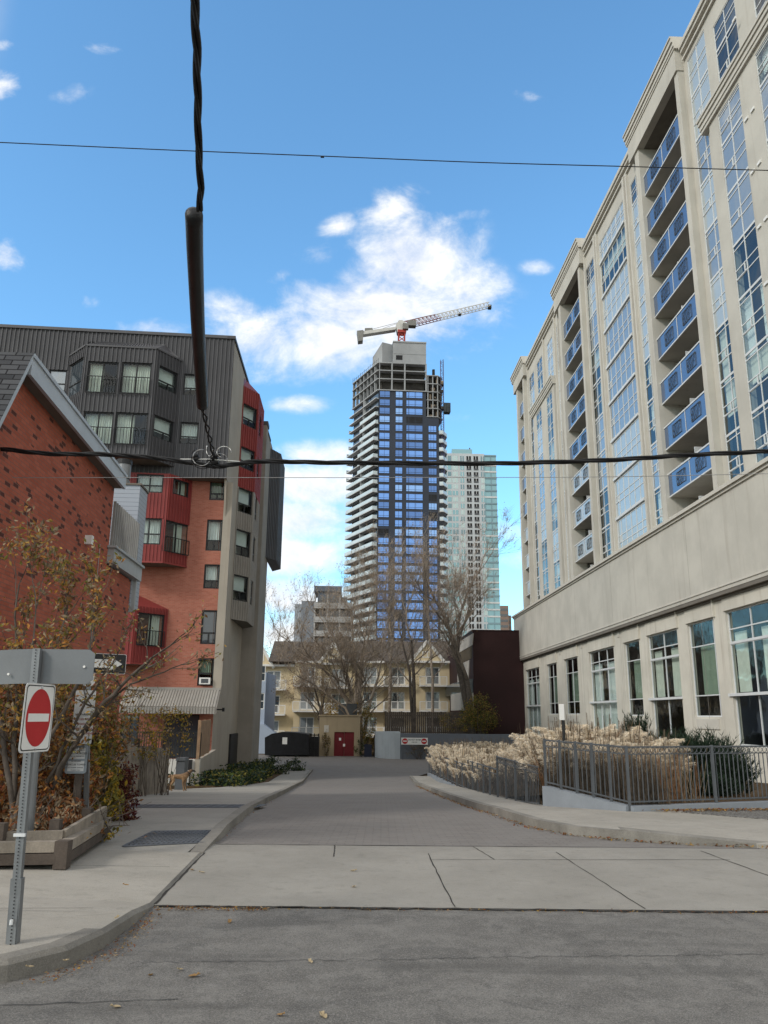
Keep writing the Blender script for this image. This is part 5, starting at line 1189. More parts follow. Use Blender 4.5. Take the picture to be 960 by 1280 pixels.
# covered bins
m_tarp = surf('black tarpaulin', (.010, .011, .014), .45, .3, 2, 12, .6, bdist=.05)
BN = Fr((at(332, 940, 76.5).x, 76.5), (1, 0)); a = BN.pix(331, 918); b = BN.pix(390, 943)
tb = thing('garbage_enclosure', 'low black garbage enclosure with a sagging dark cover beside the tan service block', 'enclosure', BN.P(1, zE))
m = MB(); pr = [BN.pix(*p) for p in ((331, 944), (331, 922), (340, 917), (352, 915), (368, 915.5), (386, 918), (386, 944))]; pr = [(s, max(z, zE)) for s, z in pr]
m.prism(BN, pr, -3.5, 0); m.build('cover', m_tarp, tb)
q = BN.pix(356, 926); m = MB(); m.fbox(BN, q[0]-.22, q[0]+.22, q[1]-.3, q[1]+.3, .01, .03); m.build('notice', m_white, tb)
m = MB()
for x in (387, 392, 397.5): s = BN.pix(x, 930)[0]; m.fbox(BN, s-.05, s+.05, zE, BN.pix(390, 917)[1], -.6, -.5)
for y in (919, 928, 936): z = BN.pix(390, y)[1]; m.fbox(BN, BN.pix(386.5, 930)[0], BN.pix(398, 930)[0], z-.05, z+.05, -.6, -.5)
m.build('gate_frame', m_blk, tb)
m = MB(); m.fbox(BN, BN.pix(387, 930)[0], BN.pix(398, 930)[0], zE, BN.pix(390, 921)[1], -1.2, -.7); m.build('bin', m_blk, tb)
# ------------------------------------------------------------------ fences on the right
def ring(m, c, fr, r, n=10, t=.007):
    pts = [fr.P(c[0]+r*math.cos(2*math.pi*k/n), c[1]+r*math.sin(2*math.pi*k/n), 0) for k in range(n+1)]
    m.tube(pts, t, 3, 0, False)
def metal_fence(p0, p1, zb0, zb1, zt0, zt1, label, wall=None, sp=.11, posts=3, rings=True, skiplast=True, pk=.016):
    """p0,p1 xy; zb bottom rail, zt top rail heights at both ends; wall=(zlow0,zlow1)"""
    fr = fr2(p0, p1); L = math.dist(p0, p1)
    t = thing('metal_fence', label, 'fence', (p0[0], p0[1], zb0), 'grey metal fences round the planting beds')
    lb_ = lambda s: zb0+(zb1-zb0)*s/L; lt = lambda s: zt0+(zt1-zt0)*s/L
    m = MB()
    for f, w in ((lambda s: lt(s), .03), (lambda s: lt(s)-.13, .02), (lambda s: lb_(s)+.03, .025)): m.bar(fr.P(0, f(0)), fr.P(L, f(L)), w*1.2, w)
    m.build('rail', m_fence, t)
    m = MB(); n = int(L/sp)
    for i in range(n+1):
        s = L*i/n; m.bar(fr.P(s, lb_(s)), fr.P(s, lt(s)-.13), pk)
        if rings and i < n: s2 = s+L/n/2; ring(m, (s2, lt(s2)-.065), fr, min(.05, L/n*.45))
    m.build('pickets', m_fence, t)
    for i in range(posts-1 if skiplast else posts):
        s = L*i/(posts-1); m = MB(); m.bar(fr.P(s, lb_(s)-.12), fr.P(s, lt(s)+.03), .05, .05); m.build('post', m_fence, t)
    return t
def wall_under(p0, p1, zt0, zt1, zb0, zb1, label, thick=.22, mat=None):
    fr = fr2(p0, p1); L = math.dist(p0, p1); t = MB()
    t.prism(fr, [(0, zb0), (L, zb1), (L, zt1), (0, zt0)], -thick/2, thick/2)
    o = t.build('retaining_wall', mat or m_fencewall, None, (p0[0], p0[1], zb0)); return tag(o, label, 'wall', 'low painted walls under the fences')
def on(px, py, x, y=None):     # height of a pixel on the vertical line above ground point
    r = ray(px, py); return 1.65+r.z*(y/r.y)
cA = (4.62, 15.75); cB = (3.42, 17.5)
zA_t = on(790, 934, *cA); zA_b = on(790, 1006, *cA); zB_t = on(676, 925, *cB); zB_b = on(683, 981, *cB)
cC = (9.2, 17.9); cD = (16.0, 20.0)
zC_b = on(960, 1004, cC[0], 17.6); zC_t = zA_t+.02
metal_fence(cA, cD, zA_b+.02, zA_b+.02, zA_t, zA_t+.02, 'metal fence facing the street, right of the corner, open view to the dark bushes', posts=7)
wall_under(cA, cD, zA_b-.02, zA_b-.02, -.5, -.8, 'long low blue grey kerb wall under the street-facing fence')
metal_fence(cB, cA, zB_b+.03, zA_b+.02, zB_t, zA_t, 'tallest fence section along the lane, in front of the tall plumes', posts=6)
wall_under(cB, cA, zB_b-.02, zA_b-.02, -.6, -.5, 'high blue grey wall stub with peeling paint at the corner')
# lower sections going down the lane
p1 = (3.30, 17.7); p2 = (3.12, 22.6); p3 = (3.25, 31.5); p4 = (2.95, 52)
z = lambda px, py, p: on(px, py, *p)
metal_fence(p2, p1, z(625, 1001, p2), z(682, 1006, p1)-.0, z(625, 946, p2), z(673, 959, p1), 'second fence section down the lane, between the tall plumes and the first step', posts=5, sp=.15, pk=.012)
metal_fence(p3, p2, z(591, 988, p3), z(624, 1001, p2)+.03, z(591, 951, p3), z(623, 962, p2), 'third fence section down the lane, short and stepped', posts=6, rings=False, pk=.013, sp=.26)
metal_fence(p4, p3, z(534, 964, p4), z(591, 988, p3)+.02, z(534, 940, p4), z(589, 957, p3), 'farthest and longest fence section, bluish, ending beside the grey wall', posts=11, sp=.42, rings=False, pk=.018)
wall_under(p2, p1, z(625, 1003, p2), z(682, 1008, p1), -1.2, -.7, 'broken concrete footing under the second fence section', mat=m_conc)
wall_under(p3, p2, z(591, 990, p3), z(624, 1003, p2), -1.8, -1.2, 'concrete footing under the third fence section', mat=m_conc)
wall_under(p4, p3, z(534, 966, p4), z(591, 990, p3), -2.6, -1.8, 'painted footing along the farthest fence section')
# raised bed soil behind
m = MB(); bd = [(4.62, 15.95, .02), (3.55, 17.6, .1), (3.5, 20, -.15), (3.35, 24, -.55), (3.45, 31, -1.05), (3.1, 52, -1.8), (5, 73, -2.0)]
far_ = [(16.3, 19.9, .0), (16.2, 19.9, .0), (16.1, 21, -.1), (15.9, 24, -.3), (15.6, 31, -.7), (15.0, 52, -1.5), (13.9, 73, -1.9)]
for a, b, c, d in zip(bd, bd[1:], far_[1:], far_): m.face([a, b, c, d])
struct(m.build('planting_bed', m_soil))
# ------------------------------------------------------------------ plumed grasses
m_plume = leafm('pampas plume', (.82, .74, .61), .06); m_plume2 = leafm('tan plume', (.72, .61, .47), .08); m_stalk = leafm('dry stalk', (.16, .125, .09), .4); m_stalk2 = leafm('rusty stalk', (.24, .13, .07), .3); m_dull = leafm('dull stem', (.10, .085, .07), .4)
def grass_mesh(seed, h, np_, spread, nst):
    R = random.Random(seed); st = MB(); pl = MB()
    for i in range(nst):
        a = R.uniform(0, 6.28); r = R.uniform(0, .25); a2 = a+R.uniform(-.5, .5); sp = R.uniform(0, spread*.8); hh = h*R.uniform(.45, .9)
        p0 = Vector((r*math.cos(a), r*math.sin(a), 0)); p1 = p0+Vector((sp*math.cos(a2)*.4, sp*math.sin(a2)*.4, hh*.6)); p2 = p0+Vector((sp*math.cos(a2), sp*math.sin(a2), hh))
        w = Vector((-math.sin(a2+1), math.cos(a2+1), 0))*.008
        mi = R.choice([0, 0, 1]); st.face([p0-w, p0+w, p1+w, p1-w], mi); st.face([p1-w, p1+w, p2], mi)
    for i in range(np_):
        a = R.uniform(0, 6.28); sp = R.uniform(.1, spread); hh = h*R.uniform(.55, 1.0)
        base = Vector((.12*math.cos(a), .12*math.sin(a), 0)); tip = Vector((sp*math.cos(a), sp*math.sin(a), hh)); low = tip-Vector((math.cos(a)*.05, math.sin(a)*.05, R.uniform(.32, .5)))
        w = Vector((-math.sin(a), math.cos(a), 0))*.009; st.face([base-w, base+w, low+w, low-w], 0); st.face([low-w, low+w, tip+w*.4, tip-w*.4], 0)
        bend = Vector((math.cos(a), math.sin(a), 0))
        for k in range(230):
            t = R.random()**.8; c = low.lerp(tip, t)+bend*.13*t*t-Vector((0, 0, .16*t**3)); an = R.uniform(0, 6.28); wd = (.085*math.sin(math.pi*min(1, .15+t*.8))+.015)*R.uniform(.4, 1.1)
            d = Vector((math.cos(an)*wd, math.sin(an)*wd, R.uniform(.0, .07)-.06*t)); q = Vector((R.uniform(-1, 1), R.uniform(-1, 1), R.uniform(-1, 1)))*.0055
            pl.face([c-q, c+q, c+d], R.choice([0, 0, 0, 1]))
    return st, pl
protos = []
def plume_clump(loc, s, label, group, k, rz):
    if k < len(protos): o = copy_tree(protos[k])
    else:
        o = thing('plumed_grass', label, 'ornamental grass', (0, 0, 0), group)
        st, pl = grass_mesh(20+k, 1.0, 34, .46, 90); st.build('stalks', [m_stalk, m_stalk2], o); pl.build('plumes', [m_plume, m_plume2], o)
        protos.append(o)
    o['label'] = label; o['group'] = group; o.location = loc; o.rotation_euler = (0, 0, rz); o.scale = (s, s, s); return o
R = random.Random(44)
L1_ = 'pale cream plumed grass clump behind the tallest fence section near the corner'
n = 0
for (px, ytop, Y) in [(672, 903, 21), (690, 898, 19.3), (703, 893, 20.5), (716, 890, 19.0), (727, 889, 20.6), (740, 890, 19.2), (752, 889, 20.4), (764, 893, 18.7), (777, 900, 19.8), (790, 902, 18.6), (800, 903, 19.6), (812, 906, 18.8), (822, 912, 19.2), (699, 906, 18.6), (730, 905, 18.2), (757, 908, 18.0), (783, 914, 17.9)]:
    p = at(px, ytop, Y); zg_ = -.05; h = p.z-zg_
    plume_clump((p.x, Y, zg_), h, L1_, 'tall pale plumed grasses near the corner', n % 4 if n >= 4 else n, R.uniform(0, 6)); n += 1
L2_ = 'pale cream plumed grass clump in the long row behind the stepped fence'
for px, ytop, Y in [(548, 927, 52), (556, 924, 50), (563, 921, 48), (570, 922, 46), (578, 922, 44), (585, 923, 42), (593, 926, 40), (600, 927, 38), (607, 929, 36), (613, 933, 33), (617, 938, 30), (553, 929, 45), (567, 930, 41), (580, 932, 37), (590, 935, 34), (600, 938, 31), (608, 944, 28),
                    (573, 921, 60), (583, 921, 60), (594, 920, 58), (605, 920, 58), (617, 919, 57), (625, 920, 55), (634, 922, 53), (643, 924, 50)]:
    p = at(px, ytop, Y); zg_ = gz(Y)+.15; h = p.z-zg_
    plume_clump((max(p.x, 3.55) if Y < 53 else p.x, Y, zg_), max(1.2, h), L2_, 'row of plumed grasses behind the stepped fence', n % 4, R.uniform(0, 6)); n += 1
L3_ = 'pale cream plumed grass clump against the beige podium wall, between the two grass rows'
for px, ytop, Y in [(642, 930, 30), (650, 925, 29), (658, 921, 28), (667, 919, 27), (648, 940, 26), (660, 936, 25), (668, 932, 24.5)]:
    p = at(px, ytop, Y); zg_ = gz(Y)+.2; h = p.z-zg_; plume_clump((p.x, Y, zg_), max(1.2, h), L3_, 'plumed grasses beside the podium', n % 4, R.uniform(0, 6)); n += 1
# ------------------------------------------------------------------ leafy things
def leafquad(m, c, s, R, mi, up=.0):
    n = Vector((R.gauss(0, 1), R.gauss(0, 1), R.gauss(0, 1)+up)).normalized(); t = n.cross(Vector((R.random()-.5, R.random()-.5, R.random()-.5))).normalized(); b = n.cross(t)
    l = s*R.uniform(.6, 1.25); m.face([c-t*l, c-b*l*.42+n*l*.12, c+t*l*.95, c+b*l*.42+n*l*.12], mi)
LV = {k: leafm(k+' leaf', c, .35) for k, c in {'yellow': (.36, .24, .035), 'ochre': (.34, .21, .06), 'brown': (.20, .11, .055), 'rust': (.20, .075, .035), 'orange': (.42, .20, .06), 'olive': (.19, .17, .05), 'green': (.075, .10, .03), 'dark green': (.022, .038, .022), 'grey green': (.055, .075, .058), 'dry': (.27, .21, .14), 'straw': (.36, .28, .20), 'wine': (.09, .025, .025)}.items()}
def grow(m, p, d, L, r, lev, R, tips, spread=.5, taper=.72, up=.15, n=None, mat=0, seg=4, droop=0):
    pts = [p]; rad = [r]; q = p.copy(); dd = d.copy()
    for i in range(seg):
        dd = (dd+Vector((R.gauss(0, .14), R.gauss(0, .14), R.gauss(0, .10)+up*.12-droop*.1))).normalized(); q = q+dd*L/seg; pts.append(q.copy()); rad.append(max(r*(1-(1-taper)*(i+1)/seg), .0035))
    m.tube(pts, rad, 7 if r > .04 else (5 if r > .015 else 3), mat, False)
    if lev <= 0: tips.append((q.copy(), dd.copy())); return
    k = n or R.choice([2, 3, 3])
    for i in range(k):
        t = R.uniform(.35, 1.0) if i else 1.0; j = min(seg, int(t*seg)); b = pts[j]
        ax = Vector((R.gauss(0, 1), R.gauss(0, 1), R.gauss(0, .6))).normalized(); nd = (dd+ax*spread*(R.uniform(.5, 1.1) if i else .35)+Vector((0, 0, up))).normalized()
        grow(m, b, nd, L*R.uniform(.62, .85), rad[j]*(.62 if i else .85), lev-1, R, tips, spread, taper, up, None, mat, seg, droop)
m_barkm = surf('mid bark', (.23, .19, .155), .95, .3, 6, 40, .4)
def bare_tree(base, stems, label, seed, lev=5, bark=None, leaves=0, lmats=('brown', 'dry'), ls=.06, group=None, twr=.010, spread=.55, up=.15, name='bare_tree', droop=0):
    """stems: list of (target point, radius, length)"""
    R = random.Random(seed); t = thing(name, label, 'tree', base, group); base = Vector(base)
    mt = MB(); tips = []; br = MB()
    for (ctrl, r, L) in stems:
        pts = [base+Vector((R.uniform(-.1, .1), R.uniform(-.1, .1), -.3))]+[Vector(c) for c in ctrl]
        # smooth path
        P_ = []; 
        for a, b in zip(pts, pts[1:]):
            for i in range(4): P_.append(a.lerp(b, i/4)+Vector((R.gauss(0, .03), R.gauss(0, .03), 0)))
        P_.append(pts[-1]); n = len(P_); rad = [r*(1-.55*i/(n-1)) for i in range(n)]
        mt.tube(P_, rad, 9, 0, False)
        d = (P_[-1]-P_[-3]).normalized(); grow(br, P_[-1], d, L, rad[-1]*.9, lev, R, tips, spread, .7, up, None, 0, 4, droop)
        for i in range(n//3, n-1):
            if R.random() < .75:
                ax = Vector((R.gauss(0, 1), R.gauss(0, 1), R.gauss(0, .3))).normalized(); dd = ((P_[i+1]-P_[i]).normalized()*.7+ax*.8).normalized()
                grow(br, P_[i], dd, L*R.uniform(.7, 1.1), rad[i]*.45, lev-1, R, tips, spread, .7, up, None, 0, 4, droop)
    mt.build('trunk', bark or m_bark, t, smooth=True); br.build('branches', m_barkm if bark is not None else m_bark, t)
    tw = MB()
    for p, d in tips:
        for _ in range(6):
            dd = (d+Vector((R.gauss(0, .5), R.gauss(0, .5), R.gauss(0, .4)))).normalized(); l = R.uniform(.6, 1.3)*(twr/.018)
            s = dd.cross(Vector((0, 0, 1))+Vector((R.random(), 0, 0))).normalized()*twr*.55; q = p+dd*l*.5+Vector((0, 0, R.uniform(-.03, .05)))
            tw.face([p-s, p+s, q+s*.6, q-s*.6], 0); tw.face([q-s*.6, q+s*.6, p+dd*l], 0)
            if leaves and R.random() < leaves:
                for _ in range(R.choice([1, 2, 3])): leafquad(tw, p+dd*l*R.random()+Vector((R.gauss(0, .06), R.gauss(0, .06), R.gauss(0, .06))), ls, R, 1+R.randrange(len(lmats)))
    tw.build('crown', [m_bark2]+[LV[k] for k in lmats], t)
    return t
zt0 = -2.0
A = lambda px, py, Y: tuple(at(px, py, Y))
b_ = at(455, 915, 80); b_.z = -1.2
bare_tree((at(452, 915, 81).x, 81, -1.3), [([A(436, 880, 81), A(412, 845, 80.5)], .26, 3.4), ([A(440, 870, 81), A(425, 815, 82)], .24, 3.4), ([A(450, 870, 82), A(452, 820, 82)], .24, 3.3), ([A(462, 880, 80), A(475, 835, 80)], .20, 3.0), ([A(432, 885, 80), A(396, 858, 79)], .16, 2.2)],
          'large bare multi-stemmed tree leaning left over the tan service block', 3, 5, m_bark2, .35, ('straw', 'dry'), .075, twr=.018, spread=.6)
bare_tree((at(518, 912, 80).x, 80, -.8), [([A(518, 860, 80), A(514, 800, 80)], .24, 3.4), ([A(512, 840, 80), A(500, 790, 81)], .16, 3.2)],
          'slender bare tree with a straight dark trunk in front of the steep gable', 8, 5, m_bark, .2, ('straw', 'dry'), .075, twr=.018, spread=.6)
bare_tree((at(588, 884, 79.5).x, 77.5, -1.0), [([A(583, 850, 77.5), A(569, 810, 77.5), A(556, 770, 77.5)], .34, 3.3), ([A(572, 818, 77.5), A(573, 775, 77.5), A(583, 745, 77.5)], .24, 3.2), ([A(563, 790, 77.5), A(545, 765, 77)], .17, 2.8)],
          'tall dark bare tree leaning left in front of the maroon building', 15, 5, m_bark, .12, ('dry', 'brown'), .09, twr=.020, spread=.62)
bare_tree((at(402, 912, 83).x, 83, -1.2), [([A(400, 885, 83), A(393, 860, 83)], .15, 2.0), ([A(402, 885, 83), A(408, 860, 83)], .12, 2.0), ([A(398, 890, 83), A(380, 868, 83)], .10, 1.7)],
          'small dark bare tree behind the covered garbage enclosure', 21, 5, m_bark, .25, ('brown', 'dry'), .09, twr=.018, spread=.6)
bare_tree((at(442, 890, 87).x, 87, -1.2), [([A(446, 850, 87), A(441, 800, 87)], .20, 3.2), ([A(450, 840, 87), A(462, 790, 87)], .18, 3.2)],
          'bare tree with fine pale twigs, behind the multi-stemmed one', 25, 5, m_bark2, .35, ('straw', 'dry'), .075, twr=.018, spread=.6)
bare_tree((at(486, 900, 88).x, 88, -1.2), [([A(488, 850, 88), A(490, 800, 88), A(486, 770, 88)], .20, 3.2)],
          'bare tree rising past the townhouse roofs, left of the slender straight one', 31, 5, m_bark2, .3, ('straw', 'dry'), .075, twr=.018, spread=.6)
bare_tree((at(540, 900, 90).x, 90, -1.2), [([A(541, 850, 90), A(536, 790, 90), A(534, 750, 90)], .18, 3.0)],
          'thin bare tree standing between the gable and the leaning dark tree', 37, 5, m_bark2, .2, ('straw', 'dry'), .075, twr=.018, spread=.6)
bare_tree((at(343, 830, 118).x, 118, 6), [([A(346, 812, 118), A(348, 803, 118)], .15, 2.2)], 'tips of a bare tree showing above the leftmost townhouse roof', 41, 4, m_bark2, 0, twr=.03)
def bush(name, label, cat, base, ell, n, ls, mats, seed, group=None, stems=8, up=.0, fill=.35, stemmat=None, sr=.012):
    """ell: [(x,y,z,rx,ry,rz)] ellipsoids"""
    R = random.Random(seed); t = thing(name, label, cat, base, group); m = MB(); tot = sum(e[3]*e[4]*e[5] for e in ell)
    for e in ell:
        k = int(n*e[3]*e[4]*e[5]/tot)
        cl = [Vector((R.gauss(0, 1), R.gauss(0, 1), R.gauss(0, 1))).normalized()*R.uniform(.25, 1)**.5 for _ in range(max(6, k//26))]
        for _ in range(k):
            c = R.choice(cl); v = c+Vector((R.gauss(0, .13), R.gauss(0, .13), R.gauss(0, .13)))
            leafquad(m, Vector((e[0]+v.x*e[3], e[1]+v.y*e[4], e[2]+v.z*e[5])), ls, R, R.randrange(len(mats)), up)
    m.build('foliage', [LV[k] for k in mats], t)
    s = MB()
    for i in range(stems):
        e = R.choice(ell); v = Vector((R.gauss(0, .5), R.gauss(0, .5), R.uniform(-.1, .8))); tip = Vector((e[0]+v.x*e[3], e[1]+v.y*e[4], e[2]+v.z*e[5])); b = Vector(base)+Vector((R.uniform(-.2, .2), R.uniform(-.1, .1), 0))
        mid = b.lerp(tip, .5)+Vector((R.gauss(0, .1), R.gauss(0, .1), .1)); s.tube([b, mid, tip], [sr, sr*.75, sr*.3], 4, 0, False)
        for _ in range(3): q = mid.lerp(tip, R.random()); s.tube([q, q+Vector((R.gauss(0, .25), R.gauss(0, .25), R.uniform(.05, .4)))], [sr*.4, sr*.2], 3, 0, False)
    s.build('stems', stemmat or m_bark, t); return t
# yellow bushes at the end
p = at(598, 890, 77); bush('yellow_bush', 'olive yellow leafy bush in front of the maroon building', 'bush', (p.x, 76.4, -.9), [(p.x, 76.5, p.z, 1.75, 1.2, 1.55), (p.x-.6, 76.5, p.z-1, 1.3, 1, 1.0), (p.x+.7, 76.6, p.z-.8, 1.1, 1, 1.1)], 3800, .085, ['olive', 'olive', 'green', 'ochre'], 5, stems=16, sr=.03)
p = at(564, 903, 77.5); bush('yellow_bush', 'small thin pale olive bush before the board fence', 'bush', (p.x, 77.4, -1), [(p.x, 77.4, p.z, 1.3, .8, .9)], 700, .075, ['olive', 'ochre', 'dry'], 6, stems=12, sr=.02)
p = at(460, 905, 79); bush('yellow_bush', 'tall yellow green shrub just right of the tan service block', 'bush', (p.x, 79, -2), [(p.x, 79.2, p.z, .8, .8, 2.0), (p.x+.3, 79, p.z-1.6, .9, .8, 1.2)], 1500, .085, ['olive', 'ochre', 'green'], 7, stems=12, sr=.025)
p = at(425, 888, 82); bush('yellow_bush', 'bright yellow autumn shrub rising behind the tan service block', 'bush', (p.x, 82, 0), [(p.x-.4, 82, p.z, 1.1, .8, 1.1), (p.x+1.8, 82, p.z, 1.2, .8, .8)], 1500, .09, ['yellow', 'yellow', 'ochre'], 8, stems=10, sr=.025)
p = at(408, 931, 77.9); bush('cypress_shrub', 'narrow dark brown green shrub left of the maroon doors', 'bush', (p.x, 77.6, -2.05), [(p.x, 77.7, -1.0, .42, .4, 1.15)], 900, .06, ['olive', 'dark green', 'brown'], 9, stems=5)
p = at(450, 932, 77.9); bush('potted_shrub', 'small dark potted shrub right of the maroon doors', 'bush', (p.x, 77.4, -2.05), [(p.x, 77.5, -1.2, .5, .4, .8)], 500, .06, ['dark green', 'green'], 10, stems=5)
p = at(523, 938, 74); bush('wall_shrub', 'sparse brown shrub under the white do-not-enter board', 'bush', (p.x, 74.0, -2.05), [(p.x, 74.0, -1.2, 1.1, .35, .8)], 500, .06, ['brown', 'dry', 'olive'], 11, stems=14)
Pb = at(460, 938, 78); m = MB(); FB = Fr((Pb.x, 77.6), (1, 0)); m.fbox(FB, -.35, .35, -2.05, -1.05, -.6, 0, 0); m.prism(FB, [(-.4, -1.05), (.4, -1.05), (.36, -.95), (-.36, -.95)], -.65, .05, 0)
tag(m.build('wheeled_bin', surf('navy bin', (.012, .018, .04), .5, .1, 2, 10, 0), None, (Pb.x, 77.6, -2.05)), 'dark navy wheeled bin between the potted shrub and the curved wall', 'bin')
# dark conifers/junipers near the podium
def juniper(px, ytop, Y, w, seed, label):
    p = at(px, ytop, Y); zg_ = -.1; R = random.Random(seed); t = thing('juniper_bush', label, 'bush', (p.x, Y, zg_), 'dark feathery bushes before the podium windows'); m = MB(); h = p.z-zg_
    for i in range(330):
        a = R.uniform(0, 6.28); r0 = R.uniform(0, w*.35); st_ = R.uniform(.0, .6); b = Vector((p.x+r0*math.cos(a), Y+r0*math.sin(a), zg_+h*st_*.8)); hh = h*R.uniform(.3, .62)*(1-st_*.45)
        a2 = a+R.gauss(0, .4); sp = R.uniform(.1, w)*(.75-st_*.5); tip = b+Vector((sp*math.cos(a2), sp*math.sin(a2), hh)); 
        for k in range(16):
            q = b.lerp(tip, R.uniform(.2, 1)); d = (tip-b).normalized()+Vector((R.gauss(0, .45), R.gauss(0, .45), R.gauss(0, .2))); d = d.normalized()*R.uniform(.10, .2); s = Vector((R.gauss(0, 1), R.gauss(0, 1), 0)).normalized()*.011
            m.face([q-s, q+s, q+d], R.choice([0, 0, 1]))
    m.build('foliage', [LV['dark green'], LV['grey green']], t); s = MB(); s.tube([(p.x, Y, zg_-.1), (p.x, Y, zg_+h*.6)], [.05, .02], 6); s.build('trunk', m_bark, t)
juniper(868, 900, 19.5, 1.0, 1, 'largest dark feathery bush, in front of the wide curtained window'); juniper(845, 903, 20.6, .8, 2, 'upright dark feathery bush left of the largest one'); juniper(893, 912, 19.3, .9, 3, 'dark feathery bush right of the largest one')
juniper(832, 885+25, 22, .6, 4, 'small grey green bush at the right end of the plumed grasses'); juniper(912, 935, 18.9, .7, 5, 'low dark bush at the right end of the bush row'); juniper(793, 880, 24, .6, 6, 'small dark bush seen above the plumed grasses'); juniper(850, 960, 18.4, .8, 7, 'low dark bush right behind the street-facing fence'); juniper(880, 965, 18.3, .9, 8, 'low spreading dark bush behind the middle of the street-facing fence')
# rusty stalks behind the corner
st = MB(); R = random.Random(12)
for i in range(260):
    x = R.uniform(4.7, 6.4); y = 16.4+R.uniform(0, .9)+(x-4.7)*.25; h = R.uniform(.5, 1.15); w_ = .006; q = Vector((x+R.gauss(0, .12), y+R.gauss(0, .1), h)); st.face([(x-w_, y, -.1), (x+w_, y, -.1), (q.x+w_*.6, q.y, q.z), (q.x-w_*.6, q.y, q.z)], R.choice([0, 1]))
tag(st.build('dry_stalks', [m_stalk2, LV['dry']], None, (5.5, 16.8, 0)), 'thicket of rusty dry stalks behind the corner of the fence', 'dry stalks', kind='stuff')
st = MB()
for i in range(2600):
    t = R.random(); y = 17.7+t**1.6*33; x0 = 3.55-(.3 if y > 30 else 0); x = x0+R.uniform(.05, .7); g_ = gz(y)+.1; h = R.uniform(.6, 1.2)*(1.1 if y < 30 else 1); w_ = .007+y*.0001; st.face([(x-w_, y, g_), (x+w_, y, g_), (x+R.gauss(0, .12), y+R.gauss(0, .1), g_+h)], R.choice([0, 0, 1]))
for i in range(1500):
    t = R.random(); y = 17.7-t*1.7; x = 3.62+t*1.15+R.uniform(0, .7); w_ = .006; st.face([(x-w_, y, -.1), (x+w_, y, -.1), (x+R.gauss(0, .1), y+R.gauss(0, .1), R.uniform(.6, 1.25))], R.choice([0, 0, 1]))
tag(st.build('dry_grass', [m_dull, m_stalk], None, (3.6, 20, 0)), 'dry grass stems filling the beds behind the lane fences', 'dry grass', kind='stuff')
# pole with small white plate behind tall fence
pz = at(703, 880, 18.0); m = MB(); sp_ = thing('sign_post', 'dark slim post with a narrow white plate, among the tall plumes', 'sign', (pz.x, 18, -.1))
m.tube([(pz.x, 18, -.1), (pz.x, 18, pz.z)], .035, 8); m.build('post', m_blk, sp_); Fp = Fr((pz.x, 17.95), (1, 0)); m = MB(); a = Fp.pix(702, 880); b = Fp.pix(702, 900); m.fbox(Fp, -.09, .02, b[1], a[1], 0, .01); m.build('plate', m_white, sp_)
# ------------------------------------------------------------------ left foreground: planter, shrubs
def beam(a, b, w, h, label, cat='planter edge', name='timber_beam', mat=None, group=None):
    m = MB(); a = Vector(a); b = Vector(b); m.bar(a, b, w, h); return tag(m.build(name, mat or m_wood, None, a), label, cat, group)
c0_ = Vector((-3.37, 9.12, .11)); c1_ = Vector((-3.66, 11.35, .09)); c2_ = Vector((-7.5, 8.35, .12))
pe = thing('timber_planter', 'low weathered timber planter edge round the shrubs at the pavement corner', 'planter', c0_)
for a, b, nm in ((c2_, c0_, 'front_board'), (c0_, c1_, 'side_board')):
    for k, (zz, w_) in enumerate(((.05, .11), (.165, .10))): m = MB(); m.bar(a+Vector((0, .02*k, zz)), b+Vector((0, .02*k, zz)), .12, .105); m.build(nm, m_wood if k else m_woodd, pe)
m = MB(); m.bar(c0_+Vector((-.0, .0, -.05)), c0_+Vector((-.0, .0, .225)), .14, .14); m.build('corner_post', m_woodd, pe)
rl_ = thing('plank_rail', 'single grey plank rail on short dark posts above the timber planter', 'rail', c0_)
ra = at(0, 1052, 9.0); rb2 = at(78, 1047, 9.35); rc = at(131, 1015, 11.2)
m = MB(); m.bar(ra+Vector((-2.5, -.45, .0)), rb2, .05, .15); m.build('plank', m_wood, rl_); m = MB(); m.bar(rb2+Vector((0, .03, .0)), rc+Vector((0, 0, 0)), .05, .15); m.build('plank', m_wood, rl_)
for q in (at(70, 1030, 9.5), at(108, 1030, 10.6), at(0, 1045, 9.15)): m = MB(); m.bar((q.x, q.y, 0), (q.x, q.y, at(70, 1024, 9.5).z), .11, .11); m.build('post', m_woodd, rl_)
m = MB(); m.face([(-3.45, 9.2, .24), (-3.7, 11.3, .2), (-6.0, 13, .1), (-6.4, 20, -.3), (-9, 20, -.3), (-9, 8.2, .2), (-7.5, 8.4, .24)]); struct(m.build('planter_soil', m_soil))
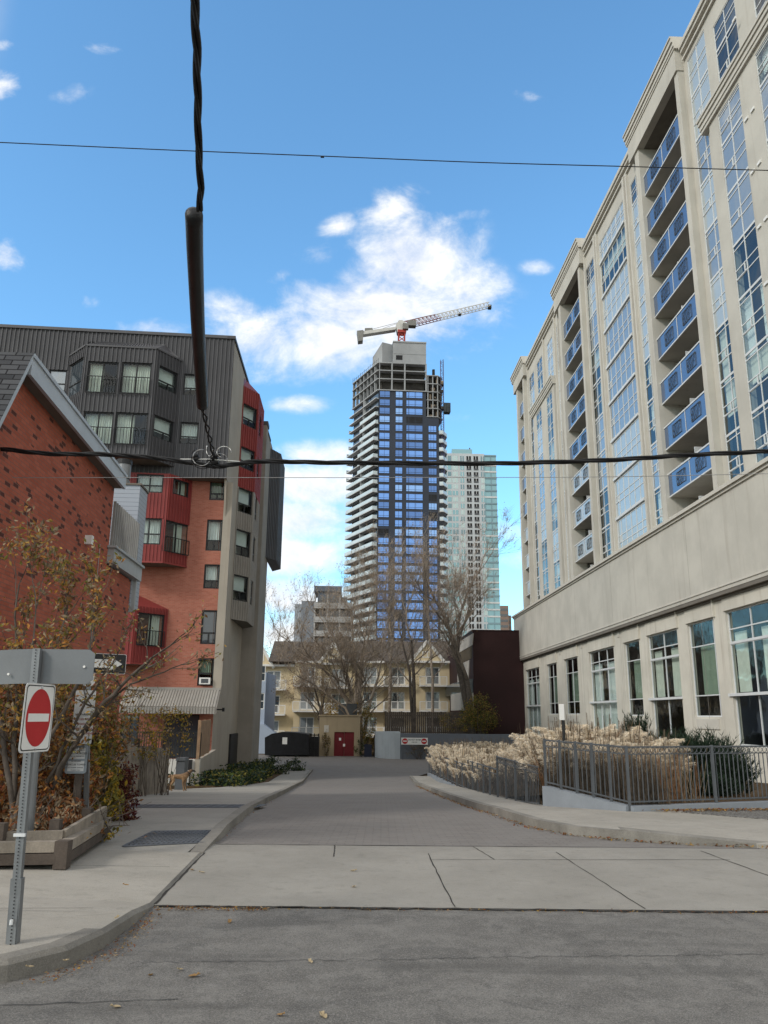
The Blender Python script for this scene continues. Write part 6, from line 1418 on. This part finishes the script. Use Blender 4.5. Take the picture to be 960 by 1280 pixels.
# autumn tree with stems
R = random.Random(101)
def leafy_tree(base, stems, label, seed, lev, ls, mats, dens=5, name='autumn_tree', twl=.35, spread=.5, up=.25):
    R = random.Random(seed); t = thing(name, label, 'tree', base); base = Vector(base); mt = MB(); br = MB(); lf = MB(); tips = []
    for ctrl, r, L in stems:
        pts = [base]+[Vector(c) for c in ctrl]; P_ = []
        for a, b in zip(pts, pts[1:]):
            for i in range(4): P_.append(a.lerp(b, i/4)+Vector((R.gauss(0, .015), R.gauss(0, .015), R.gauss(0, .01))))
        P_.append(pts[-1]); n = len(P_); rad = [r*(1-.65*i/(n-1)) for i in range(n)]; mt.tube(P_, rad, 7, 0, False)
        grow(br, P_[-1], (P_[-1]-P_[-3]).normalized(), L, rad[-1], lev, R, tips, spread, .7, up, None, 0, 3)
        for i in range(n//3, n-1):
            if R.random() < .8: dd = ((P_[i+1]-P_[i]).normalized()*.8+Vector((R.gauss(0, .6), R.gauss(0, .6), R.gauss(0, .3)))).normalized(); grow(br, P_[i], dd, L*R.uniform(.6, 1), rad[i]*.5, lev-1, R, tips, spread, .7, up, None, 0, 3)
    for p, d in tips:
        for _ in range(dens):
            c = p-d*twl*R.random()*.7+Vector((R.gauss(0, .055), R.gauss(0, .055), R.gauss(0, .06))); leafquad(lf, c, ls, R, R.randrange(len(mats)))
    mt.build('trunk', m_bark, t, smooth=True); br.build('branches', m_bark, t); lf.build('crown', [LV[k] for k in mats], t); return t
base1 = tuple(at(25, 1035, 10.6)); 
leafy_tree((at(20, 1020, 10.8).x, 10.8, .15), [([A(5, 920, 10.8), A(-10, 850, 10.7)], .045, .75), ([A(18, 930, 10.8), A(20, 790, 10.9)], .045, .65), ([A(32, 950, 10.8), A(42, 800, 10.6)], .04, .6), ([A(38, 950, 10.7), A(72, 800, 10.8)], .04, .6), ([A(40, 960, 10.6), A(100, 850, 10.5), A(118, 800, 10.6)], .04, .55)],
           'small ochre leaved autumn tree in front of the brick house, behind the road signs', 51, 3, .044, ['orange', 'olive', 'brown', 'dry', 'dry', 'ochre'], 16)
leafy_tree((at(50, 1010, 11.3).x, 11.3, .15), [([A(75, 960, 10.9), A(122, 885, 10.6), A(160, 850, 10.4), A(190, 822, 10.3)], .042, .42), ([A(70, 955, 10.9), A(105, 880, 10.8), A(135, 838, 10.7)], .03, .40), ([A(90, 930, 10.9), A(150, 862, 10.5), A(205, 840, 10.4)], .026, .38)],
           'leaning sparse tree whose dark branch reaches right across the arrow sign', 52, 2, .034, ['dry', 'brown', 'dry', 'ochre', 'olive'], 9, spread=.42, up=.1)
def B(px, py, Y): q = at(px, py, Y); return q
for (px, py, Y, rx, rz, n, mats, ls, label, sd) in [
    (20, 970, 11.6, .9, .8, 2200, ['brown', 'orange', 'dry', 'rust'], .045, 'rust brown shrub behind the grey pole at the left edge', 61),
    (75, 985, 11.4, .55, .55, 1700, ['rust', 'brown', 'orange', 'dry'], .040, 'reddish brown smoky shrub between the two sign posts', 62),
    (62, 1025, 10.6, .55, .28, 800, ['rust', 'dry', 'brown'], .036, 'low russet shrub just behind the plank rail', 63),
    (122, 975, 12.6, .30, .62, 900, ['yellow', 'olive', 'olive'], .045, 'yellow green shrub right of the notice sign post', 64),
    (140, 990, 13.9, .40, .62, 1500, ['wine', 'brown', 'wine'], .035, 'dark wine red shrub at the foot of the brick house', 65),
    (95, 900, 12.9, .9, .7, 1500, ['brown', 'orange', 'olive', 'dry'], .042, 'brown and ochre shrub climbing the brick wall behind the notice signs', 66),
    (15, 880, 12.2, .9, .8, 1700, ['orange', 'ochre', 'brown', 'dry'], .045, 'golden shrub behind the round grey pole, against the brick wall', 67)]:
    q = B(px, py, Y); bush('autumn_shrub', label, 'shrub', (q.x, Y, .1), [(q.x, Y, q.z, rx, .5, rz), (q.x+rx*.3, Y+.1, q.z-rz*.5, rx*.8, .4, rz*.7)], int(n*2.2), ls*1.15, mats, sd, 'autumn shrubs in the corner planter', 14)
for (px, py, Y, rx, rz, n, sd, label) in [(180, 920, 23, .8, .75, 900, 71, 'thin shrub with yellow leaves hanging over the picket fence, left half'), (208, 912, 24, .7, .8, 900, 72, 'thin shrub with yellow leaves over the right end of the picket fence')]:
    q = B(px, py, Y); bush('yellow_leaved_shrub', label, 'shrub', (q.x, Y, gz(Y)), [(q.x, Y, q.z, rx, .5, rz)], int(n*.55), .055, ['yellow', 'ochre', 'dry', 'olive'], sd, None, 18, sr=.009)
q = B(125, 1040, 11.0); bush('trailing_vine', 'small sprig of yellow leaves trailing over the end of the planter', 'vine', (q.x, 11, .1), [(q.x+.08, 11, q.z+.02, .2, .15, .16)], 70, .035, ['yellow', 'olive'], 73, None, 5)
# picket fence
pf = thing('picket_fence', 'old grey vertical board fence beside the brick house', 'fence', (-6.7, 24, -.6)); PFn = fr2((-6.55, 19.3), (-6.75, 29)); R = random.Random(9)
L = PFn.p; n = 74; m = MB()
for i in range(54):
    s = 9.7*i/n; y = 19.3+s; g_ = gz(y); m.fbox(PFn, s, s+.095, g_+.03, g_+1.35+R.uniform(-.05, .05), -.02+R.uniform(-.01, .01), .01)
m.build('boards', m_wood, pf)
m = MB(); m.bar(PFn.P(0, gz(19.3)+1.1, -.06), PFn.P(7.1, gz(26.4)+1.1, -.06), .05, .1); m.build('rail', m_woodd, pf)
for s in (-.1, 3.5, 7.05): m = MB(); m.fbox(PFn, s, s+.12, gz(19.3+s)-.1, gz(19.3+s)+1.55, -.14, -.02); m.build('post', m_woodd, pf)
q = gp(214, 992); m = MB(); FBn = Fr((q.x-.28, 29.2), (1, 0)); m.fbox(FBn, -.15, .15, gz(28)-.1, gz(28)+.95, -.5, 0); m.prism(FBn, [(-.17, gz(28)+.95), (.17, gz(28)+.95), (.15, gz(28)+1.05), (-.15, gz(28)+1.05)], -.53, .04)
tag(m.build('wheeled_bin', m_fence, None, (q.x, 28, -.9)), 'grey bin at the far end of the picket fence behind the dog', 'bin')
# bed of low green plants before the left block
R = random.Random(31); m = MB()
def in_bed(x, y): xr = lerp_l(KL, y)-2.0+(.0 if y < 50 else -(y-50)*.1); return -8.9 < x < min(xr, -5.35)
for i in range(11000):
    y = R.uniform(33.5, 57); x = R.uniform(-8.8, -4.9)
    if not in_bed(x, y): continue
    h = R.random()**1.5*.55*(1.3 if y > 45 else 1); leafquad(m, Vector((x, y, gz(y)+.1+h)), .10, R, R.choice([0, 0, 1, 2, 2, 3]))
tag(m.build('ground_cover', [LV['dark green'], LV['green'], LV['grey green'], LV['olive']], None, (-7, 45, -1.6)), 'bed of low dark green ground cover at the foot of the left block', 'ground cover', kind='stuff')
struct(sheet('left_bed', [(33.2, -9.2, -6.6), (36, -9.2, -5.9), (44, -9.3, -5.9), (52, -9.5, -6.2), (57.5, -10, -6.9)], .075, m_soil))
for (x, y, r_, h_, sd, lb2) in ((-6.6, 52, .9, .7, 1, 'rounded dark shrub at the far end of the left planting bed'), (-7.4, 47, .7, .55, 2, 'rounded dark shrub in the middle of the left planting bed'), (-5.95, 57, .8, .55, 3, 'dark shrub beside the bend in the pavement')):
    bush('low_shrub', lb2, 'shrub', (x, y, gz(y)), [(x, y, gz(y)+h_*.6, r_, r_, h_)], 800, .08, ['dark green', 'green', 'grey green'], 80+sd, 'low shrubs in the left planting bed', 6)
# ------------------------------------------------------------------ signs on the left
lean = 1.0
pb = Vector((-2.49, 5.98, .10)); ptop = at(47, 811, 6.0)
us = thing('road_sign', 'do-not-enter sign and the grey back of a wide sign on a leaning perforated steel post', 'road sign', pb)
m = MB(); ax = (ptop-pb); 
def along(t): return pb+ax*t
w_ = .055; m.bar(along(-.02), along(1.0), w_, .045); m.build('post', m_steel, us)
m = MB(); m.bar(along(-.02)+Vector((-.004, .02, 0)), along(.22), w_+.02, .055); m.build('base_sleeve', m_steel, us)
m = MB(); n = 90; fwd = Vector((0, -1, 0))
for i in range(n):
    c = along(i/n)+Vector((0, -.0285, .012)); m.face([c+Vector((.0055*math.cos(k*math.pi/3), 0, .0055*math.sin(k*math.pi/3))) for k in range(6)])
m.build('holes', m_blk, us)['kind'] = 'stuff'
m = MB(); c = along(.36); m.bar(c+Vector((-.04, -.03, 0)), c+Vector((.04, -.03, 0)), .02, .02); m.build('clamp', m_alu, us); m = MB(); c = along(.03); m.cyl((c.x, c.y-.05), .012, c.z+.1, c.z+.13, 8); m.build('clamp', m_alu, us)
# do-not-enter plate (turned away)
sc0 = at(47.5, 897, 5.93); th = math.radians(81); SG = Fr((sc0.x-.3*math.cos(th), sc0.y-.3*math.sin(th)), (math.cos(th), math.sin(th)))
def rrect(a, b, c, d, r, n=5):
    pts = []
    for cx, cy, a0 in ((b-r, c+r, -90), (b-r, d-r, 0), (a+r, d-r, 90), (a+r, c+r, 180)):
        for k in range(n+1): t = math.radians(a0+90*k/n); pts.append((cx+r*math.cos(t), cy+r*math.sin(t)))
    return pts
zc = sc0.z; tilt = .035
hh = .238; ww = .19; S0 = .30
def shear(pts): return [(s, z+(s-S0)*-.0) for s, z in pts]
m = MB(); m.prism(SG, rrect(S0-ww, S0+ww, zc-hh, zc+hh, .03), -.003, .0); m.build('plate', m_alu, us)
m = MB(); m.poly(SG, rrect(S0-ww+.004, S0+ww-.004, zc-hh+.004, zc+hh-.004, .03), .001, 0); m.poly(SG, rrect(S0-ww+.012, S0+ww-.012, zc-hh+.012, zc+hh-.012, .028), .002, 1); m.poly(SG, rrect(S0-ww+.020, S0+ww-.020, zc-hh+.020, zc+hh-.020, .026), .003, 0)
m.disc(SG, S0, zc, .004, .155, 2, 48, rz=.20); m.fbox(SG, S0-.13, S0+.13, zc-.028, zc+.028, .004, .006, 0); m.build('do_not_enter_face', [m_white, m_blk, m_sred], us)
m = MB(); 
for zz in (zc+.212, zc-.212): m.disc(SG, S0, zz, .014, .008, 0, 8, d0=.003)
m.build('bolt', m_alu, us)
# wide sign seen from the back
tp = at(47, 832, 5.95); m = MB(); WG = Fr((tp.x, 6.035), (1, .02)); h_ = .126; N = 22
zc2 = tp.z; pr0 = -.62; pr1 = at(112, 832, 5.95).x-tp.x
pts = []
for i in range(N+1):
    s = pr0+(pr1-pr0)*i/N; dz = -.035*max(0, (-s-.05)/.55)**2; dd = -.10*max(0, (-s)/.6)**2; hh_ = h_*(1-.0*i); e = min((s-pr0), (pr1-s)); rr_ = .03; k = (rr_-math.sqrt(max(0, rr_**2-max(0, rr_-e)**2))) if e < rr_ else 0
    pts.append((s, zc2+h_-k+dz, zc2-h_+k+dz, dd))
for (s0, a0, b0, d0), (s1, a1, b1, d1) in zip(pts, pts[1:]):
    m.face([WG.P(s0, b0, d0), WG.P(s1, b1, d1), WG.P(s1, a1, d1), WG.P(s0, a0, d0)]); m.face([WG.P(s0, b0, d0-.004), WG.P(s0, a0, d0-.004), WG.P(s1, a1, d1-.004), WG.P(s1, b1, d1-.004)])
    m.face([WG.P(s0, a0, d0), WG.P(s1, a1, d1), WG.P(s1, a1, d1-.004), WG.P(s0, a0, d0-.004)]); m.face([WG.P(s0, b0, d0), WG.P(s1, b1, d1), WG.P(s1, b1, d1-.004), WG.P(s0, b0, d0-.004)])
m.build('wide_plate_back', m_steel2, us, smooth=True)
m = MB(); 
for s, z in ((.31, zc2-.0), (-.24, zc2-.06)): m.disc(WG, s, z, .01, .009, 0, 8, d0=0)
m.build('rivet', m_white, us)
# round grey pole
gpz = at(29, 1078, 9.6); gpt = at(42, 905, 9.6); m = MB(); m.tube([(gpz.x, 9.6, 0), tuple(gpt)], .088, 20); m.tube([(gpz.x, 9.6, 0), (gpz.x, 9.6, .12)], .11, 20)
gpo = m.build('steel_pole', m_steel, None, (gpz.x, 9.6, 0), smooth=False); tag(gpo, 'thick round galvanised pole behind the planter board, left of the signs', 'pole')
# second post with arrow sign and notices
Y2 = 11.25; q0 = Vector((at(107, 1055, Y2).x, Y2, 0)); q1 = at(111, 815, Y2)
s2 = thing('road_sign', 'thin steel post with a black one-way arrow sign, small round sign and parking notice', 'road sign', q0)
m = MB(); m.bar(q0, q1, .06, .05); m.build('post', m_steel, s2)
WA = Fr((q1.x, Y2-.03), (.86, .5)); a = WA.pix(112, 830); b = WA.pix(157.5, 830); zt_ = WA.pix(130, 817)[1]; zb_ = WA.pix(130, 842)[1]; wd = b[0]
m = MB(); m.prism(WA, rrect(-.06, wd, zb_, zt_, .02), -.003, 0, 0); m.poly(WA, rrect(-.055, wd-.006, zb_+.006, zt_-.006, .018), .002, 1); m.build('arrow_plate', [m_alu, m_blk], s2)
zm = (zt_+zb_)/2; H = (zt_-zb_)/2; m = MB(); m.poly(WA, [(.0, zm-H*.42), (wd*.56, zm-H*.42), (wd*.54, zm-H*.82), (wd*.9, zm), (wd*.54, zm+H*.82), (wd*.56, zm+H*.42), (.0, zm+H*.42)], .004); m.build('arrow', m_white, s2)
m = MB(); RR = random.Random(4); c = (wd*.5, zm+.01)
pp = [WA.P(c[0]-.10+.045*i, c[1]+(.05 if i % 2 else -.03), .007) for i in range(6)]; m.tube(pp, .006, 4); m.build('scribble', m_blk, s2)
z1 = WA.pix(118, 850)[1]; m = MB(); m.disc(WA, .04, z1, .004, .095, 0, 24, d0=0); m.disc(WA, .04, z1, .006, .07, 1, 24); m.disc(WA, .04, z1, .008, .06, 0, 24); m.build('round_plate', [m_white, m_alu], s2)
NA = Fr((at(93, 930, Y2-.05).x, Y2-.05), (1, .15)); a = NA.pix(92, 893); b = NA.pix(114, 930); m = MB(); m.prism(NA, rrect(a[0], b[0]+.0, b[1], a[1]+.32, .015), -.003, 0, 0)
m_notice = surf('faded notice face', (.50, .51, .52), .6, .05, 4, 40, 0); m.build('notice_plate', m_notice, s2)
cx_ = (a[0]+b[0])/2; m_tred = surf('faded red ink', (.25, .07, .06), .8, .05, 4, 40, 0); m_tblk = surf('faded black ink', (.06, .06, .065), .8, .05, 4, 40, 0)
for i, tx in enumerate(['NO PARKING', 'VEHICLES WILL BE', 'TAGGED AND', 'TOWED AWAY AT', "OWNER'S EXPENSE"]): text(NA, tx, cx_, a[1]+.02-.062*i-.02, .003, .036, m_tred if i else m_tblk, s2)
# parking notice board on dark stake
ND = Fr((at(82, 950, 11.0).x, 11.0), (1, .1)); a = ND.pix(82, 932); b = ND.pix(107, 967)
s3 = thing('notice_sign', 'blue grey NOTICE sign on a dark stake, below the one-way arrow', 'sign', (at(88, 950, 11.05).x, 11.05, .1))
m = MB(); m.prism(ND, rrect(0, b[0], b[1], a[1], .03), -.02, 0); m.build('backing', surf('blue grey board', (.22, .25, .28), .6, .08, 4, 40, 0), s3)
m = MB(); m.poly(ND, [(.035, a[1]-.03), (b[0]-.03, a[1]-.03), (b[0]-.03, (a[1]+b[1])/2+.01), (.035, (a[1]+b[1])/2+.01)], .003); m.poly(ND, [(.035, b[1]+.03), (b[0]-.03, b[1]+.03), (b[0]-.03, (a[1]+b[1])/2-.02), (.035, (a[1]+b[1])/2-.02)], .003); m.build('paper', m_notice, s3)
H_ = a[1]-b[1]; xm = b[0]/2
for tx, f, sz in (('NOTICE', .93, .05), ('PRIVATE PROPERTY', .83, .022), ('UNAUTHORIZED', .72, .034), ('PARKING PROHIBITED', .62, .020), ('24 HOURS', .44, .026), ('VEHICLES TOWED', .32, .030), ('AT OWNER EXPENSE', .21, .020), ('THANK YOU', .12, .020)): text(ND, tx, xm, b[1]+H_*f, .005, sz, m_tblk, s3)
m = MB(); q = ND.pix(97, 967); m.fbox(ND, q[0]-.04, q[0]+.05, .0, b[1]+.05, -.08, -.021); m.build('stake', m_woodd, s3)
# ------------------------------------------------------------------ overhead cables
def catenary(a, b, sag, n=40): a = Vector(a); b = Vector(b); return [a.lerp(b, i/n)-Vector((0, 0, 4*sag*(i/n)*(1-i/n))) for i in range(n+1)]
def through(pix_pts, Y0, n=10):
    P_ = [at(px, py, y) for px, py, y in pix_pts]; out = []
    for i in range(len(P_)-1):
        p0 = P_[max(i-1, 0)]; p1, p2 = P_[i], P_[i+1]; p3 = P_[min(i+2, len(P_)-1)]
        for k in range(n): t = k/n; out.append(.5*((2*p1)+(p2-p0)*t+(2*p0-5*p1+4*p2-p3)*t*t+(3*p1-p0-3*p2+p3)*t**3))
    out.append(P_[-1]); return out
def ext(P_, L=14): return [P_[0]+(P_[0]-P_[1]).normalized()*L]+P_+[P_[-1]+(P_[-1]-P_[-2]).normalized()*L]
Yc_ = 13.0
pth = ext(through([(0, 561, Yc_), (60, 567, Yc_), (130, 568, Yc_), (190, 572, Yc_), (255, 581, Yc_), (275, 583, Yc_), (320, 577, Yc_), (400, 578, Yc_), (520, 579, Yc_), (640, 579, Yc_), (760, 575, Yc_), (860, 569, Yc_), (960, 564, Yc_)], Yc_))
cb_ = thing('overhead_cable', 'thick twisted black cable strung across the street at mid height', 'cable', pth[5])
for k in range(3):
    q = [p+Vector((0, math.cos(i*.42+k*2.1)*.022, math.sin(i*.42+k*2.1)*.022)) for i, p in enumerate(pth)]; m = MB(); m.tube(q, .021 if k else .024, 6); m.build('strand', m_cable, cb_)
pth2 = ext(through([(0, 178, 16), (200, 187, 16), (400, 195, 16), (600, 203, 16), (780, 208, 16), (960, 213, 16)], 16))
m = MB(); m.tube(pth2, .012, 5); q = at(403, 196, 16); m.tube([q+Vector((-.04, 0, 0)), q+Vector((.04, 0, 0))], .025, 6); tag(m.build('thin_wire', m_cable, None, pth2[3]), 'thin dark wire crossing high over the street near the top', 'wire')
pth3 = ext(through([(0, 597, 13.6), (200, 597, 13.6), (500, 597, 13.6), (760, 596, 13.6), (960, 592, 13.6)], 13.6)); m = MB(); m.tube(pth3, .006, 4); tag(m.build('thin_wire', m_wire, None, pth3[3]), 'very thin pale wire just below the twisted cable', 'wire')
# cable running from overhead to the junction
J = at(268, 573, Yc_)
hp = [at(240, -60, 4.0), at(243, 0, 4.5), at(246, 60, 4.95), at(247, 120, 5.5), at(248, 180, 6.0), at(251, 235, 6.55), at(249, 268, 6.9)]
hc = thing('overhead_cable', 'black cable bundle coming overhead from the camera side, with a thick sleeve', 'cable', hp[3])
for k in range(3):
    q = []
    for i in range(len(hp)-1):
        for j in range(6): t = (i*6+j); c = hp[i].lerp(hp[i+1], j/6); q.append(c+Vector((math.cos(t*.35+k*2.1)*.020, 0, math.sin(t*.35+k*2.1)*.014)))
    m = MB(); m.tube(q, .017, 7); m.build('strand', m_cable, hc)
sl = [at(242.5, 268, 6.92), at(243.5, 310, 7.5), at(245, 350, 8.2), at(247, 400, 9.2), at(249, 440, 10.1), at(251.5, 480, 11.0), at(253, 507, 11.6)]
m = MB(); q = []
for i in range(len(sl)-1):
    for j in range(5): q.append(sl[i].lerp(sl[i+1], j/5))
q.append(sl[-1]); m.tube([q[0]-(q[1]-q[0]).normalized()*.03]+q+[q[-1]+(q[-1]-q[-2]).normalized()*.05], [.05]+[.088]*len(q)+[.045], 14); m.build('sleeve', surf('black rubber sleeve', (.014, .014, .016), .4, .15, 8, 60, .4, bdist=.01), hc, smooth=True)
for k in range(2):
    e = sl[-1]; q = [e.lerp(J, i/16)+Vector((math.cos(i*1.0+k*3.1)*.03, 0, math.sin(i*1.0+k*3.1)*.03)) for i in range(17)]; m = MB(); m.tube(q, .014, 5); m.build('strand', m_cable, hc)
jn = thing('cable_junction', 'tangle of clamps and looped wires where the overhead cables meet', 'junction', J)
m = MB(); RR = random.Random(6)
for dx, dz, r in ((0, 0, .08), (.04, .06, .055), (-.05, -.05, .05), (.02, -.09, .05), (-.33, .02, .045), (-.30, -.03, .04)): m = MB(); c = J+Vector((dx, -.02, dz)); m.tube([c+Vector((-.06, 0, 0)), c+Vector((.06, .01, .02))], r*.8, 8); m.build('clamp', m_cable, jn)
def loop(cx, cy, rx, ry, ph=0, full=1.0, n=26): return [at(cx+rx*math.cos(ph+2*math.pi*full*i/n), cy+ry*math.sin(ph+2*math.pi*full*i/n), Yc_-.1+.06*math.sin(i)) for i in range(n+1)]
for k, (lp_, r, mt_) in enumerate([(loop(252, 572, 11, 10, .5, .7), .008, m_wire), (loop(280, 565, 9, 7, 2, .7), .005, m_white), (loop(262, 562, 4, 8, 0, .6), .006, m_white), (loop(254, 572, 15, 14, 1, .5), .007, m_cable), (loop(274, 574, 10, 7, 3, .6), .005, m_wire)]):
    m = MB(); m.tube(lp_, r, 5); m.build('loop', mt_, jn)
m = MB(); m.tube([at(225, 574, Yc_), at(262, 574, Yc_-.05), at(300, 577, Yc_)], .008, 5); m.build('loop', m_white, jn)
# ------------------------------------------------------------------ dog
dp = gp(222, 990.5); dY = 28.0; dr = at(222, 990.5, dY)
dl = Vector((dr.x, dY, gz(dY)+.055)); s_ = 1.0
def dog():
    t = thing('dog', 'tan dog with dark face and pricked ears standing by the patio wall', 'dog', dl, None)
    V = {}; sk = []; E_ = []
    def add(n, p, r, par=None):
        V[n] = len(sk); sk.append((p, r)); 
        if par is not None: E_.append((V[par], V[n]))
    add('hip', (-.22, 0, .46), .085); add('mid', (0, 0, .45), .085, 'hip'); add('chest', (.20, 0, .45), .115, 'mid'); add('neck', (.31, 0, .56), .065, 'chest'); add('head', (.38, 0, .655), .062, 'neck'); add('muz', (.47, 0, .635), .032, 'head'); add('nose', (.525, 0, .62), .024, 'muz')
    add('t1', (-.31, 0, .48), .03, 'hip'); add('t2', (-.39, 0, .36), .026, 't1'); add('t3', (-.42, 0, .22), .018, 't2')
    for sg in (-1, 1):
        s = str(sg); o = .03*sg
        add('fs'+s, (.20+o, .075*sg, .36), .05, 'chest'); add('fe'+s, (.18+o, .08*sg, .24), .028, 'fs'+s); add('fw'+s, (.21+o, .08*sg, .10), .021, 'fe'+s); add('fp'+s, (.22+o, .08*sg, .015), .023, 'fw'+s); add('ft'+s, (.26+o, .08*sg, .015), .02, 'fp'+s)
        add('hk'+s, (-.17-o, .075*sg, .32), .052, 'hip'); add('hh'+s, (-.28-o, .08*sg, .18), .024, 'hk'+s); add('hf'+s, (-.25-o, .08*sg, .05), .02, 'hh'+s); add('ht'+s, (-.20-o, .08*sg, .015), .022, 'hf'+s)
    me = bpy.data.meshes.new('body'); me.from_pydata([p for p, r in sk], E_, []); o = bpy.data.objects.new('tmp', me); C.objects.link(o)
    m = o.modifiers.new('s', 'SKIN'); 
    for i, (p, r) in enumerate(sk): me.skin_vertices[0].data[i].radius = (r, r)
    me.skin_vertices[0].data[0].use_root = True; o.modifiers.new('u', 'SUBSURF').levels = 2
    bpy.context.view_layer.update(); dm = bpy.data.meshes.new_from_object(o.evaluated_get(bpy.context.evaluated_depsgraph_get())); bpy.data.objects.remove(o)
    b = NB('dog fur'); tcn = b.n('ShaderNodeTexCoord').outputs['Object']; sx_ = b.n('ShaderNodeSeparateXYZ'); b.l(tcn, sx_.inputs[0])
    c = b.mix(b.ramp(b.noise(tcn, 9, 4), .35, .65), (.20, .115, .055), (.30, .19, .10)); c = b.mix(b.ramp(sx_.outputs[2], .46, .55), c, (.15, .09, .05)); c = b.mix(b.ramp(sx_.outputs[0], .38, .46), c, (.02, .016, .014))
    fm_ = b.finish(c, .9); dm.materials.clear(); dm.materials.append(fm_); 
    for p in dm.polygons: p.use_smooth = True; p.material_index = 0
    dm.name = 'body'; bo = bpy.data.objects.new('body', dm); C.objects.link(bo); bo.parent = t
    dk = surf('dog dark fur', (.022, .017, .015), .9, .1, 9, 40, 0)
    for sg in (-1, 1):
        m = MB(); L_ = Vector(dl); c = L_+Vector((.355, .032*sg, .70)); m.face([c+Vector((-.02, -.02, 0)), c+Vector((.02, -.015, 0)), c+Vector((0, .005, .085))]); m.face([c+Vector((.02, -.015, 0)), c+Vector((0, .022, 0)), c+Vector((0, .005, .085))]); m.face([c+Vector((0, .022, 0)), c+Vector((-.02, -.02, 0)), c+Vector((0, .005, .085))]); m.build('ear', dk, t)
        m = MB(); c = L_+Vector((.425, .045*sg, .668)); m.tube([c+Vector((-.004, 0, 0)), c+Vector((.004, 0, 0))], .008, 6); m.build('eye', m_blk, t)
    m = MB(); L_ = Vector(dl); ctr = L_+Vector((.325, 0, .575)); ax_ = Vector((.6, 0, .8)); e1 = Vector((0, 1, 0)); e2 = Vector((.8, 0, -.6)); m.tube([ctr+(e1*math.cos(k*.4488)+e2*math.sin(k*.4488))*.078 for k in range(15)], .011, 5); m.build('collar', m_blk, t)
    t.rotation_euler = (0, 0, math.radians(12))
dog()
# ------------------------------------------------------------------ fallen leaves
m_lf = [leafm('fallen leaf cream', (.42, .34, .22), .15), leafm('fallen leaf tan', (.30, .19, .09), .2)]
spots = [(404, 1271, 'on the asphalt, at the very bottom, right one of a pair'), (351, 1270, 'on the asphalt, at the very bottom, left one of a pair'), (144, 1260, 'on the asphalt at the lower left, alone near the kerb'), (225, 1213, 'on the asphalt, left one of the middle pair'), (243, 1221, 'on the asphalt, right one of the middle pair'), (188, 1220, 'on the asphalt, between the kerb and the middle pair'), (388, 1203, 'on the asphalt, alone right of the middle pair'), (287, 1153, 'on the asphalt, just below the edge of the concrete'),
         (146, 1148, 'on the left pavement, close to its curved kerb'), (240, 1088, 'on the concrete apron, left of its neighbour'), (252, 1091, 'on the concrete apron, right of its neighbour'), (442, 1089, 'on the concrete apron, near its middle'), (442, 1109, 'on the concrete apron, below the middle one'), (82, 1202, 'on the left pavement, right of the sign post'), (37, 1210, 'on the left pavement, just below the sign post'), (157, 1107, 'on the left pavement, beyond the corner kerb')]
R = random.Random(77)
for px, py, wh in spots:
    dz = .135 if px < 160 and py < 1215 and px < 150 or (px, py) == (157, 1107) else (.014 if py < 1140 else .004)
    p = gp(px, py, dz); m = MB(); s = R.uniform(.025, .042); a = R.uniform(0, 6.28); pts = []
    prof = [(1.0, 0), (.55, .45), (.25, .38), (0, .62), (-.35, .42), (-.8, .3), (-1.0, 0), (-.8, -.3), (-.3, -.5), (.05, -.55), (.3, -.35), (.6, -.42)]
    ring_ = [Vector((p.x+s*(u*math.cos(a)-v*math.sin(a)), p.y+s*(u*math.sin(a)+v*math.cos(a)), p.z+.004+abs(v)*s*.45+(.012 if u > .5 else 0))) for u, v in prof]
    c = Vector((p.x, p.y, p.z+.004))
    for i in range(len(ring_)): m.face([c, ring_[i], ring_[(i+1) % len(ring_)]])
    tag(m.build('fallen_leaf', R.choice(m_lf), None, c), 'dry leaf '+wh, 'leaf', 'dry leaves scattered over the ground')
m = MB()
def litter(a, b, n, w, dz, s):
    for i in range(n):
        t = R.random(); x = a[0]+(b[0]-a[0])*t+R.gauss(0, w); y = a[1]+(b[1]-a[1])*t+R.gauss(0, w*.6); leafquad(m, Vector((x, y, gz(y)+dz+R.random()*.02)), s, R, R.randrange(4), 2.5)
for (y0, x0), (y1, x1) in zip(KR[:9], KR[1:10]): litter((x0-.08, y0), (x1-.08, y1), int(30*math.dist((x0, y0), (x1, y1)))+12, .05, .01, .028)
litter((3.0, 12.3), (5.3, 11.45), 170, .12, .02, .03); litter((5.1, 15.6), (9.5, 16.9), 750, .16, .15, .04); litter((2.4, 14), (3.3, 12.7), 50, .1, .01, .03)
litter((-1.9, 7.58), (-1.0, 7.6), 260, .05, .006, .014); litter((-1.3, 7.62), (7, 7.64), 420, .03, .006, .012); litter((-1.88, 6.2), (-1.9, 7.4), 260, .05, .006, .012); litter((-2.15, 5.55), (-1.9, 6.2), 150, .05, .006, .012); litter((-2.2, 11.5), (-3.0, 24), 90, .05, .01, .02)
litter((-3.8, 9.8), (-5, 10.5), 300, .4, .26, .04)
tag(m.build('leaf_litter', [LV['ochre'], LV['dry'], LV['brown'], LV['rust']], None, (3, 12, 0)), 'drifts of small dry leaves along the kerbs and walls', 'leaf litter', kind='stuff')
